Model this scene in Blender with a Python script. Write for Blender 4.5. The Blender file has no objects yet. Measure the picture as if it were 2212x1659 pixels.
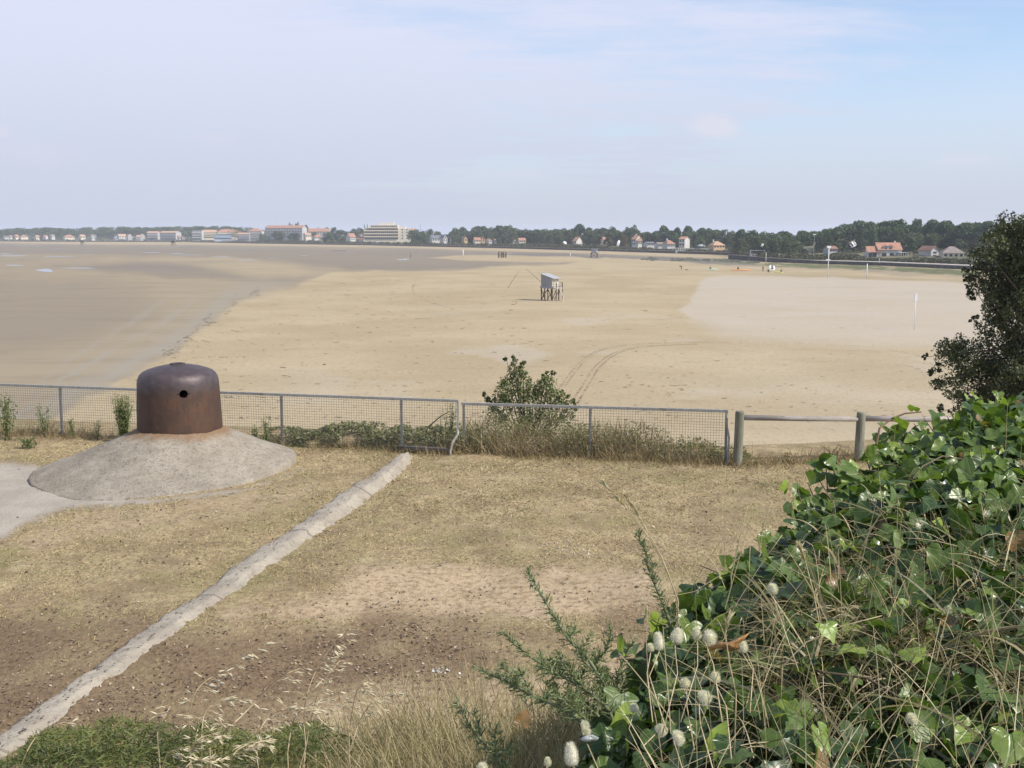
import bpy, bmesh, math, random
import numpy as np
from mathutils import Vector, Matrix, Euler

SC = bpy.context.scene
COL = SC.collection
rad = math.radians

# ------------------------------------------------------------------ camera, sky, sun, exposure
F, CX, CY = 2267.3, 1106.0, 829.5          # photograph measured at 2212 x 1659
PITCH = rad(8.13)
CAM = Vector((0.0, 0.0, 4.1))
SAND = -6.7
cam_d = bpy.data.cameras.new('camera')
cam = bpy.data.objects.new('camera', cam_d)
COL.objects.link(cam)
cam.location = CAM
cam.rotation_euler = (rad(90) - PITCH, 0, 0)
cam_d.sensor_width = 36.0
cam_d.lens = F / 2212.0 * 36.0
cam_d.clip_start = 0.05
cam_d.clip_end = 9000
SC.camera = cam

SUN_AZ = rad(-24)                          # from +X, counter-clockwise: to the right, a little behind the camera
SUN_EL = rad(44)
sd = Vector((math.cos(SUN_AZ) * math.cos(SUN_EL), math.sin(SUN_AZ) * math.cos(SUN_EL), math.sin(SUN_EL)))
sun_d = bpy.data.lights.new('sun', 'SUN')
sun_d.energy = 4.3
sun_d.angle = rad(0.6)
sun_d.color = (1.0, 0.935, 0.83)
sun = bpy.data.objects.new('sun', sun_d)
COL.objects.link(sun)
sun.rotation_euler = sd.to_track_quat('Z', 'Y').to_euler()

W = bpy.data.worlds.new('World')
SC.world = W
W.use_nodes = True
wn, wl = W.node_tree.nodes, W.node_tree.links
wn.clear()
def wnode(t, **k):
    n = wn.new(t)
    for a, b in k.items():
        setattr(n, a, b)
    return n
def wmath(op, a, b=None, c=None):
    n = wnode('ShaderNodeMath', operation=op)
    for i, v in enumerate((a, b, c)):
        if v is None: continue
        if isinstance(v, (int, float)): n.inputs[i].default_value = v
        else: wl.new(v, n.inputs[i])
    return n.outputs[0]
sky = wnode('ShaderNodeTexSky', sky_type='NISHITA')
sky.sun_disc = False
sky.sun_elevation = SUN_EL
sky.sun_rotation = rad(90) - SUN_AZ
sky.air_density = 1.0
sky.dust_density = 0.7
sky.ozone_density = 3.5
tc = wnode('ShaderNodeTexCoord')
sx = wnode('ShaderNodeSeparateXYZ')
wl.new(tc.outputs['Generated'], sx.inputs[0])
zc = wmath('ADD', wmath('MAXIMUM', sx.outputs[2], 0.0), 0.16)
cv = wnode('ShaderNodeCombineXYZ')
wl.new(wmath('DIVIDE', sx.outputs[0], zc), cv.inputs[0])
wl.new(wmath('DIVIDE', sx.outputs[1], zc), cv.inputs[1])
def wnoise(scale, detail, rough, off, stretch=(1, 1, 1), rot=0.0):
    m = wnode('ShaderNodeMapping')
    m.inputs['Location'].default_value = off
    m.inputs['Scale'].default_value = stretch
    m.inputs['Rotation'].default_value = (0, 0, rot)
    wl.new(cv.outputs[0], m.inputs[0])
    n = wnode('ShaderNodeTexNoise')
    n.inputs['Scale'].default_value = scale
    n.inputs['Detail'].default_value = detail
    n.inputs['Roughness'].default_value = rough
    wl.new(m.outputs[0], n.inputs[0])
    return n.outputs[0]
def wramp(v, lo, hi):
    n = wnode('ShaderNodeMapRange', interpolation_type='SMOOTHSTEP')
    wl.new(v, n.inputs[0])
    n.inputs[1].default_value, n.inputs[2].default_value = lo, hi
    return n.outputs[0]
veil = wramp(wmath('ADD', wmath('ADD', wmath('MULTIPLY', wnoise(0.55, 5, 0.55, (3.1, 1.7, 0), (1, .7, 1), .5), 1.0), wmath('MULTIPLY', wnoise(2.2, 8, 0.68, (8.3, 4.1, 0), (.6, 1.8, 1), .4), 0.85)),
                   wmath('MULTIPLY', sx.outputs[0], -0.80)), 0.55, 1.0)
def wramp2(v, lo, hi, a, b):
    n = wnode('ShaderNodeMapRange', interpolation_type='SMOOTHSTEP')
    wl.new(v, n.inputs[0])
    for i, q in enumerate((lo, hi, a, b)): n.inputs[1 + i].default_value = q
    return n.outputs[0]
def puff(px, py, rx, ry):                   # a small cumulus at a compass direction
    d = Vector(((px - CX) / F, 1, 0)); el = (505.5 - py) / F
    az = math.atan2(d.x, 1)
    a = wmath('DIVIDE', wmath('SUBTRACT', wmath('ARCTAN2', sx.outputs[0], sx.outputs[1]), az), rx / F)
    b = wmath('DIVIDE', wmath('SUBTRACT', sx.outputs[2], math.sin(el)), ry / F)
    r = wmath('SQRT', wmath('ADD', wmath('MULTIPLY', a, a), wmath('MULTIPLY', b, b)))
    r = wmath('ADD', r, wmath('MULTIPLY', wmath('SUBTRACT', pn, 0.5), 2.6))
    return wramp2(r, 0.35, 1.25, 1.0, 0.0)
mpp = wnode('ShaderNodeMapping'); mpp.inputs['Scale'].default_value = (1, 1, 1.7)
wl.new(tc.outputs['Generated'], mpp.inputs[0])
pnn = wnode('ShaderNodeTexNoise'); pnn.inputs['Scale'].default_value = 24; pnn.inputs['Detail'].default_value = 6; pnn.inputs['Roughness'].default_value = .62
wl.new(mpp.outputs[0], pnn.inputs[0]); pn = pnn.outputs[0]
puffs = None
for a in ((1525, 285, 60, 28, 1.0), (2090, 362, 100, 15, .5), (90, 352, 90, 22, .4), (15, 312, 36, 16, .5), (478, 314, 40, 10, .35), (1100, 378, 90, 10, .3)):
    q = wmath('MULTIPLY', puff(*a[:4]), a[4])
    puffs = q if puffs is None else wmath('MAXIMUM', puffs, q)
lowz = wmath('MULTIPLY', wramp2(sx.outputs[2], 0.0, 0.24, 1.0, 0.0), 0.92)
veil = wmath('MULTIPLY', wmath('MAXIMUM', wmath('ADD', wmath('MULTIPLY', veil, 0.74), 0.22), lowz), wramp2(sx.outputs[2], 0.24, 0.55, 1.0, 0.25))  # cloud veil thinned overhead, out of view, to lower the ambient light
mix1 = wnode('ShaderNodeMix', data_type='RGBA')
wl.new(veil, mix1.inputs[0])
wl.new(sky.outputs[0], mix1.inputs[6])
SKYV = (4.12, 4.32, 5.25, 1)
skc = wnode('ShaderNodeMix', data_type='RGBA')
wl.new(wramp2(sx.outputs[2], 0.0, 0.2, 0.0, 1.0), skc.inputs[0])
skc.inputs[6].default_value = (3.25, 3.52, 4.25, 1)
skc.inputs[7].default_value = SKYV
wl.new(skc.outputs[2], mix1.inputs[7])
mix2 = wnode('ShaderNodeMix', data_type='RGBA')
wl.new(wmath('MULTIPLY', puffs, 0.7), mix2.inputs[0])
wl.new(mix1.outputs[2], mix2.inputs[6])
mix2.inputs[7].default_value = (4.25, 4.2, 4.75, 1)
bg = wnode('ShaderNodeBackground')
bg.inputs[1].default_value = 0.15
wl.new(mix2.outputs[2], bg.inputs[0])
wo = wnode('ShaderNodeOutputWorld')
wl.new(bg.outputs[0], wo.inputs[0])

SC.view_settings.view_transform = 'Standard'
SC.view_settings.look = 'None'
SC.view_settings.exposure = 0.26
SC.view_settings.gamma = 1.0
SC.render.engine = 'CYCLES'
SC.cycles.use_denoising = True
SC.cycles.max_bounces = 8
SC.cycles.volume_bounces = 1
SC.cycles.transparent_max_bounces = 8

# ------------------------------------------------------------------ pixel -> place
def ray(xd, yd):
    u, v = (xd - CX) / F, -(yd - CY) / F
    return Vector((u, math.cos(PITCH) + v * math.sin(PITCH), -math.sin(PITCH) + v * math.cos(PITCH)))
def at(xd, yd, Y):
    r = ray(xd, yd)
    return CAM + r * (Y / r.y)
def gnd(xd, yd, z=SAND):
    r = ray(xd, yd)
    return CAM + r * ((z - CAM.z) / r.z)
def project(x, y, z):
    """numpy: place -> photograph coordinates"""
    dz = z - CAM.z
    c, s = math.cos(PITCH), math.sin(PITCH)
    f = y * c - dz * s
    f = np.maximum(f, 0.01)
    u = x / f
    v = (y * s + dz * c) / f
    return CX + u * F, CY - v * F

# ------------------------------------------------------------------ helpers: tagging
def tag(o, label=None, cat=None, group=None, kind=None):
    if label: o['label'] = label
    if cat: o['category'] = cat
    if group: o['group'] = group
    if kind: o['kind'] = kind
    return o
def thing(name, label, cat, loc=(0, 0, 0), rz=0.0, group=None):
    o = bpy.data.objects.new(name, None)
    COL.objects.link(o)
    o.location = loc
    o.rotation_euler = (0, 0, rz)
    o.empty_display_size = 0.2
    return tag(o, label, cat, group)
KIDS = {}
def link(name, me, parent=None):
    o = bpy.data.objects.new(name, me)
    COL.objects.link(o)
    if parent is not None:
        o.parent = parent
        KIDS.setdefault(parent.name, []).append(o)
    return o
def dup(src, loc, rz=0.0, scale=(1, 1, 1), label=None, group=None):
    r = src.copy()
    COL.objects.link(r)
    r.location = loc
    r.rotation_euler = (0, 0, rz)
    r.scale = scale
    if label: r['label'] = label
    if group: r['group'] = group
    for ch in KIDS.get(src.name, []):
        c = ch.copy()
        COL.objects.link(c)
        c.parent = r
        KIDS.setdefault(r.name, []).append(c)
        for g in KIDS.get(ch.name, []):
            d = g.copy()
            COL.objects.link(d)
            d.parent = c
    return r

# ------------------------------------------------------------------ helpers: meshes
def mesh_np(name, V, faces, mat, parent=None, attrs=None, smooth=False, mats=None, mi=None):
    """V (N,3); faces (M,k) one face size, or list of such arrays"""
    fl = faces if isinstance(faces, list) else [faces]
    fl = [np.asarray(f, dtype=np.int32) for f in fl if len(f)]
    me = bpy.data.meshes.new(name)
    V = np.asarray(V, dtype=np.float32)
    me.vertices.add(len(V))
    me.vertices.foreach_set('co', V.ravel())
    nl = sum(f.size for f in fl)
    nf = sum(len(f) for f in fl)
    me.loops.add(nl)
    me.loops.foreach_set('vertex_index', np.concatenate([f.ravel() for f in fl]))
    me.polygons.add(nf)
    tot = np.concatenate([np.full(len(f), f.shape[1], dtype=np.int32) for f in fl])
    st = np.concatenate([[0], np.cumsum(tot)[:-1]]).astype(np.int32)
    me.polygons.foreach_set('loop_start', st)
    if smooth:
        me.polygons.foreach_set('use_smooth', np.ones(nf, dtype=bool))
    for m in (mats or [mat]):
        me.materials.append(m)
    if mi is not None:
        me.polygons.foreach_set('material_index', np.asarray(mi, dtype=np.int32))
    for k, v in (attrs or {}).items():
        a = me.attributes.new(k, 'FLOAT', 'POINT')
        a.data.foreach_set('value', np.asarray(v, dtype=np.float32))
    me.update(calc_edges=True)
    me.validate()
    return link(name, me, parent)

class MB:
    """collects boxes, tubes, prisms and lathes into one mesh"""
    def __init__(self):
        self.v, self.f, self.m = [], [], []
    def add(self, vs, fs, mi=0):
        b = len(self.v)
        self.v += [tuple(p) for p in vs]
        self.f += [[i + b for i in f] for f in fs]
        self.m += [mi] * len(fs)
        return self
    def box(self, c, s, rz=0.0, mi=0, M=None):
        hx, hy, hz = s[0] / 2, s[1] / 2, s[2] / 2
        R = Matrix.Rotation(rz, 3, 'Z') if M is None else M
        vs = [Vector(c) + R @ Vector((x * hx, y * hy, z * hz)) for x in (-1, 1) for y in (-1, 1) for z in (-1, 1)]
        return self.add(vs, [(0, 1, 3, 2), (4, 6, 7, 5), (0, 4, 5, 1), (2, 3, 7, 6), (0, 2, 6, 4), (1, 5, 7, 3)], mi)
    def bar(self, a, b, w, h=None, mi=0):
        a, b = Vector(a), Vector(b)
        d = b - a
        M = d.to_track_quat('Z', 'Y').to_matrix()
        return self.box((a + b) / 2, (w, h or w, d.length), mi=mi, M=M)
    def tube(self, pts, r, n=6, cap=True, mi=0):
        pts = [Vector(p) for p in pts]
        rs = list(r) if hasattr(r, '__len__') else [r] * len(pts)
        vs, fs = [], []
        up = None
        for i, p in enumerate(pts):
            d = (pts[min(i + 1, len(pts) - 1)] - pts[max(i - 1, 0)]).normalized()
            if up is None:
                up = Vector((0, 0, 1)) if abs(d.z) < .9 else Vector((1, 0, 0))
            x = d.cross(up).normalized()
            y = d.cross(x).normalized()
            up = -y if False else up
            for k in range(n):
                a = 2 * math.pi * k / n
                vs.append(p + (x * math.cos(a) + y * math.sin(a)) * rs[i])
        for i in range(len(pts) - 1):
            for k in range(n):
                fs.append((i * n + k, i * n + (k + 1) % n, (i + 1) * n + (k + 1) % n, (i + 1) * n + k))
        if cap:
            fs.append(tuple(range(n - 1, -1, -1)))
            fs.append(tuple((len(pts) - 1) * n + k for k in range(n)))
        return self.add(vs, fs, mi)
    def lathe(self, prof, n=24, c=(0, 0, 0), mi=0):
        vs, fs = [], []
        for r, z in prof:
            for k in range(n):
                a = 2 * math.pi * k / n
                vs.append((c[0] + r * math.cos(a), c[1] + r * math.sin(a), c[2] + z))
        for i in range(len(prof) - 1):
            for k in range(n):
                fs.append((i * n + k, i * n + (k + 1) % n, (i + 1) * n + (k + 1) % n, (i + 1) * n + k))
        return self.add(vs, fs, mi)
    def prism(self, poly, z0, z1, mi=0):
        n = len(poly)
        vs = [(x, y, z0) for x, y in poly] + [(x, y, z1) for x, y in poly]
        fs = [tuple(range(n - 1, -1, -1)), tuple(range(n, 2 * n))]
        fs += [(i, (i + 1) % n, n + (i + 1) % n, n + i) for i in range(n)]
        return self.add(vs, fs, mi)
    def build(self, name, mat, parent=None, smooth=False, mats=None):
        me = bpy.data.meshes.new(name)
        me.from_pydata(self.v, [], self.f)
        for m in (mats or [mat]):
            me.materials.append(m)
        me.polygons.foreach_set('material_index', np.array(self.m, dtype=np.int32))
        if smooth:
            me.polygons.foreach_set('use_smooth', np.ones(len(self.f), dtype=bool))
        me.update()
        return link(name, me, parent)

def rng_of(s): return np.random.default_rng(s)
def unit(a): return a / np.maximum(np.linalg.norm(a, axis=-1, keepdims=True), 1e-9)

def ribbons(base, d0, L, bend, w, seg=4, side=None, rng=None, taper=1.0):
    """grass blades and the like: strips that start at base along d0 and sag by bend"""
    N = len(base)
    t = np.linspace(0, 1, seg + 1)[None, :, None]
    L = np.asarray(L)[:, None, None]
    g = np.array([0, 0, -1.0])[None, None, :]
    P = base[:, None, :] + L * (t * d0[:, None, :] + t ** 2 * np.asarray(bend)[:, None, None] * g)
    if side is None:
        side = unit(np.cross(d0, rng.normal(size=(N, 3))))
    ww = np.asarray(w)[:, None, None] * (1 - taper * .92 * t ** 1.6) * .5
    A, B = P - side[:, None, :] * ww, P + side[:, None, :] * ww
    V = np.stack([A, B], axis=2).reshape(N * (seg + 1) * 2, 3)
    b = (np.arange(N) * (seg + 1) * 2)[:, None] + (np.arange(seg) * 2)[None, :]
    Fc = np.stack([b, b + 1, b + 3, b + 2], axis=-1).reshape(-1, 4)
    return V, Fc
def rep(a, k): return np.repeat(np.asarray(a), k)

def leaf_quads(C, size, rng, nrm=None, jit=0.9, aspect=0.62):
    """pointed leaves (rhombs) at the points C"""
    N = len(C)
    if nrm is None:
        n = unit(rng.normal(size=(N, 3)))
    else:
        n = unit(nrm + rng.normal(size=(N, 3)) * jit)
    a = unit(np.cross(n, rng.normal(size=(N, 3))))
    b = np.cross(n, a)
    s = (size * rng.uniform(.7, 1.3, N))[:, None] if np.isscalar(size) else size[:, None]
    V = np.stack([C - a * s * .5, C - b * s * .5 * aspect + n * s * .08, C + a * s * .5, C + b * s * .5 * aspect + n * s * .08], axis=1).reshape(-1, 3)
    Fc = np.arange(N * 4).reshape(N, 4)
    return V, Fc

# simple value noise for placing things
def vnoise(x, y, seed=0):
    x, y = np.asarray(x, dtype=float), np.asarray(y, dtype=float)
    xi, yi = np.floor(x).astype(np.int64), np.floor(y).astype(np.int64)
    fx, fy = x - xi, y - yi
    fx, fy = fx * fx * (3 - 2 * fx), fy * fy * (3 - 2 * fy)
    def h(a, b):
        n = (a * 374761393 + b * 668265263 + seed * 1442695041) & 0x7fffffff
        n = ((n ^ (n >> 13)) * 1274126177) & 0x7fffffff
        return ((n ^ (n >> 16)) & 0xffff) / 65535.0
    return (h(xi, yi) * (1 - fx) + h(xi + 1, yi) * fx) * (1 - fy) + (h(xi, yi + 1) * (1 - fx) + h(xi + 1, yi + 1) * fx) * fy
def fbm(x, y, seed=0, o=4):
    s, a, t = 0, 1.0, 0
    for k in range(o):
        s = s + a * vnoise(np.asarray(x) * 2 ** k, np.asarray(y) * 2 ** k, seed + k * 17)
        t += a
        a *= .5
    return s / t
def poly_sd(x, y, poly, ys=1.0):
    """signed distance to a polygon (negative inside), y stretched by ys"""
    x = np.asarray(x, dtype=float); y = np.asarray(y, dtype=float) * ys
    p = [(a, b * ys) for a, b in poly]
    d = np.full(x.shape, 1e18)
    ins = np.zeros(x.shape, dtype=bool)
    for i in range(len(p)):
        (x0, y0), (x1, y1) = p[i], p[(i + 1) % len(p)]
        ex, ey = x1 - x0, y1 - y0
        l2 = ex * ex + ey * ey + 1e-12
        t = np.clip(((x - x0) * ex + (y - y0) * ey) / l2, 0, 1)
        d = np.minimum(d, (x - x0 - t * ex) ** 2 + (y - y0 - t * ey) ** 2)
        c = (y0 > y) != (y1 > y)
        with np.errstate(divide='ignore', invalid='ignore'):
            xx = x0 + (y - y0) * ex / (ey if ey != 0 else 1e-12)
        ins ^= c & (x < xx)
    d = np.sqrt(d)
    return np.where(ins, -d, d)
def sstep(a, lo, hi):
    t = np.clip((np.asarray(a) - lo) / (hi - lo), 0, 1)
    return t * t * (3 - 2 * t)

# ------------------------------------------------------------------ helpers: materials
class NT:
    def __init__(self, name):
        self.m = bpy.data.materials.new(name)
        self.m.use_nodes = True
        self.n, self.l = self.m.node_tree.nodes, self.m.node_tree.links
        self.n.clear()
        self.out = self.n.new('ShaderNodeOutputMaterial')
        self.p = self.n.new('ShaderNodeBsdfPrincipled')
        self.l.new(self.p.outputs[0], self.out.inputs[0])
        self.tc = self.n.new('ShaderNodeTexCoord')
        self._geo = None
    def set(self, node, i, v):
        if v is None: return
        if hasattr(v, 'is_output') or isinstance(v, bpy.types.NodeSocket): self.l.new(v, node.inputs[i])
        else:
            if isinstance(v, tuple) and len(v) == 3 and node.inputs[i].type == 'RGBA': v = (*v, 1)
            node.inputs[i].default_value = v
    def noise(self, scale, detail=4, rough=.55, stretch=None, coord='Object', dist=0.0, off=None):
        n = self.n.new('ShaderNodeTexNoise')
        n.inputs['Scale'].default_value = scale
        n.inputs['Detail'].default_value = detail
        n.inputs['Roughness'].default_value = rough
        n.inputs['Distortion'].default_value = dist
        src = self.tc.outputs[coord] if isinstance(coord, str) else coord
        if stretch or off:
            mp = self.n.new('ShaderNodeMapping')
            mp.inputs['Scale'].default_value = stretch or (1, 1, 1)
            mp.inputs['Location'].default_value = off or (0, 0, 0)
            self.l.new(src, mp.inputs[0]); src = mp.outputs[0]
        self.l.new(src, n.inputs[0])
        return n.outputs[0]
    def vor(self, scale, feature='F1', out=0, stretch=None):
        n = self.n.new('ShaderNodeTexVoronoi')
        n.feature = feature
        n.inputs['Scale'].default_value = scale
        src = self.tc.outputs['Object']
        if stretch:
            mp = self.n.new('ShaderNodeMapping'); mp.inputs['Scale'].default_value = stretch
            self.l.new(src, mp.inputs[0]); src = mp.outputs[0]
        self.l.new(src, n.inputs[0])
        return n.outputs[out]
    def ramp(self, v, lo, hi, a=0.0, b=1.0, smooth=True):
        n = self.n.new('ShaderNodeMapRange')
        if smooth: n.interpolation_type = 'SMOOTHSTEP'
        self.l.new(v, n.inputs[0])
        for i, q in enumerate((lo, hi, a, b)): n.inputs[1 + i].default_value = q
        return n.outputs[0]
    def math(self, op, a, b=None, c=None):
        n = self.n.new('ShaderNodeMath'); n.operation = op
        self.set(n, 0, a); self.set(n, 1, b); self.set(n, 2, c)
        return n.outputs[0]
    def mix(self, f, a, b, mode='MIX'):
        n = self.n.new('ShaderNodeMix'); n.data_type = 'RGBA'; n.blend_type = mode
        self.set(n, 0, f); self.set(n, 6, a); self.set(n, 7, b)
        return n.outputs[2]
    def attr(self, name):
        n = self.n.new('ShaderNodeAttribute'); n.attribute_name = name
        return n.outputs['Fac']
    def xyz(self, coord='Object'):
        s = self.n.new('ShaderNodeSeparateXYZ'); self.l.new(self.tc.outputs[coord], s.inputs[0])
        return s.outputs
    def rand(self):
        return self.n.new('ShaderNodeObjectInfo').outputs['Random']
    def bump(self, h, strength=.4, dist=.02):
        b = self.n.new('ShaderNodeBump')
        b.inputs['Strength'].default_value = strength
        b.inputs['Distance'].default_value = dist
        self.l.new(h, b.inputs['Height'])
        self.l.new(b.outputs[0], self.p.inputs['Normal'])
    def done(self, color=None, rough=.7, metal=0.0, spec=None, transl=0.0):
        self.set(self.p, 'Base Color', color)
        self.set(self.p, 'Roughness', rough)
        self.set(self.p, 'Metallic', metal)
        if spec is not None: self.p.inputs['Specular IOR Level'].default_value = spec
        if transl:
            t = self.n.new('ShaderNodeBsdfTranslucent')
            mx = self.n.new('ShaderNodeMixShader')
            mx.inputs[0].default_value = transl
            tcol = self.mix(1.0, color, (1.1, 1.25, .45), 'MULTIPLY')
            self.l.new(tcol, t.inputs[0])
            self.l.new(self.p.outputs[0], mx.inputs[1]); self.l.new(t.outputs[0], mx.inputs[2])
            self.l.new(mx.outputs[0], self.out.inputs[0])
        return self.m
def speckle(name, c1, c2, scale=6, rough=.8, bump=0.0, bscale=30, spec=None, metal=0.0, stretch=None, lo=.35, hi=.65):
    t = NT(name)
    c = t.mix(t.ramp(t.noise(scale, 6, .6, stretch), lo, hi), c1, c2)
    if bump: t.bump(t.noise(bscale, 5, .6, stretch), bump, .02)
    return t.done(c, rough, metal, spec)
def tinted(name, c1, c2, rough=.6, transl=.25, c3=None, spec=.4, objvar=0.0):
    """foliage: colour from the per-leaf attribute tint"""
    t = NT(name)
    a = t.attr('tint')
    c = t.mix(a, c1, c2)
    if c3: c = t.mix(t.ramp(a, .8, .97), c, c3)
    if objvar:
        c = t.mix(t.math('MULTIPLY', t.rand(), objvar), c, (.10, .085, .04))
    return t.done(c, rough, 0, spec, transl)
# ================================================================== BEACH (one sheet to the horizon)
def sdj(xd, yd, poly, ys, amp, seed, sc=40.0):
    j = (fbm(xd / sc, yd * ys / sc, seed) - .5) * 2 * amp
    return poly_sd(xd, yd, poly, ys) + j
rows = np.concatenate([np.arange(514.6, 640, .6), np.arange(640, 1000, 1.4), np.arange(1000, 1900, 12)])
cols = np.arange(-900, 3120, 6.0)
XD, YD = np.meshgrid(cols, rows)
u, v = (XD - CX) / F, -(YD - CY) / F
rz = -math.sin(PITCH) + v * math.cos(PITCH)
ry = math.cos(PITCH) + v * math.sin(PITCH)
T = (SAND - CAM.z) / rz
BX, BY = u * T, ry * T
xd, yd = XD.ravel(), YD.ravel()
bx, by = BX.ravel(), BY.ravel()
# wet flats: above the curve
cx_ = [-900, 0, 150, 250, 334, 387, 422, 475, 510, 562, 633, 668, 721, 803, 890, 960, 1106, 1206, 1260, 1306, 1406, 1506, 1560, 1659, 1760, 1884, 1960, 3100]
cy_ = [1300, 985, 880, 830, 785, 757, 722, 683, 655, 637, 623, 606, 589, 586, 588, 587, 575, 573, 563, 557, 562, 569, 573, 577, 581, 588, 596, 606]
yb = np.interp(xd, cx_, cy_) + (fbm(xd / 45, yd / 9, 3) - .5) * np.clip((yd - 520) * .16, 1, 22)
sx_ = [-900, 0, 175, 400, 553, 850, 1106, 1306, 1406, 1506, 1570, 1660, 1900, 2100, 3100]
sy_ = [523, 524, 528, 528.5, 530.5, 535, 542.5, 548.5, 552.5, 556.5, 559, 576, 577, 588, 650]
yt = np.interp(xd, sx_, sy_)
soft = np.clip((yd - 515) * .055, .8, 9)
wet = sstep(yb - yd, -soft, soft) * sstep(yd - yt, -1.0, 1.0)
tongue = [(930, 557), (985, 552.5), (1050, 551), (1106, 552.5), (1240, 555), (1300, 560), (1230, 566), (1150, 566.5), (1050, 564), (985, 561)]
wet *= sstep(sdj(xd, yd, tongue, 3, 5, 5), -5, 5)
spur = [(470, 572), (560, 566), (640, 572), (690, 590), (640, 604), (560, 604), (520, 592)]
wet *= 1 - .3 * (1 - sstep(sdj(xd, yd, spur, 3, 16, 6), -30, 12))
grey = sstep(yd, 640, 560) * .75
damp = np.clip(wet, 0, 1)
streak = fbm(bx / 150 + 9, by / 42, 8, 5) + .5 * (fbm(bx / 260 + 3, by / 90, 18, 3) - .5)
g2 = sstep(sdj(xd, yd, [(-900, 578), (60, 580), (200, 584), (330, 596), (460, 601), (600, 588), (640, 566), (500, 560), (250, 556), (-900, 545)], 2, 10, 12), 12, -10)
tone = damp * np.clip(.36 + .80 * (streak - .5) * 2 + .5 * grey + .22 * g2, 0, 1)
# the painted-out lie of the flats: darker where water stands, paler on the rises
def lie(poly, ys, amp, seed, soft_, v):
    return v * sstep(sdj(xd, yd, poly, ys, amp, seed, 60), soft_, -soft_)
tone = .22 + .35 * (streak - .5) * sstep(yd, 720, 600)
tone = tone + lie([(-900, 600), (120, 596), (300, 618), (350, 660), (260, 715), (60, 760), (-900, 900)], 1.5, 30, 12, 55, .34)
tone = tone + lie([(120, 574), (330, 566), (470, 578), (620, 590), (700, 600), (640, 610), (540, 606), (420, 602), (250, 590)], 2.2, 12, 14, 16, .50)
tone = tone + lie([(-900, 526), (300, 529), (620, 533), (900, 537), (1106, 545), (1560, 560), (1560, 572), (1106, 572), (900, 588), (760, 584), (640, 566), (480, 556), (200, 562), (-900, 572)], 2.5, 14, 15, 14, .46)
tone = tone - lie([(-900, 551), (150, 549), (420, 553), (600, 561), (420, 563), (200, 562), (-900, 563)], 3, 10, 16, 7, .30)
tone = tone - lie([(430, 574), (520, 566), (600, 570), (660, 590), (640, 602), (540, 600), (470, 588)], 2.5, 10, 17, 16, .40)
tone = tone + lie([(1106, 544), (1306, 549), (1440, 555), (1600, 563), (1700, 577), (1900, 586), (1900, 594), (1700, 588), (1500, 572), (1306, 561), (1106, 560)], 3, 6, 18, 8, .5)
tone = np.clip(tone, 0, 1) * damp
yrun = yb - yd
pale_p = [(1590, 594), (1700, 597), (1800, 599), (1960, 605), (2100, 611), (2700, 640), (2700, 860), (2110, 790), (2000, 748), (1800, 742), (1640, 735), (1560, 722), (1512, 695), (1462, 668), (1497, 655), (1496, 640), (1505, 622), (1512, 607), (1537, 598)]
sdp = sdj(xd, yd, pale_p, 2.0, 10, 21, 60)
pale = sstep(sdp, np.where(yd > 690, 45, 6), np.where(yd > 690, -45, -6))
pale = pale * (.72 + .5 * (fbm(bx / 14, by / 9, 31) - .3))
pale = np.maximum(pale, .42 * sstep(xd, 1000, 2000) * sstep(yd, 690, 800) * fbm(bx / 7, by / 5, 33))
pale = np.maximum(pale, .5 * sstep(fbm(bx / 9, by / 12, 35), .56, .72) * sstep(yd, 640, 720) * sstep(xd, 400, 900))
run2 = np.exp(-((yrun - 26) / 24.0) ** 2) * sstep(yd, 585, 650) * (wet > .02) * (.55 + .9 * (fbm(xd / 70, (yd + xd * .55) / 16, 19) - .2)) * .9
run2 = np.maximum(run2, .8 * np.maximum(np.exp(-((yrun - 78 - (xd - 300) * .05) / 7.0) ** 2), .7 * np.exp(-((yrun - 118 - (xd - 300) * .10) / 6.0) ** 2)) * sstep(yd, 600, 660) * fbm(xd / 90, yd / 30, 20) * 1.6)
# weed-green strips at the right shore
green = sstep(sdj(xd, yd, [(1480, 561), (1659, 567), (1860, 573), (2000, 579), (2120, 587), (2120, 597), (1980, 590), (1890, 582), (1800, 580), (1659, 575), (1560, 567)], 3, 9, 41, 25), 5, -5)
green *= sstep(fbm(xd / 30, yd / 2.5, 43), .15, .42)
rim = np.exp(-((yd - np.interp(xd, [1590, 1700, 1960, 2100, 2600], [591, 594, 603, 609, 634])) / 3.0) ** 2) * sstep(xd, 1500, 1700)
nr, nc = XD.shape
idx = np.arange(nr * nc).reshape(nr, nc)
Fc = np.stack([idx[1:, :-1], idx[1:, 1:], idx[:-1, 1:], idx[:-1, :-1]], axis=-1).reshape(-1, 4)
t = NT('sand')
far = t.attr('far')
n1 = t.noise(.45, 8, .68)
n2 = t.noise(2.6, 5, .6, (1, .8, 1))
n3 = t.noise(.06, 5, .55)
vor = t.vor(2.1)
dry = t.mix(t.ramp(n3, .35, .66), (.372, .296, .184), (.432, .350, .226))
dry = t.mix(t.math('MULTIPLY', t.ramp(n1, .56, .74), .34), dry, (.30, .23, .145))
pit = t.math('MULTIPLY', t.ramp(n2, .54, .68), .42)
dry = t.mix(pit, dry, (.27, .21, .13))
dry = t.mix(t.math('MULTIPLY', t.ramp(t.noise(1.1, 7, .72, (.16, 1, 1), off=(7, 3, 0)), .55, .68), .42), dry, (.25, .19, .115))
fleck = t.ramp(t.noise(5.5, 5, .72, (1, .7, 1), off=(2, 9, 0)), .53, .66)
dry = t.mix(t.math('MULTIPLY', fleck, t.ramp(n3, .3, .6, .30, .55)), dry, (.255, .195, .12))
dry = t.mix(t.math('MULTIPLY', t.attr('pale'), t.ramp(n1, .2, .8, 1.0, .75)), dry, (.445, .392, .318))
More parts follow.
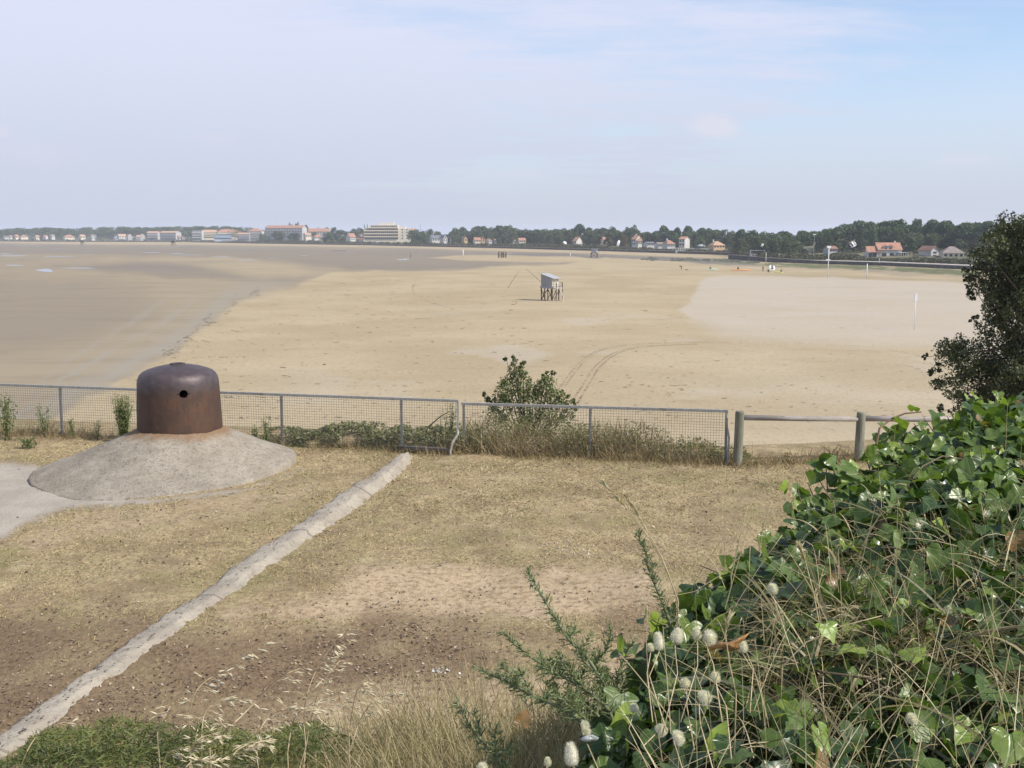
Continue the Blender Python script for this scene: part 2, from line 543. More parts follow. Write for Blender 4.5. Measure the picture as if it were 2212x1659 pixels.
wetc = t.mix(t.attr('tone'), (.345, .282, .188), (.185, .160, .128))
wetc = t.mix(t.math('MULTIPLY', t.ramp(t.noise(.16, 6, .6, (.35, 1, 1)), .45, .7), .4), wetc, (.20, .16, .115))
c = t.mix(t.attr('wet'), dry, wetc)
c = t.mix(t.math('MULTIPLY', t.attr('run'), .8), c, (.30, .272, .225))
c = t.mix(t.math('MULTIPLY', t.attr('green'), .92), c, t.mix(t.ramp(n1, .4, .6), (.075, .095, .04), (.16, .165, .08)))
c = t.mix(t.math('MULTIPLY', t.attr('rim'), .35), c, (.27, .21, .13))
bm = t.n.new('ShaderNodeBump')
bm.inputs['Distance'].default_value = .35
t.l.new(t.math('ADD', t.math('MULTIPLY', n1, .7), t.math('MULTIPLY', n2, .45)), bm.inputs['Height'])
t.l.new(t.ramp(t.attr('wet'), 0, 1, .34, .04), bm.inputs['Strength'])
t.l.new(bm.outputs[0], t.p.inputs['Normal'])
sandm = t.done(c, t.ramp(t.attr('tone'), .1, .9, .95, .6), 0, .03)
beach = mesh_np('sand', np.stack([bx, by, np.full_like(bx, SAND)], 1), Fc, sandm,
                attrs=dict(wet=wet, tone=tone, pale=np.clip(pale, 0, 1), green=green, rim=rim, run=np.clip(run2, 0, 1), far=np.zeros_like(wet)))
tag(beach, kind='structure')

# shallow tidal pools
t = NT('shallow_water')
waterm = t.done((.16, .17, .17), .08, 0, .8)
def blob(px, py, hx, hy, seed, n=28):
    r = random.Random(seed)
    ph = [r.uniform(0, 6.28) for _ in range(4)]
    out = []
    for k in range(n):
        a = 2 * math.pi * k / n
        q = 1 + .22 * math.sin(2 * a + ph[0]) + .16 * math.sin(3 * a + ph[1]) + .1 * math.sin(5 * a + ph[2])
        out.append((px + hx * q * math.cos(a), py + hy * q * math.sin(a)))
    return out
for i, a in enumerate(((97, 584, 20, 2.8), (170, 579, 30, 1.0), (30, 573, 18, .9), (28, 552.5, 25, 1.3), (125, 554, 28, .8), (325, 545.5, 24, .7), (380, 548, 22, .9), (414, 551, 20, .8),
                       (478, 555, 19, .9), (533, 562, 20, .8), (75, 534, 11, .6), (37, 531, 13, .5), (120, 539, 14, .6), (408, 533.5, 14, .7), (543, 537, 14, .6), (590, 558, 15, .7), (740, 541, 25, .6), (872, 560.5, 14, 1.6), (5, 548, 20, .7), (190, 543, 14, .5), (650, 552, 16, .5))):
    pts = [gnd(x, y, SAND + .012) for x, y in blob(*a, seed=i)]
    mesh_np('water', np.array([tuple(p) for p in pts]), np.arange(len(pts)).reshape(1, -1)[:, ::-1], waterm)['kind'] = 'structure'

# tyre tracks: two wheels, each leaving two ridged lines of pressed sand
rr = random.Random(5)
trackm = speckle('pressed_sand', (.20, .145, .085), (.31, .24, .145), 3, .95)
def densify(pts, step):
    P = [gnd(x, y, SAND + .006) for x, y in pts]
    out = []
    for i in range(len(P) - 1):
        p0, p1, p2, p3 = P[max(i - 1, 0)], P[i], P[i + 1], P[min(i + 2, len(P) - 1)]
        n = max(2, int((p2 - p1).length / step))
        for k in range(n):
            s = k / n
            out.append(.5 * ((2 * p1) + (p2 - p0) * s + (2 * p0 - 5 * p1 + 4 * p2 - p3) * s * s + (3 * p1 - p0 - 3 * p2 + p3) * s ** 3))
    return out
def track(pts, lines, w, keep, seed, step=.22):
    r = random.Random(seed)
    P = densify(pts, step)
    V, Q = [], []
    for i in range(1, len(P) - 1):
        d = (P[i + 1] - P[i - 1]).normalized(); s = Vector((d.y, -d.x, 0))
        for off in lines:
            k = keep * (.5 + .9 * float(fbm(P[i].x * .25, P[i].y * .12 + off, 7)))
            if r.random() > k: continue
            c = P[i] + s * (off + r.uniform(-.03, .03)); hw = w * r.uniform(.6, 1.2) * .5; hl = step * r.uniform(.35, .75)
            b = len(V)
            for a, e in ((-1, -.8), (1, -1), (.9, 1), (-1.1, .9)):
                V.append(tuple(c + s * a * hw + d * e * hl))
            Q.append((b, b + 1, b + 2, b + 3))
    o = mesh_np('tyre_track', np.array(V), np.array(Q), trackm)
    o['kind'] = 'structure'
track([(1205, 850), (1217, 833), (1237, 805), (1257, 783), (1287, 761), (1312, 752), (1362, 744.5), (1425, 741.5), (1512, 739.5)], (-.16, .16), .15, .62, 1)
track([(1240, 872), (1247, 860), (1267, 828), (1287, 796), (1302, 782), (1324, 766), (1362, 753), (1412, 747), (1512, 743)], (-.2, .2), .18, .85, 2)
track([(1512, 740), (1600, 738), (1700, 740), (1850, 747), (1930, 757), (2010, 775)], (-.1, .15), .12, .3, 3)
track([(980, 668), (900, 640), (893, 615), (905, 600)], (0,), .3, .25, 4)
track([(1640, 800), (1800, 770), (1960, 790), (2000, 815)], (0,), .2, .16, 6)

# strandline debris: thousands of small dry scraps in broken lines
R = rng_of(11)
N = 60000
px = R.uniform(250, 2300, N); py = 600 + 330 * R.uniform(0, 1, N) ** 1.25
uu, vv = (px - CX) / F, -(py - CY) / F
tt = (SAND - CAM.z) / (-math.sin(PITCH) + vv * math.cos(PITCH))
wx, wy = uu * tt, (math.cos(PITCH) + vv * math.sin(PITCH)) * tt
line = np.abs(np.sin((wy + 4.2 * fbm(wx / 16, wy / 16, 52)) * .42 + wx * .03 + 5 * fbm(wx / 30, wy / 30, 53)))
dens = sstep(1 - line, .78, 1.0) * sstep(fbm(wx / 5.5, wy / 5.5, 54), .5, .72) * 1.0 + .035 + .12 * sstep(py, 740, 860) * sstep(px, 900, 1500)
inside = py > np.interp(px, cx_, cy_) + 6
dens *= np.where(inside, 1, .05) * np.where(px > 1480, .35, 1) * np.where((px > 1480) & (py < 740), .25, 1)
keep = R.uniform(0, 1, N) < dens * np.where(px < 1000, .75, .34)
wx, wy = wx[keep], wy[keep]
# stones along the tide line
m = 420
sxp = R.uniform(350, 560, m)
syp = np.interp(sxp, cx_, cy_) - R.uniform(-2, 26, m) + 6
sel = fbm(sxp / 14, syp / 8, 61) > .5
uu, vv = (sxp - CX) / F, -(syp - CY) / F
tt = (SAND - CAM.z) / (-math.sin(PITCH) + vv * math.cos(PITCH))
wx = np.concatenate([wx, (uu * tt)[sel]]); wy = np.concatenate([wy, ((math.cos(PITCH) + vv * math.sin(PITCH)) * tt)[sel]])
n = len(wx)
ang = np.arange(6) / 6 * 2 * math.pi
sz = R.uniform(.03, .16, n) * (wy / 110)
el = R.uniform(1.0, 3.0, n)
rt = R.normal(0, .5, n)
rad_ = R.uniform(.6, 1.2, (n, 6)) * sz[:, None]
ax_, ay_ = np.cos(ang)[None] * rad_ * el[:, None], np.sin(ang)[None] * rad_
X_ = wx[:, None] + ax_ * np.cos(rt)[:, None] - ay_ * np.sin(rt)[:, None]
Y_ = wy[:, None] + ax_ * np.sin(rt)[:, None] + ay_ * np.cos(rt)[:, None]
Zt = SAND + .012 + R.uniform(.0, .05, (n, 1)) * np.ones((1, 6))
V = np.stack([X_, Y_, Zt], -1).reshape(-1, 3)
seaw = mesh_np('seaweed_debris', V, np.arange(n * 6).reshape(n, 6), speckle('dry_seaweed', (.15, .11, .068), (.27, .205, .13), .6, .9))
tag(seaw, 'dark scraps of dry seaweed scattered in broken lines over the sand', 'seaweed', kind='stuff')
# rocks with weed at the right shore
m = 700
sxp = R.uniform(1385, 1640, m)
syp = np.interp(sxp, [1385, 1450, 1520, 1640], [559.5, 561.5, 561.5, 566]) + R.normal(0, 1.3, m)
sel = fbm(sxp / 12, syp / 3, 66) > .47
V, Q = [], []
for x, y in zip(sxp[sel], syp[sel]):
    p = gnd(x, y); s = R.uniform(.4, 1.3); b = len(V)
    for k in range(6):
        a = k / 6 * 6.28; V.append((p.x + math.cos(a) * s * R.uniform(.7, 1.3), p.y + math.sin(a) * s * R.uniform(.7, 1.3), SAND + .01))
    V.append((p.x, p.y, SAND + s * R.uniform(.25, .5)))
    Q += [(b + k, b + (k + 1) % 6, b + 6) for k in range(6)]
rocks = mesh_np('rubble', np.array(V), np.array(Q), speckle('weedy_rock', (.045, .05, .03), (.12, .11, .07), .5, .9))
tag(rocks, 'dark weedy rocks lying in a low band on the wet sand below the sea wall', 'rocks', kind='stuff')

# ================================================================== LAND BEHIND THE SEA WALL
WALL1 = [(-620, 519), (-300, 520), (0, 521.5), (138, 522.2), (400, 522.8), (553, 526), (803, 530), (1052, 535.5), (1106, 537), (1306, 542.5), (1411, 546), (1606, 552)]
WALL2 = [(1573, 560.5), (1659, 566), (1768, 570), (1909, 574), (2084, 582), (2300, 594), (2700, 625), (3300, 690)]
SH = WALL1[:-1] + [(1588, 551.2)] + [(1592, 561.5)] + WALL2[1:]
_sx = np.array([p[0] for p in SH]); _sD = np.array([gnd(*p).y for p in SH])
def shore_depth(xd): return np.interp(xd, _sx, _sD)
def az_x(x, y):                               # photograph column of a far ground point
    return project(np.asarray(x, float), np.asarray(y, float), np.full(np.shape(x), SAND))[0]
_hx = np.array([-900, 500, 900, 1300, 1600, 1700, 1800, 1900, 2300, 3300])
_hs = np.array([.012, .012, .014, .018, .022, .026, .04, .05, .05, .05])
_hm = np.array([3, 3, 3, 3.5, 4.0, 4.5, 6, 7.5, 8, 8.0])
def land_z(xd, Y):
    tq = np.maximum(Y - shore_depth(xd), 0)
    return SAND + .95 + np.minimum(np.interp(xd, _hx, _hs) * tq, np.interp(xd, _hx, _hm))
lc = np.concatenate([np.arange(-700, 1585, 16), np.arange(1586, 1596, 2), np.arange(1600, 3300, 16)]).astype(float)
lt = np.array([.0, 1, 4, 10, 20, 40, 70, 110, 160, 230, 320, 450, 600])
D0 = shore_depth(lc)
LY = D0[None] + lt[:, None] * np.where(lc < 600, 1.2, 1.0)[None]
LXD = np.repeat(lc[None], len(lt), 0)
LZ = land_z(LXD, LY)
LZ[0] = SAND - .3
LX = (LXD - CX) / F * (LY * math.cos(PITCH) - (LZ - CAM.z) * math.sin(PITCH))
k = np.arange(LX.size).reshape(LX.shape)
Fc = np.stack([k[:-1, :-1], k[:-1, 1:], k[1:, 1:], k[1:, :-1]], -1).reshape(-1, 4)
landm = speckle('dune_grass', (.07, .08, .035), (.17, .145, .075), .09, .95)
land = mesh_np('land', np.stack([LX.ravel(), LY.ravel(), LZ.ravel()], 1), Fc, landm, smooth=True)
tag(land, kind='structure')
def on_land(xd, Y):
    z = float(land_z(xd, Y))
    x = (xd - CX) / F * (Y * math.cos(PITCH) - (z - CAM.z) * math.sin(PITCH))
    return Vector((x, Y, z))

wallm = speckle('dark_masonry', (.055, .05, .048), (.11, .10, .095), .6, .9)
copem = speckle('pale_concrete', (.36, .32, .27), (.48, .43, .37), .5, .9)
def strip(name, poly, h, th, label, z0=SAND, cope=True):
    t_ = thing(name, label, 'sea wall')
    P = []
    for a, b in zip(poly[:-1], poly[1:]):
        n = max(1, int(abs(b[0] - a[0]) / 30))
        P += [(a[0] + (b[0] - a[0]) * i / n, a[1] + (b[1] - a[1]) * i / n) for i in range(n)]
    P.append(poly[-1])
    G = [gnd(x, y, z0) for x, y in P]
    hh = [np.interp(x, [p[0] for p in h], [p[1] for p in h]) for x, _ in P]
    mb, mc = MB(), MB()
    for which, (m, y0, y1, za, zb) in enumerate(((mb, 0, th, -.3, 0.0), (mc, -.12, th + .5, 0.0, .16))):
        vs = []
        for g, q in zip(G, hh):
            d = Vector((g.x, g.y, 0)).normalized()
            base = q if which else 0
            for o_, z_ in ((y0, z0 + base + za), (y1, z0 + base + za), (y1, z0 + q + zb), (y0, z0 + q + zb)):
                p = Vector((g.x, g.y, 0)) + d * o_
                vs.append((p.x, p.y, z_))
        fs = []
        for i in range(len(G) - 1):
            for e in range(4):
                fs.append((i * 4 + e, (i + 1) * 4 + e, (i + 1) * 4 + (e + 1) % 4, i * 4 + (e + 1) % 4))
        fs += [(0, 1, 2, 3), tuple((len(G) - 1) * 4 + e for e in (3, 2, 1, 0))]
        m.add(vs, fs)
    mb.build('wall_face', wallm, t_)
    if cope: mc.build('coping', copem, t_)
    return t_
strip('sea_wall', WALL1, [(-700, .95), (500, 1.1), (1300, 1.25), (1606, 1.3)], .6, 'long low dark sea wall running along the far shore below the villas')
strip('sea_wall', WALL2, [(1573, 2.0), (1659, 1.6), (1768, 1.1), (2700, .95)], .6, 'nearer dark sea wall on the right, below the hillside wood')
# promenade behind the nearer wall
pm = MB()
pl = [(1700, 0), (1768, 0), (1909, 0), (2084, 0), (2300, 0), (2700, 0)]
vs = []
for x, _ in pl:
    for o_ in (1.2, 6.5):
        Y = float(shore_depth(x)) + o_
        z = max(float(land_z(x, Y)), SAND + 1.13) + .06
        q = on_land(x, Y); vs.append((q.x, q.y, z))
pm.add(vs, [(2 * i, 2 * i + 2, 2 * i + 3, 2 * i + 1) for i in range(len(pl) - 1)])
pm.build('path', copem)['kind'] = 'structure'

# ================================================================== HOUSES
whitew = speckle('white_render', (.48, .47, .44), (.60, .59, .56), .4, .85)
creamw = speckle('cream_render', (.60, .53, .40), (.70, .63, .50), .4, .85)
greyw = speckle('grey_render', (.40, .40, .40), (.52, .51, .50), .4, .85)
ochrew = speckle('ochre_render', (.52, .36, .20), (.62, .45, .27), .4, .85)
bluew = speckle('blue_render', (.36, .44, .56), (.46, .52, .62), .4, .85)
redr = speckle('orange_tile', (.33, .165, .105), (.45, .245, .165), 1.2, .85)
tanr = speckle('tan_tile', (.42, .25, .15), (.56, .36, .24), 1.2, .85)
brownr = speckle('brown_tile', (.22, .12, .08), (.36, .20, .13), 1.2, .85)
slater = speckle('slate', (.12, .13, .15), (.20, .21, .23), 1.2, .7)
greyr = speckle('grey_tile', (.20, .16, .14), (.30, .25, .21), 1.2, .85)
_t = NT('dark_glass'); glassm = _t.done((.035, .04, .05), .15)
woodm = speckle('weathered_wood', (.20, .18, .16), (.34, .31, .28), 3, .85)
WIN = {}
def window_mesh(w, h):
    key = (round(w, 1), round(h, 1))
    if key not in WIN:
        b = MB(); b.box((0, -.02, 0), (key[0], .08, key[1]))
        me = bpy.data.meshes.new('window'); me.from_pydata(b.v, [], b.f); me.materials.append(glassm)
        WIN[key] = me
    return WIN[key]
def add_window(par, x, y, z, w=1.0, h=1.2, rz=0.0):
    o = link('window', window_mesh(w, h), par)
    o.location = (x, y, z); o.rotation_euler = (0, 0, rz)
    return o
def roof_mesh(w, d, z0, z1, style, over=.35, th=.18, ox=0.0):
    b = MB()
    W2, D2 = w / 2 + over, d + over
    if style == 'side':
        ym = d / 2
        sec = [(-over, z0), (ym, z1), (D2, z0)]
        vs = []
        for x in (-W2 + ox, W2 + ox):
            for y, z in sec: vs.append((x, y, z + th))
            for y, z in sec: vs.append((x, y, z))
        b.add(vs, [(0, 1, 7, 6)[::-1], (1, 2, 8, 7)[::-1], (3, 4, 10, 9), (4, 5, 11, 10), (0, 6, 9, 3), (2, 5, 11, 8), (0, 3, 4, 1), (1, 4, 5, 2), (6, 7, 10, 9), (7, 8, 11, 10)])
    elif style == 'front':
        vs = []
        for y in (-over, D2):
            for x, z in ((-W2, z0), (0, z1), (W2, z0)): vs.append((x + ox, y, z + th))
            for x, z in ((-W2, z0), (0, z1), (W2, z0)): vs.append((x + ox, y, z))
        b.add(vs, [(0, 1, 7, 6), (1, 2, 8, 7), (3, 9, 10, 4), (4, 10, 11, 5), (0, 6, 9, 3), (2, 5, 11, 8), (0, 3, 4, 1), (1, 4, 5, 2), (6, 7, 10, 9), (7, 8, 11, 10)])
    elif style == 'hip':
        r = max(w / 2 - d / 2, w * .12)
        vs = [(-W2, -over, z0), (W2, -over, z0), (W2, D2, z0), (-W2, D2, z0), (-r, d / 2, z1), (r, d / 2, z1)]
        vs = [(x + ox, y, z) for x, y, z in vs]
        b.add(vs, [(0, 1, 5, 4), (1, 2, 5), (2, 3, 4, 5), (3, 0, 4), (0, 3, 2, 1)])
    else:
        b.box((ox, d / 2, z1 - .15), (w + .3, d + .3, .3))
    return b
def walls_mesh(w, d, z0, ze, z1, style, ox=0.0, b=None):
    b = b or MB()
    x0, x1 = -w / 2 + ox, w / 2 + ox
    if style == 'side':
        vs = [(x0, 0, z0), (x0, d, z0), (x0, d, ze), (x0, d / 2, z1), (x0, 0, ze), (x1, 0, z0), (x1, d, z0), (x1, d, ze), (x1, d / 2, z1), (x1, 0, ze)]
        b.add(vs, [(0, 4, 3, 2, 1), (5, 6, 7, 8, 9), (0, 5, 9, 4), (1, 2, 7, 6)])
    elif style == 'front':
        vs = [(x0, 0, z0), (x1, 0, z0), (x1, 0, ze), (ox, 0, z1), (x0, 0, ze), (x0, d, z0), (x1, d, z0), (x1, d, ze), (ox, d, z1), (x0, d, ze)]
        b.add(vs, [(0, 1, 2, 3, 4), (5, 9, 8, 7, 6), (1, 6, 7, 2), (0, 4, 9, 5)])
    else:
        b.box((ox, d / 2, (z0 + ze) / 2), (w, d, ze - z0))
    return b
def house(label, xl, xr, yt, yb_, off, wall, roof, style='side', depth=8.0, yaw=0.0, eave=.58, rows=1, ncol=3, chimney=None, cat='house', name='house', group=None, wing=None):
    if cat == 'house' and yaw <= 0: yaw = .32 if yaw == 0 else -yaw if style == 'front' else yaw
    """a house standing off metres behind the sea wall, its size taken from the photograph"""
    xm = (xl + xr) / 2
    Y = float(shore_depth(xm)) + off
    p = at(xm, yb_, Y)
    w, H = (xr - xl) / F * Y, (yb_ - yt) / F * Y
    if yaw: w = max((w - depth * abs(math.sin(yaw))) / math.cos(yaw), 3.0)
    zb = min(0.0, float(land_z(xm, Y)) - .4 - p.z)
    face = math.atan2(-p.x, p.y)
    o = thing(name, label, cat, p, face + yaw, group)
    ze = H * eave if style != 'flat' else H - .15
    walls_mesh(w, depth, zb, ze, H - .02, style).build('wall', wall, o)
    rf = roof_mesh(w, depth, ze + .02, H, style).build('roof', roof, o)
    if chimney is not None:
        b = MB(); b.box((chimney * w / 2, depth / 2 + .3, H + .2), (.7, .6, 1.5)); c = b.build('chimney', whitew, rf)
        KIDS.setdefault(rf.name, [])
    fh = ze / rows
    for r in range(rows):
        for k in range(ncol):
            add_window(o, (-.5 + (k + .5) / ncol) * w, 0, fh * (r + .55), min(1.3, w / ncol * .5), fh * .5)
    if style == 'front' and H - ze > 2: add_window(o, 0, 0, ze + (H - ze) * .25, 1.0, 1.1)
    return o, w, H, ze
# far left shore
FL = 'houses along the far left shore'
house('long low white house at the left end of the far shore', 9, 21, 509.5, 515, 60, whitew, slater, 'side', 7, 0, .6, 1, 4)
house('small orange roofed cottage beside the long low white house', 21, 28, 508.5, 514.5, 70, creamw, redr, 'side', 6, 0, .5, 1, 2)
house('second orange roofed cottage from the left end of the far shore', 33, 42, 507, 514.5, 60, creamw, redr, 'side', 7, .3, .5, 1, 2)
house('wide orange roofed bungalow near the left end of the far shore', 44, 62, 507.5, 514, 70, creamw, redr, 'hip', 9, 0, .45, 1, 4)
house('small tan roofed cottage alone under the far left wood', 77, 86, 508.5, 514.5, 60, creamw, tanr, 'side', 6, 0, .5, 1, 2)
house('white walled cottage with orange roof under the far left wood', 91, 101, 508, 516, 50, whitew, redr, 'side', 7, -.5, .55, 1, 2)
house('white cottage with steep red roof under the far left wood', 110, 121, 506, 513.5, 70, whitew, redr, 'front', 8, .4, .5, 1, 2)
house('broad orange roofed villa set low under the far left wood', 139, 163, 507, 515, 60, creamw, redr, 'hip', 10, 0, .42, 1, 5)
house('tan roofed house between the broad orange villa and the white gable', 173, 187, 507, 515, 60, creamw, tanr, 'side', 8, .4, .5, 1, 3)
house('narrow white gable fronted house standing out bright on the far left shore', 197, 207, 506, 517, 50, whitew, redr, 'front', 9, -.25, .62, 2, 2)
house('pinkish roofed house at the start of the far village', 256, 275, 506, 518, 70, whitew, tanr, 'side', 9, .3, .6, 2, 3)
house('white house with small red roof left of the white pair', 275, 288, 505.5, 518, 50, whitew, redr, 'front', 9, .3, .62, 2, 2)
house('low white shed in front of the pinkish roofed village house', 246, 256, 513, 518, 45, whitew, slater, 'side', 6, 0, .6, 1, 3)
house('white house with twin dark windows beside the tan roofed apartments', 293, 304, 508, 518.5, 50, whitew, tanr, 'side', 8, -.3, .6, 2, 2)
house('white gabled house touching the tan roofed apartments', 303, 315, 505, 518.5, 55, whitew, tanr, 'front', 9, -.2, .6, 2, 2)
house('red roofed cottage right of the tan roofed apartments', 385, 393, 509, 517.5, 60, whitew, redr, 'side', 7, .3, .5, 1, 2)
house('second red roofed cottage right of the tan roofed apartments', 393, 400, 510, 517.5, 50, whitew, redr, 'front', 7, 0, .5, 1, 1)

def apartment(label, xl, xr, yt, yb_, off, wall, roof, floors, bays, depth, yaw, style='side', eave=.8, slab=None, endwin=0):
    o, w, H, ze = house(label, xl, xr, yt, yb_, off, wall, roof, style, depth, yaw, eave, floors, bays, cat='building', name='apartment_building')
    fh = ze / floors
    for k in range(1, floors):
        b = MB()
        b.box((0, -.75, fh * k), (w * .98, 1.5, .2)); b.box((0, -1.46, fh * k + .55), (w * .98, .08, .85))
        b.build('balcony', slab or wall, o)
    for k in range(endwin):
        add_window(o, w / 2 * 1.0 + .0, depth * .5, fh * (k + .55), 1.2, 1.3, rad(90))
    return o, w, H, ze
apartment('tan roofed apartment block with pale blank gable on its right end', 341, 385, 499.5, 518.5, 70, greyw, tanr, 3, 8, 15, -.55, slab=whitew)
apartment('shorter tan roofed apartment wing left of the pale blank gable', 316, 343, 500, 518, 85, greyw, tanr, 3, 5, 12, -.3, slab=whitew)
apartment('white apartment block with stacked balconies and no visible roof', 414, 438, 498, 519, 60, whitew, slater, 4, 5, 12, -.2, 'flat')
apartment('set back apartment block with low tan roof left of the long orange roof', 438, 468, 497, 515, 120, creamw, tanr, 3, 7, 12, 0, eave=.72)
apartment('long apartment block under a wide orange roof', 470, 524, 495.5, 512, 110, creamw, redr, 3, 12, 13, .1, 'hip', .62)
apartment('low grey blue block in front of the long orange roofed apartments', 464, 500, 507, 519, 60, bluew, slater, 2, 8, 11, 0, 'flat')
apartment('tall red roofed apartment house left of the white block', 533, 568, 493.5, 518, 95, whitew, redr, 4, 7, 13, -.25, 'hip', .74)
apartment('grey fronted flats below the tall red roofed apartment house', 512, 541, 503, 519.5, 55, greyw, tanr, 3, 6, 12, -.2, 'side', .8)
# middle shore
apartment('long white four storey block with flat red roof and bright white gable end', 569, 657, 487.5, 513, 90, greyw, redr, 4, 14, 14, -.42, 'side', .78, slab=greyw)
house('long orange roofed building behind the scrub right of the white block', 664, 712, 494, 511, 160, whitew, redr, 'side', 12, -.2, .6, 3, 9, cat='building', name='apartment_building')
house('tan roofed house between the white block and the scrub', 658, 675, 503.5, 513, 110, creamw, tanr, 'side', 9, 0, .55, 1, 3)
house('orange hipped roof showing above the scrub', 677, 700, 506.5, 516, 60, whitew, redr, 'hip', 10, 0, .35, 1, 3)
house('small white house at the right end of the scrub', 699, 709, 504, 517.5, 50, whitew, slater, 'front', 8, -.3, .65, 2, 1)
house('steep orange roofed house left of the beige balcony building', 752, 773, 504.5, 519, 60, whitew, redr, 'side', 9, .5, .45, 2, 3)
house('low orange roofed house at the foot of the beige balcony building', 766, 790, 511, 521, 30, creamw, redr, 'side', 9, -.45, .4, 1, 3)
house('tall orange gable squeezed beside the beige balcony building', 776, 788, 505, 515, 90, whitew, redr, 'front', 9, .3, .5, 2, 1)
house('beige orange roofed block half hidden behind trees right of the balcony building', 886, 902, 494, 512, 150, ochrew, redr, 'side', 10, 0, .75, 3, 4)
house('flat grey roofed building above the trees right of the balcony building', 916, 948, 496, 512, 190, greyw, slater, 'hip', 12, 0, .55, 2, 6)
house('white house under a long slate roof by the shore', 931, 958, 509, 521.5, 45, whitew, slater, 'side', 9, .25, .5, 1, 4)
house('white gable joined to the slate roofed house by the shore', 954, 971, 507.5, 522, 40, whitew, slater, 'front', 9, -.4, .5, 2, 2)
house('tiny white and orange house right of the slate roofed house', 978, 986, 511.5, 521, 50, whitew, redr, 'front', 7, -.4, .5, 1, 1)
house('brown gabled house among bushes on the middle shore', 1001, 1012, 511, 521.5, 60, ochrew, brownr, 'front', 8, 0, .55, 1, 1)
house('wide orange roofed house among bushes on the middle shore', 1024, 1041, 513.5, 523.5, 45, creamw, redr, 'side', 9, .2, .42, 1, 3)
house('small orange gable behind the wide orange roofed house', 1038, 1051, 511.5, 523, 60, ochrew, redr, 'front', 9, .3, .45, 1, 1)
house('small white house left of two white gables on the middle shore', 1056, 1063, 516, 523.5, 45, whitew, tanr, 'front', 7, .3, .5, 1, 1)
house('lone white shed with red edge on the middle shore', 1067, 1075, 517, 523, 45, whitew, redr, 'side', 6, -.3, .6, 1, 1)
# right shore
house('white gabled cottage at the left of the pine wood', 1107, 1118, 516, 524, 40, whitew, redr, 'front', 7, -.4, .5, 1, 1)
house('orange roofed cottage at the foot of the pine wood', 1120, 1138, 514.5, 524, 40, creamw, redr, 'side', 8, .2, .42, 1, 3)
house('orange roof standing high between the pines', 1148, 1161, 505.5, 513, 140, whitew, redr, 'side', 8, 0, .45, 1, 3)
house('white house with brown roof and tall white side in the pines', 1231, 1251, 512.5, 531.5, 35, whitew, brownr, 'side', 8, -.6, .52, 2, 2)
house('orange roof almost hidden by a yellowing tree', 1298, 1317, 511, 523, 60, creamw, redr, 'hip', 9, 0, .45, 1, 2)
house('white villa with two brown gables, its taller left half', 1360, 1378, 509.5, 530, 35, whitew, brownr, 'side', 9, -.45, .6, 2, 2, chimney=-.6)
house('lower brown roofed half of the white villa with two gables', 1374, 1391, 514, 529, 42, whitew, brownr, 'side', 8, .45, .5, 1, 2)
house('low white terrace house with grey roof between two villas', 1394, 1418, 523, 531.5, 35, whitew, slater, 'side', 8, 0, .7, 1, 5)
house('wide orange roofed villa with a white pillared porch', 1436, 1464, 519, 535, 30, whitew, redr, 'hip', 10, 0, .5, 1, 5, chimney=-.4)
house('low white wing left of the orange roofed pillared villa', 1418, 1440, 524, 534.5, 34, whitew, greyr, 'side', 8, 0, .6, 1, 5)
house('tall white house with small orange roof right of the pillared villa', 1461, 1484, 512, 532, 45, whitew, redr, 'side', 9, -.35, .74, 2, 2)
house('yellowish orange roofed bungalow right of the white balustrade', 1536, 1572, 521.5, 536, 28, ochrew, tanr, 'hip', 10, 0, .4, 1, 4, chimney=-.55)
house('brown roof showing through the trees left of the big white house', 1788, 1813, 532.5, 545, 40, greyw, brownr, 'side', 8, 0, .55, 1, 3)
house('narrow white house with orange roof edge between big house and hipped house', 2010, 2028, 532.5, 556.5, 42, whitew, redr, 'front', 9, -.5, .58, 2, 1)
house('grey and orange hipped roof house with pink walls at the far right', 2034, 2085, 533, 557, 38, creamw, greyr, 'hip', 10, .15, .42, 1, 4)

# the big white house with orange roofs: main body with two dormers, low left wing, glazed terrace on the right
xm = 1921; Y = float(shore_depth(xm)) + 34
p = at(xm, 557, Y); q = F / Y
big = thing('house', 'big white house with orange roofs, two dormers and a glazed terrace', 'house', p, math.atan2(-p.x, p.y) + .24)
def px(x): return (x - xm) / q
H = 31.5 / q
mw = px(1946) - px(1898); mc_ = (px(1946) + px(1898)) / 2
b = walls_mesh(mw, 9, -2.5, H * .52, H, 'side', mc_)
lw = px(1903) - px(1876); lcx = (px(1903) + px(1876)) / 2
walls_mesh(lw, 6.0, -2.5, H * .36, H * .74, 'side', lcx, b)
b.build('wall', whitew, big)
rb = roof_mesh(mw, 9, H * .52 + .02, H, 'side', .35, .18, mc_)
v0 = roof_mesh(lw, 6.0, H * .36 + .02, H * .75, 'side', .3, .18, lcx); rb.add(v0.v, v0.f)
rf = rb.build('roof', redr, big)
b = MB(); b.box((px(1938), 4.8, H + .3), (.6, .6, 1.0)); b.build('chimney', whitew, rf)
for xx in (1913, 1923):
    b = walls_mesh(1.6, 2.6, H * .50, H * .74, H * .82, 'front', 0); d_ = b.build('dormer', whitew, big); d_.location = (px(xx), .15, 0)
    w_ = roof_mesh(1.6, 2.6, H * .74 + .02, H * .83, 'front', .2, .1, 0).build('dormer_roof', redr, d_)
    add_window(d_, 0, 0, H * .62, .9, .9)
for xx, ww, hh, zz in ((1881, 1.2, 1.6, .17), (1890, 1.6, 1.8, .18), (1910, 1.6, 1.2, .22), (1926, 1.4, 1.2, .22)):
    add_window(big, px(xx), 0, H * zz, ww, hh)
b = MB(); tw = px(1957) - px(1936)
b.box(((px(1957) + px(1936)) / 2, -1.4, H * .36), (tw, 2.6, .15))
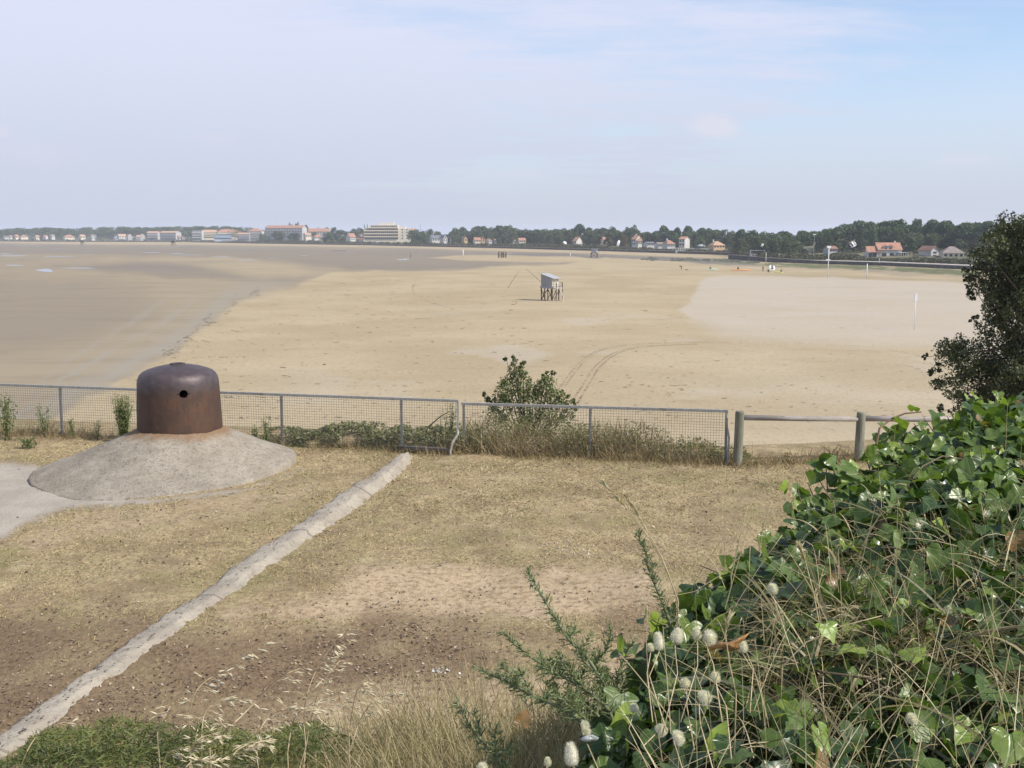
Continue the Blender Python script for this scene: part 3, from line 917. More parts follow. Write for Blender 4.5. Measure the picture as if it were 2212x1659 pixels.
for xx in np.linspace(px(1937), px(1956), 5): b.box((xx, -2.5, H * .05), (.16, .16, H * .6))
b.build('terrace', whitew, big)
b = MB(); b.box(((px(1957) + px(1947)) / 2, .2, H * .16), (px(1957) - px(1947), .1, H * .36)); b.build('glazing', glassm, big)
# dark hedge and earth bank below it
def hedge_box(name, x0, x1, y0, y1, off, label, seed):
    pass

# the beige balcony building
xm = 829.5; Y = float(shore_depth(xm)) + 70; q = F / Y
p = at(xm, 518.5, Y)
bb = thing('apartment_building', 'large beige five storey building with long balconies and stepped roof terraces', 'building', p, math.atan2(-p.x, p.y) - .12)
fh = 3.0
W1 = (862 - 787) / q
cxm = ((862 + 787) / 2 - xm) / q
body = MB()
body.box((cxm, 7, fh * 2 - 1.5), (W1 - 1, 14, fh * 4 + 3))
body.box((cxm + W1 * .06, 8, fh * 4.5), (W1 * .80, 11, fh))
body.box((cxm + W1 * .12, 9, fh * 5.2), (W1 * .42, 7, fh * .9))
body.box((cxm + W1 * .30, 9, fh * 5.45), (2.2, 3, fh * 1.3))
body.box((cxm + W1 * .05, 8, fh * 5.35), (1.6, 2, fh * 1.0))
rbx = ((885 + 858) / 2 - xm) / q; rw = (885 - 858) / q
body.box((rbx, 6.5, fh * 1.9 - 1.5), (rw, 12, fh * 3.8 + 3))
body.box((rbx - rw * .15, 8, fh * 4.1), (rw * .6, 8, fh * .7))
body.build('wall', creamw, bb)
for k in range(5):
    z = fh * k
    if k:
        b = MB(); ww = W1 if k < 4 else W1 * .84; cc = cxm if k < 4 else cxm + W1 * .05
        b.box((cc, -.7, z), (ww, 1.6, .22)); b.box((cc, -1.45, z + .5), (ww, .1, .75))
        b.box((cc - ww / 2 + .1, .3, z + .5), (.2, 2.0, 1.0)); b.build('balcony', creamw, bb)
    n = 17 if k < 4 else 14
    ww = (W1 - 2) if k < 4 else W1 * .76
    cc = cxm if k < 4 else cxm + W1 * .06
    for i in range(n):
        add_window(bb, cc + (-.5 + (i + .5) / n) * ww, 0 if k < 4 else 2.5, z + 1.6, ww / n * .72, 1.9)
for k in range(4):
    for i in range(2):
        add_window(bb, rbx + (-.18 + .36 * i) * rw + 1, .5, fh * k + 1.6, 1.1, 1.3)

# white balustrade with arches, portal and low walls
def panel_wall(label, xl, xr, yt_, yb_, off, mat, n, open_=.55, name='balustrade', cat='wall'):
    xm = (xl + xr) / 2; Y = float(shore_depth(xm)) + off; q = F / Y
    p = at(xm, yb_, Y); w = (xr - xl) / q; H = (yb_ - yt_) / q
    o = thing(name, label, cat, p, math.atan2(-p.x, p.y))
    b = MB(); b.box((0, 0, H - .12), (w, .4, .24)); b.box((0, 0, H * .2 - .4), (w, .36, H * .4 + .8))
    b.build('wall', mat, o)
    for i in range(n + 1):
        b = MB(); b.box(((-.5 + i / n) * (w - .5), 0, H * .6), (.45, .3, H * .75)); b.build('pillar', mat, o)
    return o
panel_wall('white balustrade wall with a row of openings above the sea wall', 1460, 1540, 536, 545, 10, whitew, 16)
panel_wall('open white concrete portal frame standing at the end of the sea wall', 1620, 1652, 540.5, 554, 12, greyw, 1, name='portal_frame', cat='structure')
# ================================================================== TREES
barkm = speckle('bark', (.05, .035, .025), (.12, .085, .06), 2, .95)
pinem = tinted('pine_foliage', (.036, .072, .034), (.125, .195, .075), .65, .12, objvar=.22)
oakm = tinted('oak_foliage', (.040, .072, .030), (.145, .195, .072), .6, .15, objvar=.3)
drym = tinted('yellowing_foliage', (.07, .06, .022), (.20, .15, .05), .7, .15)
scrubm = tinted('scrub_foliage', (.035, .045, .022), (.14, .135, .06), .75, .12)
def lobes_to_leaves(lobes, per, size, rng, up=.35, flat=1.0):
    """lobes: (cx,cy,cz, rx,ry,rz); leaves sit near the outside of each lobe"""
    Cs, Ns, Ts = [], [], []
    for L in lobes:
        n = max(8, int(per * rng.uniform(.8, 1.2)))
        d = unit(rng.normal(size=(n, 3)) + np.array([0, 0, up]))
        r = rng.uniform(.45, 1.0, n) ** .45
        r *= 1 + .16 * np.sin(d[:, 0] * 7 + L[0] * 9) * np.cos(d[:, 1] * 6 + L[1] * 7)
        Cs.append(np.array(L[:3]) + d * r[:, None] * np.array(L[3:]))
        Ns.append(d)
        Ts.append(np.clip(rng.normal(.45, .24, n) + rng.normal(0, .14), 0, 1))
    C, Nn, Tt = np.concatenate(Cs), np.concatenate(Ns), np.concatenate(Ts)
    V, Q = leaf_quads(C, size, rng, Nn, .8, .7)
    return V, Q, rep(Tt, 4)
def make_tree(name, seed, kind):
    """unit tree: one metre high, about one metre wide; scaled where it stands"""
    R = rng_of(seed)
    o = thing(name, None, 'tree')
    lobes = []
    if kind == 'umbrella':
        nl = 21
        for i in range(nl):
            a = R.uniform(0, 6.28); r = math.sqrt(R.uniform(0, 1)) * .40
            z = .83 - .36 * (r / .42) ** 2 + R.normal(0, .03)
            s = R.uniform(.13, .20)
            lobes.append((math.cos(a) * r, math.sin(a) * r, z, s * 1.15, s * 1.15, s * .72))
        per, leaf, tb = 150, .062, .62
    elif kind == 'tall':
        for i in range(21):
            a = R.uniform(0, 6.28); z = R.uniform(.36, .90); r = math.sqrt(R.uniform(0, 1)) * .40 * (1.12 - abs(z - .66) * 1.6)
            s = R.uniform(.12, .19)
            lobes.append((math.cos(a) * r, math.sin(a) * r, z, s, s, s * .8))
        per, leaf, tb = 140, .060, .6
    elif kind == 'round':
        for i in range(28):
            a = R.uniform(0, 6.28); z = R.uniform(.10, .86); r = math.sqrt(R.uniform(0.05, 1)) * .40 * math.sqrt(max(.1, 1 - ((z - .45) / .55) ** 2))
            s = R.uniform(.13, .20)
            lobes.append((math.cos(a) * r, math.sin(a) * r, z, s, s, s * .85))
        per, leaf, tb = 125, .060, .5
    elif kind == 'column':
        for i in range(14):
            z = .08 + .86 * i / 13; s = .42 * (1 - .75 * (z ** 2))
            lobes.append((R.normal(0, .05), R.normal(0, .05), z, s, s, .07))
        per, leaf, tb = 60, .075, .6
    else:                                      # bush
        for i in range(14):
            a = R.uniform(0, 6.28); r = math.sqrt(R.uniform(0, 1)) * .40; z = R.uniform(.15, .75) * (1.1 - r)
            s = R.uniform(.14, .22)
            lobes.append((math.cos(a) * r, math.sin(a) * r, z, s, s, s * .9))
        per, leaf, tb = 80, .06, .3
    b = MB()
    bend = R.normal(0, .03, 2)
    top = Vector((bend[0], bend[1], tb))
    b.tube([(0, 0, -.08), (bend[0] * .3, bend[1] * .3, tb * .4), top], [.030, .024, .016], 7)
    for L in lobes[:9]:
        st = top * R.uniform(.7, 1.0)
        b.tube([st, (st + Vector(L[:3])) / 2 + Vector((0, 0, -.02)), Vector(L[:3])], [.011, .008, .003], 5)
    b.build('trunk', barkm, o, smooth=True)
    V, Q, Tt = lobes_to_leaves(lobes, per, leaf, R)
    m = pinem if kind in ('umbrella', 'tall') else (drym if kind == 'dry' else oakm)
    if name == 'yellowing_tree': m = drym
    mesh_np('crown', V, Q, m, o, dict(tint=Tt))
    return o
PROTO = {}
USED = {}
def proto(key):
    if key not in PROTO:
        name, kind, n = {'umbrella': ('umbrella_pine', 'umbrella', 4), 'tall': ('pine_tree', 'tall', 4), 'round': ('evergreen_tree', 'round', 4),
                         'column': ('cypress_tree', 'column', 2), 'dry': ('yellowing_tree', 'round', 2), 'bush': ('bush', 'bush', 3)}[key]
        PROTO[key] = [make_tree(name, 100 + hash_(key) + i, kind) for i in range(n)]
        USED[key] = [False] * n
    return PROTO[key]
def hash_(s): return sum(ord(c) * (i + 3) for i, c in enumerate(s)) % 997
_tr = random.Random(77)
def place_tree(key, xm, ytop, wpx, off, label, group, cat='tree', zlow=0.0):
    P = proto(key)
    i = _tr.randrange(len(P))
    Y = float(shore_depth(xm)) + off
    p = on_land(xm, Y)
    top = at(xm, ytop, Y).z
    H = max(top - p.z, 1.5)
    Wd = wpx / F * Y
    s = (Wd, Wd * _tr.uniform(.8, 1.05), H)
    rz = _tr.uniform(0, 6.28)
    if not USED[key][i]:
        o = P[i]; USED[key][i] = True
        o.location = p; o.rotation_euler = (0, 0, rz); o.scale = s
        tag(o, label, cat, group)
    else:
        o = dup(P[i], p, rz, s, label, group)
    o['category'] = cat
    return o

# the far-left wood reads as one mass: one object
R = rng_of(900)
Vs, Qs, Ts, nb = [], [], [], 0
fx = np.array([-350, -100, 0, 25, 90, 150, 165, 195, 225, 265, 305, 370, 440, 480, 530, 570]); fy = np.array([497, 496, 495, 493, 491, 493.5, 492, 490, 491, 489, 491, 489, 487.5, 488.5, 490, 494])
lob = []
for k in range(430):
    x = R.uniform(-340, 575); off = R.uniform(120, 420)
    Y = float(shore_depth(x)) + off
    yt_ = np.interp(x, fx, fy) + R.uniform(0, 3.0) + (0 if R.uniform() < .55 else R.uniform(2, 12))
    p = at(x, yt_, Y); base = float(land_z(x, Y))
    s = R.uniform(4, 7.5)
    for j in range(4):
        lob.append((p.x + R.normal(0, s * .5), p.y + R.normal(0, s * .5), p.z - s * .45 - R.uniform(0, 2), s, s, s * .6))
    for j in range(3):
        lob.append((p.x + R.normal(0, s * .6), p.y + R.normal(0, s * .6), base + R.uniform(.15, .75) * (p.z - base), s * 1.1, s * 1.1, s * .8))
V, Q, Tt = lobes_to_leaves(lob, 46, 1.7, R)
forest = mesh_np('forest', V, Q, oakm, None, dict(tint=Tt))
tag(forest, 'continuous dark wood along the far left shore behind the villas', 'wood', kind='stuff')

# individual trees on the skyline: (column, top, width, metres behind the wall, kind)
G1 = 'trees around the far village'
for a in ((603, 497, 40, 45, 'round', 'broad dark tree in front of the long white block, left of two'),
          (636, 501, 32, 40, 'round', 'rounder low tree in front of the long white block, right of two'),
          (567, 502, 16, 40, 'round', 'small dark tree at the left foot of the long white block'),
          (580, 509, 22, 30, 'bush', 'low bush at the foot of the long white block'),
          (642, 480, 12, 190, 'tall', 'tall tree whose top shows above the red roof of the white block, left of two'),
          (629, 482, 12, 190, 'tall', 'tall tree whose top shows above the red roof of the white block, beside its twin'),
          (660, 486, 14, 170, 'tall', 'slim dark tree just right of the white block gable'),
          (690, 492, 10, 210, 'tall', 'small tree top between two orange roofs on the far skyline'),
          (706, 490, 22, 200, 'round', 'rounded tree behind the long orange roofed building'),
          (724, 490, 24, 200, 'round', 'rounded tree right of the long orange roofed building'),
          (735, 495, 30, 60, 'round', 'big dark tree in the scrub between the orange roofs'),
          (712, 499, 26, 55, 'round', 'green tree standing in the scrub behind the white shed'),
          (697, 507, 20, 40, 'bush', 'low green bush in the scrub left of the white shed'),
          (681, 500, 18, 70, 'round', 'small dark tree above the orange hipped roof'),
          (752, 499, 22, 100, 'round', 'dark tree left of the beige balcony building'),
          (762, 493, 24, 160, 'round', 'round headed tree on the skyline left of the beige balcony building'),
          (777, 490, 24, 165, 'round', 'round headed tree touching the beige balcony building'),
          (788, 485, 5, 150, 'column', 'leftmost of three dark cypresses behind the beige balcony building'),
          (794.5, 484.5, 5, 150, 'column', 'middle one of three dark cypresses behind the beige balcony building'),
          (801, 486.5, 5, 150, 'column', 'rightmost of three dark cypresses behind the beige balcony building'),
          (895, 493, 30, 40, 'round', 'dark tree hiding the right end of the beige balcony building'),
          (915, 498, 28, 40, 'round', 'dark spreading tree right of the beige balcony building'),
          (905, 504, 30, 30, 'round', 'low dark tree in front of the orange roofed block'),
          (929, 493, 18, 150, 'round', 'tree top above the flat grey roofed building'),
          (945, 499, 24, 110, 'round', 'tree right of the flat grey roofed building'),
          (975, 498, 20, 90, 'round', 'tree behind the white gable by the slate roof')):
    place_tree(a[4], a[0], a[1], a[2], a[3], a[5], G1)
G2 = 'pines of the shore wood'
KIND = {'umbrella': 'umbrella pine', 'tall': 'ragged pine', 'round': 'round evergreen tree', 'dry': 'yellowing tree', 'bush': 'low bush'}
def where(x):
    for lim, w in ((990, 'behind the slate roofed house'), (1070, 'above the brown gabled house'), (1150, 'above the two orange cottages'), (1225, 'right of the high orange roof'),
                   (1295, 'above the brown roofed white house'), (1350, 'around the half hidden orange roof'), (1415, 'behind the white villa with two gables'), (1475, 'behind the orange pillared villa'),
                   (1545, 'behind the white balustrade wall'), (1620, 'behind the yellowish bungalow'), (1720, 'above the white portal frame'), (1800, 'left of the lone brown roof'),
                   (1870, 'left of the big white house'), (1960, 'behind the big white house'), (2035, 'right of the big white house'), (2600, 'behind the far right hipped house')):
        if x < lim: return w
sky_t = [(985, 491, 34, 80, 'round'), (1003, 489, 28, 95, 'round'), (1027, 487, 36, 90, 'round'), (1045, 486.5, 34, 95, 'umbrella'), (1062, 489, 30, 90, 'round'), (1080, 486, 32, 100, 'umbrella'), (1098, 485.5, 34, 95, 'round'),
         (1112, 490, 34, 80, 'round'), (1127, 495, 26, 90, 'round'), (1152, 493, 34, 90, 'round'), (1176, 493, 36, 100, 'round'), (1197, 495, 30, 90, 'tall'), (1217, 491.5, 32, 85, 'round'), (1234, 493, 26, 90, 'round'),
         (1268, 490, 30, 95, 'round'), (1287, 491, 34, 90, 'umbrella'), (1307, 489.5, 34, 90, 'umbrella'), (1325, 488, 34, 85, 'round'), (1341, 496, 22, 90, 'tall'), (1362, 487.5, 26, 70, 'tall'), (1378, 494, 30, 80, 'round'),
         (1400, 499, 34, 75, 'umbrella'), (1416, 497, 30, 80, 'umbrella'), (1450, 497, 30, 75, 'umbrella'), (1462, 490, 20, 90, 'umbrella'), (1500, 499, 30, 70, 'round'), (1515, 491, 28, 85, 'umbrella'), (1532, 491, 28, 80, 'umbrella'),
         (1547, 494, 26, 85, 'umbrella'), (1562, 494, 30, 80, 'round'), (1580, 497, 30, 80, 'round'), (1600, 494, 34, 80, 'umbrella'), (1626, 495, 38, 85, 'umbrella'), (1650, 498, 36, 85, 'round')]
sky_r = [(1672, 503, 36, 60, 'round'), (1692, 498, 40, 75, 'umbrella'), (1715, 507, 34, 60, 'round'), (1733, 498, 34, 75, 'umbrella'), (1764, 497, 44, 75, 'umbrella'), (1786, 493, 40, 80, 'round'), (1806, 488, 42, 80, 'umbrella'),
         (1826, 481, 44, 85, 'umbrella'), (1852, 473, 46, 90, 'umbrella'), (1874, 477, 42, 85, 'umbrella'), (1895, 484, 36, 80, 'round'), (1914, 473.5, 44, 90, 'umbrella'), (1941, 472, 48, 90, 'umbrella'), (1962, 479, 34, 85, 'tall'),
         (1979, 474.5, 26, 90, 'tall'), (2016, 472, 46, 90, 'umbrella'), (2040, 476, 46, 85, 'umbrella'), (2060, 484, 36, 80, 'round'), (2084, 478.5, 42, 80, 'umbrella'), (2105, 477, 44, 85, 'umbrella'), (2130, 477, 46, 80, 'umbrella'),
         (2165, 480, 50, 80, 'umbrella'), (2210, 478, 54, 80, 'round'), (2260, 482, 54, 80, 'umbrella'), (2310, 480, 54, 80, 'round'), (2370, 484, 60, 80, 'umbrella')]
sky_r = [(x, y_ - 1.0, w_ * 1.1, o_, k_) for x, y_, w_, o_, k_ in sky_r]
for x, y_, w_, off, k in sky_t + sky_r:
    place_tree(k, x, y_, w_ * 1.12, off, KIND[k] + ' on the skyline ' + where(x), G2)
for a in ((1251, 482.5, 30, 80, 'umbrella', 'tallest umbrella pine of the middle wood, flat crown high above its neighbours'),
          (1433, 484.5, 28, 75, 'umbrella', 'high domed pine above the wide orange roofed pillared villa'),
          (1486, 486.5, 30, 80, 'umbrella', 'open crowned umbrella pine with sky showing under it, right of the domed pine'),
          (1313, 511, 24, 38, 'dry', 'yellowish tree in front of the half hidden orange roof'),
          (1345, 507, 24, 45, 'dry', 'brownish tree left of the white villa with two gables'),
          (1297, 503, 26, 60, 'round', 'dark tree left of the yellowish tree')):
    place_tree(a[4], a[0], a[1], a[2], a[3], a[5], G2)
# lower trees that fill the wood below the skyline
gx = np.array([960, 1100, 1180, 1260, 1350, 1500, 1660, 1720, 1800, 1860, 2000, 2150, 2400]); gy = np.array([497, 494, 500, 497, 499, 502, 504, 509, 498, 487, 486, 488, 492])
by_ = np.array([512, 512, 513, 514, 516, 522, 530, 533, 532, 530, 530, 532, 540])
BLOCK = [(1120, 1138, 512), (1146, 1163, 503), (1229, 1252, 510), (1298, 1318, 509), (1358, 1392, 507), (1394, 1486, 517), (1460, 1486, 509), (1536, 1573, 519), (1787, 1815, 529), (1872, 1958, 521), (2008, 2028, 530), (2032, 2086, 530), (928, 972, 506), (1000, 1052, 509)]
n = 0
while n < 125:
    x = _tr.uniform(960, 2400)
    off = _tr.uniform(22, 95)
    f = _tr.random()
    yt_ = float(np.interp(x, gx, gy)) * (1 - f) + f * float(np.interp(x, gx, by_)) - 4
    w_ = float(np.interp(x, [960, 1700, 2300], [24, 34, 46])) * _tr.uniform(.8, 1.2)
    hit = [b_ for b_ in BLOCK if b_[0] - w_ * .45 < x < b_[1] + w_ * .45]
    if hit and off < 62:
        off = _tr.uniform(62, 95); yt_ = min(yt_, min(b_[2] for b_ in hit) + _tr.uniform(-14, 0))
    if hit and yt_ > min(b_[2] for b_ in hit) + 3: continue
    k = _tr.choice(['round', 'round', 'round', 'tall'])
    place_tree(k, x, yt_, w_, off, KIND[k] + ' filling the wood ' + where(x), G2)
    n += 1

# a deeper row that closes the wood
for i in range(64):
    x = 965 + i * 23 + _tr.uniform(-8, 8)
    k = _tr.choice(['round', 'tall', 'round'])
    place_tree(k, x, float(np.interp(x, gx, gy)) + _tr.uniform(1, 9), float(np.interp(x, [960, 1700, 2300], [30, 40, 50])) * _tr.uniform(.9, 1.2), _tr.uniform(96, 135), KIND[k] + ' deep in the wood ' + where(x), G2)
# scrub along the top of the shore, hedges below the houses: nobody could count these
R = rng_of(321)
lob = []
def scrub_run(x0, x1, o0, o1, hpx, n):
    for k in range(n):
        x = R.uniform(x0, x1); off = R.uniform(o0, o1); Y = float(shore_depth(x)) + off
        p = on_land(x, Y); h = hpx / F * Y * R.uniform(.5, 1.1); s = max(1.0, h * R.uniform(.5, .9))
        lob.append((p.x, p.y, p.z + h * .35, s * 1.5, s * 1.5, h * .65))
scrub_run(555, 760, 4, 28, 7, 130); scrub_run(500, 760, 2, 6, 3, 70); scrub_run(760, 900, 4, 16, 6, 90)
scrub_run(900, 1110, 4, 22, 6, 120); scrub_run(1110, 1300, 3, 20, 9, 170); scrub_run(1300, 1420, 3, 16, 6, 70); scrub_run(1420, 1590, 2, 9, 5, 60)
scrub_run(1573, 1700, 6, 26, 11, 110); scrub_run(1700, 1850, 9, 26, 9, 110); scrub_run(1850, 1965, 8, 14, 4.2, 120); scrub_run(1965, 2160, 8, 18, 7, 120); scrub_run(2160, 2500, 9, 30, 14, 60)
scrub_run(0, 560, 6, 40, 3.2, 180); scrub_run(1650, 2200, 44, 75, 7, 170)
V, Q, Tt = lobes_to_leaves(lob, 70, .62, R, .6)
o = mesh_np('undergrowth', V, Q, scrubm, None, dict(tint=Tt))
tag(o, 'olive scrub and low hedges covering the bank above the sea walls', 'scrub', kind='stuff')

for key, P in PROTO.items():                  # a kind that found no place
    for o, u_ in zip(P, USED[key]):
        if not u_:
            for ch in KIDS.get(o.name, []): bpy.data.objects.remove(ch)
            bpy.data.objects.remove(o)
# ================================================================== THINGS ON THE SAND
darkwood = speckle('dark_timber', (.05, .04, .032), (.13, .10, .08), 2.5, .9)
greywood = speckle('silver_boards', (.27, .27, .28), (.42, .42, .43), 2.0, .85, 0, 1, None, 0, (9, 9, .6))
palewood = speckle('pale_boards', (.50, .45, .37), (.62, .57, .48), 2.0, .85, 0, 1, None, 0, (9, 9, .6))
whitep = speckle('white_paint', (.70, .70, .69), (.82, .82, .80), 3, .5)
# the fishing cabin on stilts
p = gnd(1190, 649, SAND); q = p.y / F
hut = thing('fishing_hut', 'grey boarded fishing cabin on stilts with a sloping roof, balcony and ladder', 'hut', p, rad(-41))
Lx, Ly, z0 = 2.2, 1.9, 2.02
for x in (-1.35, -.62, .95):
    for y in (-.85, .85):
        b = MB(); b.bar((x + .04, y, -.2), (x, y, z0 - .05), .13); b.build('leg', darkwood, hut)
for x in (1.75,):
    for y in (-.8, .8):
        b = MB(); b.bar((x, y, -.2), (x, y, z0 + .95), .11); b.build('leg', darkwood, hut)
for a, b_ in (((-1.3, -.86, 1.8), (-.55, -.86, .15)), ((-.62, -.86, 1.85), (-1.2, -.86, .1)), ((.95, -.86, 1.6), (-.15, -.86, .05)), ((-1.3, .86, 1.8), (-.5, .86, .2)), ((1.0, .86, 1.6), (0, .86, .1)), ((1.0, -.86, .2), (1.7, -.86, 1.7)), ((1.0, .9, 1.7), (1.7, .9, .2)), ((-1.36, -.8, .2), (-1.36, .8, 1.7))):
    b = MB(); b.bar(a, b_, .08); b.build('brace', darkwood, hut)
b = MB()
b.box((.05, 0, z0 + .03), (3.0, 2.0, .12)); b.box((-.1, -1.0, z0 + .12), (2.75, .07, .32)); b.box((-.1, 1.0, z0 + .12), (2.75, .07, .32))
b.build('platform', greywood, hut)
b = MB()
xl_, xr_, hl, hr = -1.36, .86, 2.15, 1.55
zf = z0 + .10
b.add([(xl_, -.92, zf), (xr_, -.92, zf), (xr_, -.92, zf + hr), (xl_, -.92, zf + hl), (xl_, .92, zf), (xr_, .92, zf), (xr_, .92, zf + hr), (xl_, .92, zf + hl)],
      [(0, 1, 2, 3), (5, 4, 7, 6), (4, 0, 3, 7), (1, 5, 6, 2), (0, 4, 5, 1), (3, 2, 6, 7)])
for i in range(13):
    x = xl_ + .08 + i * .172
    b.box((x, -.935, zf + (hl + (hr - hl) * (x - xl_) / (xr_ - xl_)) / 2 - .02), (.02, .03, hl + (hr - hl) * (x - xl_) / (xr_ - xl_) - .08))
b.build('cabin_wall', greywood, hut)
b = MB(); b.box((.875, .0, zf + .75), (.05, .75, 1.45)); b.build('door', palewood, hut)
for y in (-.68, .68):
    b = MB(); b.box((.88, y, zf + .72), (.06, .42, 1.4)); b.build('end_board', palewood, hut)
b = MB()
dx_, dz_ = xr_ - xl_, hr - hl
ca = math.atan2(-dz_, dx_ + .0)
M = Matrix.Rotation(ca, 3, 'Y')
b.box(((xl_ + xr_) / 2 + .22, 0, zf + (hl + hr) / 2 + .02), (2.95, 2.15, .09), M=M)
b.build('roof', greywood, hut)
b = MB()
for z in (.35, .65, .95): b.box((1.32, -.84, z0 + z), (.9, .035, .09)); b.box((1.32, .84, z0 + z), (.9, .035, .09))
for x in (1.0, 1.35, 1.72): b.box((x, -.87, z0 + .5), (.05, .03, 1.0))
b.build('railing', palewood, hut)
b = MB(); b.box((1.38, 0, z0 + .04), (.80, 1.86, .14)); b.build('balcony', palewood, hut)
b = MB()
for y in (-.2, .22): b.bar((1.86, y, z0 + .25), (2.55, y, -.05), .07, .09)
for k in range(7):
    s = k / 7 + .06; b.box((1.86 + .69 * s, .01, z0 + .25 - (z0 + .3) * s), (.16, .44, .05))
b.build('ladder', palewood, hut)
# its lift-net spars, leaning out to seaward
for a, b_, lab in (((1097, 622), (1121, 585), 'thin dark leaning spar left of the stilt cabin, apart from it'), ((1172, 612), (1137, 581), 'thin dark spar sloping up and left from the stilt cabin wall')):
    A, B = at(a[0], a[1], p.y - .6), at(b_[0], b_[1], p.y - .6)
    m = MB(); C_ = A.lerp(B, .35)
    A2 = A if a[0] > 1150 else A
    m.tube([A2, C_, B], [.035, .028, .018], 5)
    tag(m.build('spar', darkwood), lab, 'spar')
# mooring bits near the cabin
m = MB(); g = gnd(1112, 658, SAND)
m.tube([g + Vector((-.5, 0, .03)), g + Vector((0, .1, .05)), g + Vector((.35, .3, .28)), g + Vector((.3, .3, .45))], .035, 5)
tag(m.build('driftwood', darkwood), 'small crooked stick lying on the sand before the stilt cabin', 'driftwood')
# farther stilt platforms
def stilt(label, xl, xr, yt_, yb_, top, boards=False, name='stilt_platform'):
    xm = (xl + xr) / 2; p = gnd(xm, yb_, SAND); q = F / p.y
    w, H = (xr - xl) / q, (yb_ - yt_) / q
    o = thing(name, label, 'platform', p, rad(-12))
    for x in (-w / 2, w / 2):
        for y in (-w * .4, w * .4):
            b = MB(); b.bar((x, y, -.2), (x, y, H * (.55 if top else 1.0)), .2); b.build('leg', darkwood, o)
    b = MB()
    b.box((0, 0, H * .52), (w + .5, w * .9 + .3, .22)); b.build('platform', darkwood, o)
    for s in (-1, 1):
        b = MB(); b.bar((-w / 2 * s, -w * .42, .1), (w / 2 * s, -w * .42, H * .5), .14); b.build('brace', darkwood, o)
    if top:
        b = MB(); b.box((0, 0, H * .78), (w * .9, w * .8, H * .44)); b.build('cabin_wall', boards, o)
        b = MB(); b.box((.1, 0, H * 1.02), (w * 1.1, w, .15)); b.build('roof', greywood, o)
    else:
        b = MB()
        for y in (-w * .4, w * .4): b.box((0, y, H * .97), (w + .2, .1, .16)); b.box((0, y, H * .78), (w + .1, .08, .1))
        b.build('railing', darkwood, o)
    return o
stilt('open timber stilt platform without a cabin, left of a pair on the sand spit', 1077, 1084, 544, 557, False)
stilt('open timber stilt platform without a cabin, right of a pair on the sand spit', 1087, 1093, 544, 557, False)
stilt('far grey stilt cabin standing on wet sand before the sea wall', 1277, 1290, 538, 556.5, True, greywood, 'fishing_hut')['category'] = 'hut'
stilt('tiny dark stilt cabin on the far left flats, left of two', 175.5, 181, 519, 529, True, darkwood, 'fishing_hut')['category'] = 'hut'
stilt('tiny dark stilt cabin on the far left flats, right of two', 371, 378, 520, 530.5, True, darkwood, 'fishing_hut')['category'] = 'hut'
def pole(label, x, yt_, yb_, r, mat, head=None):
    p = gnd(x, yb_, SAND); H = (yb_ - yt_) / F * p.y
    o = thing('marker_pole', label, 'pole', p)
    b = MB(); b.tube([(0, 0, -.2), (0, 0, H)], r, 8); b.build('post', mat, o, smooth=True)
    if head:
        b = MB()
        if head == 'box': b.box((0, 0, H - .42), (.24, .2, .84)); b.box((0, 0, H + .02), (.30, .26, .05))
        elif head == 'cross': b.box((0, 0, H - .02), (.9, .25, .5)); b.box((-.1, -.05, H * .58), (1.1, .2, .25))
        elif head == 'mark': b.box((0, 0, H - .3), (.35, .35, .6))
        b.build('head', whitep if head != 'mark' else greywood, o)
    return o
pole('slender white pole with a white box on top standing on the pale sand', 1974.5, 635, 713, .04, whitep, 'box')
pole('tall white lamp pole with a crosspiece near the right shore', 1788, 534, 600, .10, whitep, 'cross')
pole('plain white post on the sand between the lamp pole and the dark tree', 1872, 570, 602, .10, whitep)
pole('thin white marker post left of the pair of stilt platforms', 1000.5, 540, 557, .16, whitep)
pole('thin dark marker post on the wet flats beside a pool', 887.5, 546.5, 557, .12, darkwood)
pole('pale marker post left of the far grey stilt cabin', 1232, 543, 557, .14, whitep, 'mark')
pole('thin pale post just right of the far grey stilt cabin', 1298.5, 543, 555, .09, palewood)
pole('pale post standing where the nearer sea wall begins', 1654, 546, 572, .12, palewood)
# street lamp in the wood, antenna
o = on_land(1757, float(shore_depth(1757)) + 16)
t_ = thing('street_lamp', 'white headed street lamp standing in front of the right hand wood', 'street lamp', o)
H = at(1757, 507, o.y).z - o.z
b = MB(); b.tube([(0, 0, -.3), (0, 0, H)], .08, 6); b.build('post', greywood, t_)
b = MB(); b.box((0, 0, H + .05), (.9, .4, .35)); b.build('lamp_head', whitep, t_)
o = on_land(908.5, float(shore_depth(908.5)) + 180)
H = at(908.5, 481, o.y).z - o.z
t_ = thing('antenna_mast', 'thin antenna mast above the trees right of the balcony building', 'antenna', o)
b = MB(); b.tube([(0, 0, -.3), (0, 0, H)], [.25, .12], 6); b.build('mast', greywood, t_)
b = MB(); b.box((0, 0, H * .62), (3.4, .25, .3)); b.box((0, 0, H * .8), (1.6, .2, .2)); b.build('aerial', greywood, t_)
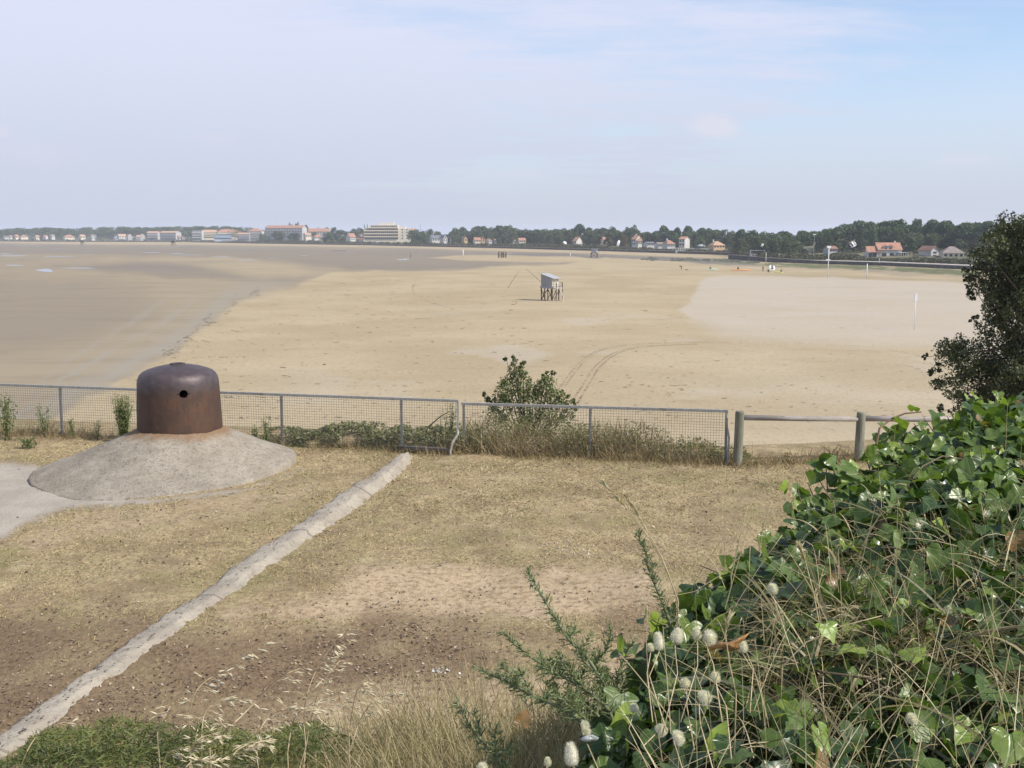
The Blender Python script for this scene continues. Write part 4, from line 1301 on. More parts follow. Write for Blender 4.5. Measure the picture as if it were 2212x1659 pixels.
# parked car by the villas
p = on_land(1515, float(shore_depth(1515)) + 14)
car = thing('parked_car', 'small white car parked above the sea wall between two villas', 'car', at(1515, 533.5, p.y), -.3)
b = MB(); b.prism([(-2.0, -.8), (2.0, -.8), (2.0, .8), (-2.0, .8)], .3, .85)
b.add([(-1.5, -.78, .85), (1.0, -.78, .85), (1.0, .78, .85), (-1.5, .78, .85), (-1.1, -.66, 1.45), (.4, -.66, 1.45), (.4, .66, 1.45), (-1.1, .66, 1.45)], [(0, 1, 5, 4), (1, 2, 6, 5), (2, 3, 7, 6), (3, 0, 4, 7), (4, 5, 6, 7)])
b.build('body', whitep, car)
for x in (-1.25, 1.25):
    for y in (-.72, .72):
        m = MB(); m.tube([(x, y - .1, .32), (x, y + .1, .32)], .32, 12); m.build('wheel', glassm, car)

# ------------------------------------------------------------------ people and kites
suitm = speckle('dark_wetsuit', (.02, .02, .025), (.05, .05, .055), 8, .6)
shirtm = speckle('pale_clothes', (.60, .58, .55), (.72, .70, .66), 8, .8)
skinm = speckle('skin', (.42, .27, .20), (.50, .33, .25), 12, .6)
hairm = speckle('dark_hair', (.03, .02, .015), (.07, .05, .03), 20, .7)
POSE = {
 'stand': dict(pel=(0, 0, .92), che=(0, .02, 1.30), nek=(0, .02, 1.48), hed=(0, -.02, 1.60), top=(0, -.02, 1.74),
               kl=(-.11, -.02, .50), fl=(-.13, .02, .07), tl=(-.14, -.16, .03), kr=(.11, .03, .50), fr=(.14, .08, .07), tr=(.15, -.10, .03),
               el=(-.26, .0, 1.12), hl=(-.27, -.10, .88), er=(.26, .0, 1.12), hr=(.26, -.12, .90)),
 'bend': dict(pel=(0, .12, .90), che=(0, -.24, 1.12), nek=(0, -.40, 1.14), hed=(0, -.52, 1.10), top=(0, -.64, 1.04),
              kl=(-.12, -.02, .50), fl=(-.14, .06, .07), tl=(-.15, -.12, .03), kr=(.12, -.02, .50), fr=(.14, .02, .07), tr=(.15, -.16, .03),
              el=(-.22, -.40, .86), hl=(-.14, -.50, .60), er=(.22, -.40, .86), hr=(.14, -.50, .60)),
 'crouch': dict(pel=(0, .18, .34), che=(0, -.06, .70), nek=(0, -.14, .88), hed=(0, -.20, .98), top=(0, -.24, 1.12),
                kl=(-.17, -.26, .52), fl=(-.15, .02, .07), tl=(-.16, -.16, .03), kr=(.17, -.26, .50), fr=(.15, .02, .07), tr=(.16, -.16, .03),
                el=(-.24, -.28, .58), hl=(-.14, -.52, .36), er=(.24, -.28, .58), hr=(.14, -.50, .34)),
}
def person(pose, label, p, rz, mat):
    q = POSE[pose]
    pts = [q['pel'], q['che'], q['nek'], q['hed'], q['top']]
    rads = [.14, .16, .065, .10, .07]
    ed = [(0, 1), (1, 2), (2, 3), (3, 4)]
    def chain(a, names, rr_, hip):
        st = len(pts); prev = a
        for nme, r_ in zip(names, rr_):
            pts.append(q[nme] if isinstance(nme, str) else nme); rads.append(r_); ed.append((prev, len(pts) - 1)); prev = len(pts) - 1
    P0, P1 = Vector(q['pel']), Vector(q['che'])
    for s, a, b_, c in ((-1, 'kl', 'fl', 'tl'), (1, 'kr', 'fr', 'tr')):
        chain(0, [tuple(P0 + Vector((s * .10, 0, -.08))), a, b_, c], [.095, .065, .045, .035], 0)
    for s, a, b_ in ((-1, 'el', 'hl'), (1, 'er', 'hr')):
        chain(1, [tuple(P1 + Vector((s * .19, 0, .08))), a, b_], [.06, .045, .035], 0)
    me = bpy.data.meshes.new('person'); me.from_pydata([tuple(x) for x in pts], ed, [])
    tmp = bpy.data.objects.new('person', me); COL.objects.link(tmp)
    sk = tmp.modifiers.new('skin', 'SKIN'); tmp.modifiers.new('sub', 'SUBSURF').levels = 1
    for i, sv in enumerate(me.skin_vertices[0].data):
        sv.radius = (rads[i], rads[i]); sv.use_root = (i == 0)
    dg = bpy.context.evaluated_depsgraph_get()
    me2 = bpy.data.meshes.new_from_object(tmp.evaluated_get(dg))
    bpy.data.objects.remove(tmp); bpy.data.meshes.remove(me)
    me2.materials.clear()
    for m in (mat, skinm): me2.materials.append(m)
    hd = Vector(q['hed']); hs = [Vector(q['hl']), Vector(q['hr'])]
    for f in me2.polygons:
        f.use_smooth = True
        c = f.center
        f.material_index = 1 if ((c - hd).length < .15 or min((c - h).length for h in hs) < .08) else 0
    o = bpy.data.objects.new('person', me2); COL.objects.link(o)
    o.location = p; o.rotation_euler = (0, 0, rz)
    tag(o, label, 'person')
    b = MB(); tp = Vector(q['top']); d = (tp - hd).normalized()
    b.lathe([(.001, .03), (.07, .015), (.105, -.04), (.11, -.10)], 10)
    h = b.build('hair', hairm, o, smooth=True)
    h.location = tp + Vector((0, .02, .02)); h.rotation_euler = d.to_track_quat('Z', 'Y').to_euler()
    return o
person('bend', 'person in dark clothes bending forward on the sand, leftmost of the kite group', gnd(1472, 582.5, SAND), rad(-120), suitm)
person('crouch', 'person in dark clothes crouching over a pale green kite', gnd(1534, 583, SAND), rad(60), suitm)
person('crouch', 'person in dark clothes crouching behind the orange kite', gnd(1594, 583.5, SAND), rad(10), suitm)
person('stand', 'person in a dark suit standing upright beside the white kite', gnd(1648, 586.5, SAND), rad(40), suitm)
person('crouch', 'person in dark clothes crouching at the foot of the white kite', gnd(1660, 588.5, SAND), rad(-70), suitm)
person('crouch', 'person in dark clothes kneeling at the end of the yellow green kite, rightmost', gnd(1687, 589, SAND), rad(80), suitm)
person('stand', 'person in white walking on the promenade below the big white house', gnd(1899, 567.5, SAND + 1.2), rad(90), shirtm)
person('stand', 'person in pale clothes on the shore path left of the lamp pole', gnd(1683, 556.5, SAND + 1.7), rad(70), shirtm)
person('stand', 'tiny person in dark clothes on the far beach before the beige building', gnd(775, 531.5, SAND), 0, suitm)
person('stand', 'tiny person in dark clothes on the far beach below the orange cottages', gnd(1045, 538, SAND), 0, suitm)

def kite(label, loc, rz, tilt, span, chord, cols_, arch=.25, name='kite'):
    """an arched inflatable kite: canopy in coloured bands, tube along the leading edge"""
    o = thing(name, label, 'kite', loc, rz)
    o.rotation_euler = (tilt[0], tilt[1], rz)
    n = 12
    def P(i, j, up=0.0):
        s = i / n * 2 - 1; a = s * 1.1
        c = chord * (1 - .55 * s * s)
        return (math.sin(a) * span / 2 / math.sin(1.1), (j - .35) * c, (math.cos(a) - math.cos(1.1)) * span * arch * 1.6 + (.08 * chord if j == .35 else 0) + up)
    for ci, colr in enumerate(cols_):
        i0, i1 = round(n * ci / len(cols_)), round(n * (ci + 1) / len(cols_))
        vs, fs = [], []
        for up in (0, .03):
            for i in range(i0, i1 + 1):
                for j in (0, .35, 1): vs.append(P(i, j, up))
        m = (i1 - i0 + 1) * 3
        for i in range(i1 - i0):
            for j in range(2):
                a = i * 3 + j
                fs += [(a + m, a + 1 + m, a + 4 + m, a + 3 + m), (a, a + 3, a + 4, a + 1)]
        b = MB(); b.add(vs, fs); b.build('canopy_panel', colr, o)
    b = MB(); b.tube([P(i, 0, .02) for i in range(n + 1)], [.03 + .09 * (1 - (i / n * 2 - 1) ** 2) for i in range(n + 1)], 6); b.build('leading_edge', cols_[0], o)
    return o
def paint(name, c): return speckle(name, tuple(x * .92 for x in c), c, 4, .5)
kw, kk, ko, kg, ky = paint('white_ripstop', (.78, .78, .78)), paint('black_ripstop', (.03, .03, .035)), paint('orange_ripstop', (.80, .26, .06)), paint('green_ripstop', (.42, .72, .50)), paint('yellow_ripstop', (.62, .72, .10))
kite('pale green and white kite lying on the sand before a crouching person', gnd(1538, 584, SAND) + Vector((0, -.8, .06)), .1, (0, 0), 3.6, 1.3, [kg, kw, kg], .10)
kite('long orange kite spread flat on the sand', gnd(1600, 585, SAND) + Vector((0, -.7, .05)), .05, (0, 0), 5.8, 1.6, [ko, ko, ko], .05)
kite('small black kite bag lying on the sand right of the bending person', gnd(1483, 583.6, SAND) + Vector((0, 0, .05)), .3, (0, 0), 1.2, .6, [kk, kk], .1, 'kite_bag')
kite('white kite with a dark centre standing on edge on the sand', gnd(1667, 586, SAND) + Vector((0, 0, .9)), .2, (rad(75), rad(10)), 1.9, 1.5, [kw, kk, kw], .12)
kite('flat yellow green kite on the sand at the foot of the standing white kite', gnd(1681, 589.5, SAND) + Vector((0, 0, .05)), -.1, (0, 0), 2.6, 1.0, [ky, kw, ky], .08)
kite('white kite with dark cross bands flying tilted left of the big white house', at(1843, 529, 345), .3, (rad(70), rad(-28)), 2.1, 1.7, [kw, kk, kw, kk, kw], .14)
kite('small white kite flying low at the left of the brown roofed white house', at(1220, 525, 560), 0, (rad(70), rad(30)), 2.0, 1.3, [kw, kw], .14)
kite('narrow white kite flying on its side before the brownish tree', at(1336, 526, 520), .4, (rad(70), rad(-70)), 3.2, 1.2, [kw, kw, kw], .14)
kite('tiny white kite flying before the wood above the portal frame', at(1647, 530, 400), 0, (rad(60), rad(-60)), 1.3, .8, [kw, kw], .14)
# ================================================================== NEAR GROUND: terrace on the bluff
FENCE = [(-14.5, 21.9), (-10.54, 21.3), (-4.59, 20.25), (-1.0, 19.45), (-.94, 19.5), (3.84, 18.5), (4.06, 18.35), (6.39, 18.75), (9.0, 19.1), (14.0, 19.8)]
def fence_y(x): return np.interp(x, [p[0] for p in FENCE], [p[1] for p in FENCE])
def terrain(x, y):
    x, y = np.asarray(x, float), np.asarray(y, float)
    brow = np.interp(y, [2.0, 3.0, 3.7, 4.2, 4.9, 5.8, 7.0, 7.6], [2.42, 2.32, 2.14, 1.82, 1.15, .48, .04, 0.0])
    z = brow
    d = y - fence_y(x) - 1.0
    drop = sstep(d, 0, 15)
    z = z * (1 - drop) + (SAND - .25) * drop
    z = z + (fbm(x * .5, y * .5, 3) - .5) * .10 * (1 - drop) + (fbm(x * 2.2, y * 2.2, 4) - .5) * .035
    z = z + .05 * sstep(d, -1.3, -.2) * (1 - drop)
    return z
gx_ = np.arange(-17, 15.01, .085); gy_ = np.concatenate([np.arange(.6, 21.6, .085), np.arange(21.6, 40, .4)])
GX, GY = np.meshgrid(gx_, gy_)
x_, y_ = GX.ravel(), GY.ravel()
z_ = terrain(x_, y_)
xd, yd = project(x_, y_, np.zeros_like(x_))
conc = sstep(sdj(xd, yd, [(-500, 985), (20, 1000), (75, 1010), (190, 1060), (330, 1083), (520, 1065), (650, 1010), (600, 1032), (520, 1062), (420, 1078), (250, 1092), (150, 1100), (85, 1118), (0, 1165), (-500, 1330)], 2.0, 24, 71, 50), 16, -16)
sandy = .95 * sstep(sdj(xd, yd, [(790, 1235), (1000, 1222), (1210, 1225), (1420, 1240), (1440, 1300), (1300, 1335), (1080, 1330), (900, 1325), (600, 1350), (500, 1345), (470, 1330), (700, 1290)], 2.2, 50, 72, 60), 45, -45)
sandy = np.maximum(sandy, sstep(sdj(xd, yd, [(560, 1540), (700, 1490), (900, 1470), (1100, 1480), (1300, 1420), (1500, 1420), (1500, 1700), (500, 1700)], 1.5, 40, 73, 70), 40, -40) * .85)
sandy = np.maximum(sandy, .55 * sstep(sdj(xd, yd, [(40, 1165), (160, 1105), (400, 1090), (640, 1050), (700, 1060), (600, 1110), (300, 1140), (60, 1200)], 2.0, 25, 74, 50), 24, -24))
dark = sstep(sdj(xd, yd, [(-400, 1330), (150, 1325), (420, 1370), (700, 1365), (1000, 1350), (1120, 1390), (1080, 1450), (900, 1470), (700, 1500), (520, 1600), (-400, 1750)], 1.5, 90, 75, 80), 95, -80)
dark = np.maximum(dark, .75 * sstep(sdj(xd, yd, [(1280, 1315), (1440, 1300), (1480, 1350), (1400, 1385), (1300, 1375)], 2, 20, 76, 40), 20, -20))
dark *= np.clip(.35 + 1.3 * (fbm(x_ * 1.6, y_ * 1.6, 77) - .15), 0, 1)
sandy *= np.clip(.45 + 1.5 * (fbm(x_ * 1.9, y_ * 1.9, 78) - .15), 0, 1)
grassy = np.clip(1 - np.maximum(np.maximum(conc, sandy), dark), 0, 1)
nr, nc = GX.shape
k = np.arange(nr * nc).reshape(nr, nc)
Fc = np.stack([k[:-1, :-1], k[:-1, 1:], k[1:, 1:], k[1:, :-1]], -1).reshape(-1, 4)
t = NT('terrace_soil')
n1, n2, n3 = t.noise(1.3, 6, .62), t.noise(11, 6, .65), t.noise(45, 4, .6)
soil = t.mix(t.ramp(n1, .36, .64), (.25, .185, .11), (.33, .25, .15))
soil = t.mix(t.math('MULTIPLY', t.ramp(n2, .46, .64), .7), soil, (.15, .105, .065))
n4, n5 = t.noise(26, 5, .7, (1, .6, 1)), t.noise(.55, 5, .6, off=(4, 2, 0))
sward = t.mix(t.ramp(n4, .34, .66), (.225, .165, .09), (.475, .375, .21))
sward = t.mix(t.math('MULTIPLY', t.ramp(n5, .46, .62), t.ramp(n4, .30, .62, .25, .8)), sward, (.22, .205, .085))
sward = t.mix(t.math('MULTIPLY', t.ramp(t.noise(.95, 6, .66, off=(5, 3, 0)), .47, .62), .62), sward, (.185, .13, .072))
sward = t.mix(t.math('MULTIPLY', t.ramp(t.noise(1.5, 6, .66, off=(8, 1, 0)), .52, .66), .5), sward, (.50, .41, .24))
soil = t.mix(t.math('MULTIPLY', t.attr('turf'), t.ramp(t.noise(3.2, 6, .68, off=(1, 7, 0)), .34, .58, .15, .95)), soil, sward)
sandc = t.mix(t.ramp(n2, .42, .66), (.48, .37, .235), (.30, .215, .13))
darkc = t.mix(t.ramp(n4, .36, .66), (.10, .064, .038), (.225, .15, .088))
concc = t.mix(t.ramp(n1, .35, .65), (.42, .37, .305), (.34, .30, .245))
concc = t.mix(t.math('MULTIPLY', t.ramp(n3, .5, .7), .35), concc, (.28, .24, .2))
c = t.mix(t.attr('sandy'), soil, sandc)
c = t.mix(t.math('MULTIPLY', t.attr('dark'), .72), c, darkc)
c = t.mix(t.attr('conc'), c, concc)
t.bump(t.math('ADD', n2, t.math('MULTIPLY', n3, .5)), .7, .035)
o = mesh_np('ground', np.stack([x_, y_, z_], 1), Fc, t.done(c, .95, 0, .15), None, dict(conc=conc, sandy=sandy, dark=dark, turf=grassy), smooth=True)
tag(o, kind='structure')
def interp_grid(A, x, y):
    A = A.reshape(nr, nc)
    i = np.clip(np.searchsorted(gy_, y) - 1, 0, nr - 2); j = np.clip(((x - gx_[0]) / .085).astype(int), 0, nc - 2)
    return A[i, j]

# ------------------------------------------------------------------ the concrete cone and the steel cupola
CUP = Vector((-5.98, 18.62, 0))
cone = None
na, nrad = 160, 60
th = np.linspace(0, 2 * math.pi, na, endpoint=False)
outl = [(62, 1040), (75, 1050), (120, 1068), (170, 1079), (230, 1080), (330, 1074), (430, 1064), (520, 1046), (590, 1022), (630, 1004), (641, 992), (636, 984)]
pa, pr = [], []
for x, y in outl:
    g = gnd(x, y, .02); d = g - CUP
    pa.append(math.atan2(d.y, d.x)); pr.append(math.hypot(d.x, d.y))
pa += [rad(40), rad(70), rad(100), rad(130), rad(165)]; pr += [1.95, 1.95, 2.0, 2.1, 2.25]
s = np.argsort(np.mod(pa, 2 * math.pi)); pa_, pr_ = np.mod(np.array(pa), 2 * math.pi)[s], np.array(pr)[s]
Rb = np.interp(th, np.concatenate([[pa_[-1] - 2 * math.pi], pa_, [pa_[0] + 2 * math.pi]]), np.concatenate([[pr_[-1]], pr_, [pr_[0]]]))
for _ in range(3): Rb = (np.roll(Rb, 1) + 2 * Rb + np.roll(Rb, -1)) / 4
Rb = Rb + .05 * (fbm(th * 5, th * 0, 5) - .5) + .03 * (fbm(th * 16, th * 0 + 3, 6) - .5)
tv = np.linspace(0, 1, nrad)
RR = .55 + (Rb[None] - .55) * tv[:, None]
edge = np.interp(np.mod(th, 6.283), [0, .35, .9, 3.0, 3.6, 4.6, 5.7, 6.0, 6.283], [.12, .10, .06, .0, .02, .02, .05, .13, .12])
ZZ = .735 - .03 * tv[:, None] - (.705 - edge[None]) * (tv[:, None] ** 1.0) - .03 * np.sin(tv[:, None] * math.pi)
XX, YY = RR * np.cos(th)[None], RR * np.sin(th)[None]
ZZ = ZZ + .028 * (fbm(XX * 9 + 50, YY * 9 + 50, 9) - .5) + .035 * (fbm(XX * 2 + 50, YY * 2 + 50, 10) - .5)
XX = np.concatenate([XX, XX[-1:]]); YY = np.concatenate([YY, YY[-1:]]); ZZ = np.concatenate([ZZ, np.full((1, na), -.25)])
nn = nrad + 1
k = np.arange(nn * na).reshape(nn, na); kr = np.roll(k, -1, 1)
Fc = np.stack([k[:-1], k[1:], kr[1:], kr[:-1]], -1).reshape(-1, 4)
t = NT('pebble_concrete')
o3 = t.xyz()
n1, n2 = t.noise(2.2, 6, .6), t.noise(16, 6, .7)
vv_ = t.vor(31); v2 = t.vor(85)
c = t.mix(t.ramp(n1, .34, .66), (.32, .275, .21), (.43, .375, .295))
c = t.mix(t.math('MULTIPLY', t.ramp(n2, .48, .68), .7), c, (.15, .13, .105))
c = t.mix(t.math('MULTIPLY', t.ramp(vv_, .08, .26, 1.0, 0.0), t.ramp(n2, .38, .54)), c, (.62, .58, .51))
c = t.mix(t.math('MULTIPLY', t.ramp(v2, .1, .3, 1.0, 0.0), .5), c, (.12, .105, .09))
rd = t.math('SQRT', t.math('ADD', t.math('MULTIPLY', o3[0], o3[0]), t.math('MULTIPLY', o3[1], o3[1])))
rd = t.math('ADD', rd, t.math('MULTIPLY', t.noise(3.5, 4), .55))
c = t.mix(t.math('MULTIPLY', t.ramp(rd, 1.02, 1.34, 1.0, 0.0), .75), c, (.26, .145, .065))
t.bump(t.math('ADD', t.math('MULTIPLY', n2, 1.2), t.math('ADD', t.math('MULTIPLY', vv_, -.3), t.math('MULTIPLY', t.noise(70, 4, .7), .8))), .8, .035)
conem = t.done(c, .92, 0, .2)
cone = mesh_np('concrete_cone', np.stack([XX.ravel(), YY.ravel(), ZZ.ravel()], 1), Fc, conem, smooth=True)
cone.location = CUP
tag(cone, 'low spreading cone of pebbly grey concrete under the rusty steel cupola', 'concrete mound')

# steel observation cupola: turned wall and dome with a real port cut through it
cup = thing('observation_cupola', 'rusty brown domed steel cupola with a round port, standing on the concrete cone', 'cupola', CUP + Vector((0, 0, .60)))
prof_o = [(.775, .0), (.772, .12), (.765, .30), (.756, .52), (.745, .74), (.738, .88), (.724, .955), (.692, 1.022), (.635, 1.072), (.55, 1.110), (.42, 1.150), (.27, 1.180), (.13, 1.20), (.10, 1.203)]
prof_i = [(.10, 1.09), (.25, 1.07), (.45, 1.0), (.57, .90), (.60, .72), (.62, .0)]
prof_o = [(r_ * .955 if r_ > .2 else r_, z_) for r_, z_ in prof_o]
b = MB(); b.lathe(prof_o + prof_i + [prof_o[0]], 96)
body = b.build('body', None, None) if False else None
me = bpy.data.meshes.new('dome'); bm = bmesh.new()
vs = [bm.verts.new(p_) for p_ in b.v]
for f in b.f: bm.faces.new([vs[i] for i in f])
bmesh.ops.remove_doubles(bm, verts=bm.verts, dist=1e-5)
bmesh.ops.recalc_face_normals(bm, faces=bm.faces)
bm.to_mesh(me); bm.free()
# the port looks a little right of the camera
pc = at(398, 853, 17.9) - (CUP + Vector((0, 0, .60)))
pang = math.atan2(pc.y, pc.x); pz = pc.z
cm = MB(); dr = Vector((math.cos(pang), math.sin(pang), 0)); sd_ = Vector((-dr.y, dr.x, 0))
cm.tube([dr * .5 + Vector((0, 0, pz)), dr * .95 + Vector((0, 0, pz))], .072, 28)
cme = bpy.data.meshes.new('cutter'); cme.from_pydata(cm.v, [], cm.f)
sm = MB(); Mx = Matrix((dr, sd_, Vector((0, 0, 1)))).transposed()
sm.box(dr * .74 + Vector((0, 0, pz)), (.12, .215, .022), M=Mx)
sme = bpy.data.meshes.new('cutter2'); sme.from_pydata(sm.v, [], sm.f)
ta = bpy.data.objects.new('tmp_dome', me); COL.objects.link(ta)
tmps = [ta]
for m_ in (cme, sme):
    bmc = bmesh.new(); bmc.from_mesh(m_); bmesh.ops.recalc_face_normals(bmc, faces=bmc.faces); bmc.to_mesh(m_); bmc.free()
    tb = bpy.data.objects.new('tmp_cut', m_); COL.objects.link(tb); tmps.append(tb)
    md = ta.modifiers.new('cut', 'BOOLEAN'); md.operation = 'DIFFERENCE'; md.solver = 'EXACT'; md.object = tb
dg = bpy.context.evaluated_depsgraph_get()
dome_me = bpy.data.meshes.new_from_object(ta.evaluated_get(dg))
for o in tmps: bpy.data.objects.remove(o)
t = NT('rusted_steel')
o3 = t.xyz()
n1, n2, n3 = t.noise(2.6, 6, .62), t.noise(9, 6, .68), t.noise(40, 4, .6)
rust = t.mix(t.ramp(n1, .33, .66), (.066, .042, .031), (.10, .054, .034))
rust = t.mix(t.math('MULTIPLY', t.ramp(t.noise(4, 6, .7, (1, 1, .7), off=(3, 1, 2)), .5, .68), .75), rust, (.135, .062, .032))
rust = t.mix(t.math('MULTIPLY', t.ramp(n2, .5, .7), .45), rust, (.055, .033, .026))
steel = t.mix(t.ramp(n2, .3, .7), (.065, .048, .048), (.105, .08, .08))
hgt = t.math('ADD', o3[2], t.math('MULTIPLY', t.math('SUBTRACT', n1, .5), .3))
rust = t.mix(t.math('MULTIPLY', t.ramp(t.noise(16, 5, .6, (1, 1, .10)), .5, .68), .5), rust, (.05, .034, .028))
up = t.ramp(hgt, .66, .92)
c = t.mix(up, rust, steel)
c = t.mix(t.ramp(t.math('ADD', o3[2], t.math('MULTIPLY', n2, .12)), .06, .17, .7, 0.0), c, (.075, .035, .022))
t.bump(t.math('ADD', n2, t.math('MULTIPLY', n3, .8)), .4, .010)
steelm = t.done(c, t.ramp(up, 0, 1, .68, .52), .3, .5)
dome_me.materials.clear(); dome_me.materials.append(steelm)
for f in dome_me.polygons: f.use_smooth = True
dome_me.set_sharp_from_angle(angle=rad(35))
link('dome', dome_me, cup)
b = MB(); b.lathe([(.10, 1.19), (.135, 1.19), (.135, 1.216), (.10, 1.216), (.10, 1.19)], 32)
b.build('top_ring', steelm, cup)
b = MB(); b.lathe([(.001, 1.12), (.105, 1.12)], 20); b.build('hatch_plug', speckle('dark_iron', (.015, .012, .012), (.03, .025, .022), 9, .8), cup)

# ------------------------------------------------------------------ the long concrete kerb
def kerb_h(a): return .045 + .10 * sstep(a, .3, .85)
kp_ = [((-260, 1820), (-100, 1790)), ((0, 1588), (122, 1588)), ((90, 1520), (196, 1530)), ((195, 1448), (290, 1455)), ((318, 1358), (405, 1372)),
      ((405, 1300), (490, 1310)), ((490, 1233), (580, 1245)), ((578, 1172), (668, 1180)), ((655, 1120), (742, 1130)), ((722, 1073), (800, 1088)), ((782, 1033), (842, 1046)), ((835, 998), (888, 1002)), ((852, 985), (896, 985))]
kl = [(gnd(*a_, kerb_h(i_ / 12)), gnd(a_[0] + (b_[0] - a_[0]) * (.62 + .028 * i_), a_[1] + (b_[1] - a_[1]) * (.62 + .028 * i_), 0)) for i_, (a_, b_) in enumerate(kp_)]
def resample(P, n):
    P = np.array([tuple(p) for p in P]); s = np.concatenate([[0], np.cumsum(np.linalg.norm(np.diff(P, axis=0), axis=1))])
    q = np.linspace(0, s[-1], n); return np.stack([np.interp(q, s, P[:, i]) for i in range(3)], 1)
nk = 420
Lft, Rgt = resample([a for a, _ in kl], nk), resample([b_ for _, b_ in kl], nk)
mk = 14
sec_t = np.array([0, .0, .08, .2, .35, .5, .62, .70, .76, .80, .84, .90, .97, 1.0])
along = np.linspace(0, 1, nk)
hz_far = kerb_h(along)
V = np.zeros((nk, mk, 3))
for j in range(mk):
    tt_ = sec_t[j]
    V[:, j, :2] = (Lft * (1 - tt_) + Rgt * tt_)[:, :2]
    prof = [-.2, .72, .9, .98, 1.0, 1.0, .96, .90, .72, .55, .42, .30, .12, -.8][j]
    V[:, j, 2] = hz_far * prof * (1 if prof > 0 else .5)
rag = (fbm(along * 60, along * 0 + 1, 81) - .5)
V[:, 0:3, 0] += (rag * .08)[:, None]
rag2 = (fbm(along * 75, along * 0 + 2, 82) - .5) + .6 * (fbm(along * 200, along * 0 + 2, 83) - .5)
V[:, 8:, 0] += (rag2 * .12)[:, None] * np.linspace(.4, 1, mk - 8)[None]
V[:, 1:-1, 2] += .035 * (fbm(V[:, 1:-1, 0] * 8 + 30, V[:, 1:-1, 1] * 8, 84) - .5) + .02 * (fbm(V[:, 1:-1, 0] * 28 + 30, V[:, 1:-1, 1] * 28, 85) - .5)
V[:, :, 2] += terrain(V[:, :, 0], V[:, :, 1]) * 1.0
k = np.arange(nk * mk).reshape(nk, mk)
Fc = np.stack([k[:-1, :-1], k[:-1, 1:], k[1:, 1:], k[1:, :-1]], -1).reshape(-1, 4)
t = NT('old_concrete')
n1, n2, n3 = t.noise(1.6, 6, .62), t.noise(12, 6, .7), t.noise(60, 3, .6)
c = t.mix(t.ramp(n1, .34, .66), (.31, .27, .215), (.40, .355, .285))
c = t.mix(t.math('MULTIPLY', t.ramp(n2, .5, .7), .6), c, (.20, .165, .13))
c = t.mix(t.math('MULTIPLY', t.ramp(t.vor(30), .1, .3, 1.0, 0.0), t.ramp(n2, .5, .6, 0, .6)), c, (.52, .48, .42))
crk = t.vor(.33, 'DISTANCE_TO_EDGE')
c = t.mix(t.ramp(crk, .002, .008, .6, 0.0), c, (.12, .10, .08))
t.bump(t.math('ADD', n2, t.math('MULTIPLY', n3, .5)), .7, .03)
kerb = mesh_np('concrete_kerb', V.reshape(-1, 3), Fc, t.done(c, .92, 0, .2), None, smooth=True)
tag(kerb, 'long ragged concrete kerb running diagonally across the dry terrace to the mesh fence', 'kerb')

# ------------------------------------------------------------------ wire mesh fences
t = NT('galvanised_steel')
n1 = t.noise(20, 5, .6)
gc = t.mix(t.ramp(n1, .3, .7), (.26, .255, .235), (.38, .375, .35))
gc = t.mix(t.math('MULTIPLY', t.ramp(t.noise(3.1, 7, .7), .56, .68), .75), gc, (.19, .12, .07))
galv = t.done(gc, .62, .15, .4)
t = NT('wire')
wirem = t.done((.16, .15, .13), .6, .4)
def mesh_fence(label, A, B, hA, hB, posts, name='mesh_fence', low=None):
    A, B = Vector(A), Vector(B)
    o = thing(name, label, 'fence', (A.x, A.y, float(terrain(A.x, A.y))))
    O = Vector(o.location)
    d = Vector((B.x - A.x, B.y - A.y, 0)); Ln = d.length; u_ = d.normalized(); nrm = Vector((u_.y, -u_.x, 0))
    def top(s): return hA + (hB - hA) * s / Ln
    def P(s, z, off=0.0): return A + u_ * s + nrm * off + Vector((0, 0, z)) - O
    b = MB(); b.bar(P(-.02, top(0)), P(Ln + .02, top(Ln)), .048, .048); b.build('top_rail', galv, o)
    for s in posts:
        b = MB(); zb = float(terrain(A.x + u_.x * s, A.y + u_.y * s)) - .25
        b.bar(P(s + .025 * math.sin(s * 5.1), zb), P(s, top(s) - .026), .04); b.build('post', galv, o)
    V, Q = [], []
    def wire(a, c, r=.0026):
        dd = (c - a).normalized(); x = dd.orthogonal().normalized(); y = dd.cross(x); n0 = len(V)
        for e in (a, c):
            for k_ in range(3):
                q = 2.094 * k_; V.append(tuple(e + (x * math.cos(q) + y * math.sin(q)) * r))
        for k_ in range(3): Q.append((n0 + k_, n0 + (k_ + 1) % 3, n0 + 3 + (k_ + 1) % 3, n0 + 3 + k_))
    s = .05
    while s < Ln:
        zb = float(terrain(A.x + u_.x * s, A.y + u_.y * s)) + .02
        wire(P(s, zb, .028), P(s, top(s), .028)); s += .05
    for i in range(19):
        z = .06 + i * .05
        n_ = max(1, int(Ln))
        for q in range(n_):
            s0, s1 = Ln * q / n_, Ln * (q + 1) / n_
            f = (i + 1) / 20
            zz = lambda s_: top(s_) - .05 * (19 - i)
            w0, w1 = (.022 * math.sin(s0 * 2.3 + i * .35) * (1 - f), .022 * math.sin(s1 * 2.3 + i * .35) * (1 - f))
            if zz(s0) > -.1: wire(P(s0, zz(s0) + w0, .031), P(s1, zz(s1) + w1, .031))
    mesh_np('wire_mesh', np.array(V), np.array(Q), wirem, o)
    return o, P, Ln
def fz(xd_, yd_, Y): return at(xd_, yd_, Y).z
A = (-12.4, 21.62, 0); B = (-1.02, 19.45, 0)
u_ = Vector((B[0] - A[0], B[1] - A[1])).normalized()
def yat(x): return A[1] + (B[1] - A[1]) * (x - A[0]) / (B[0] - A[0])
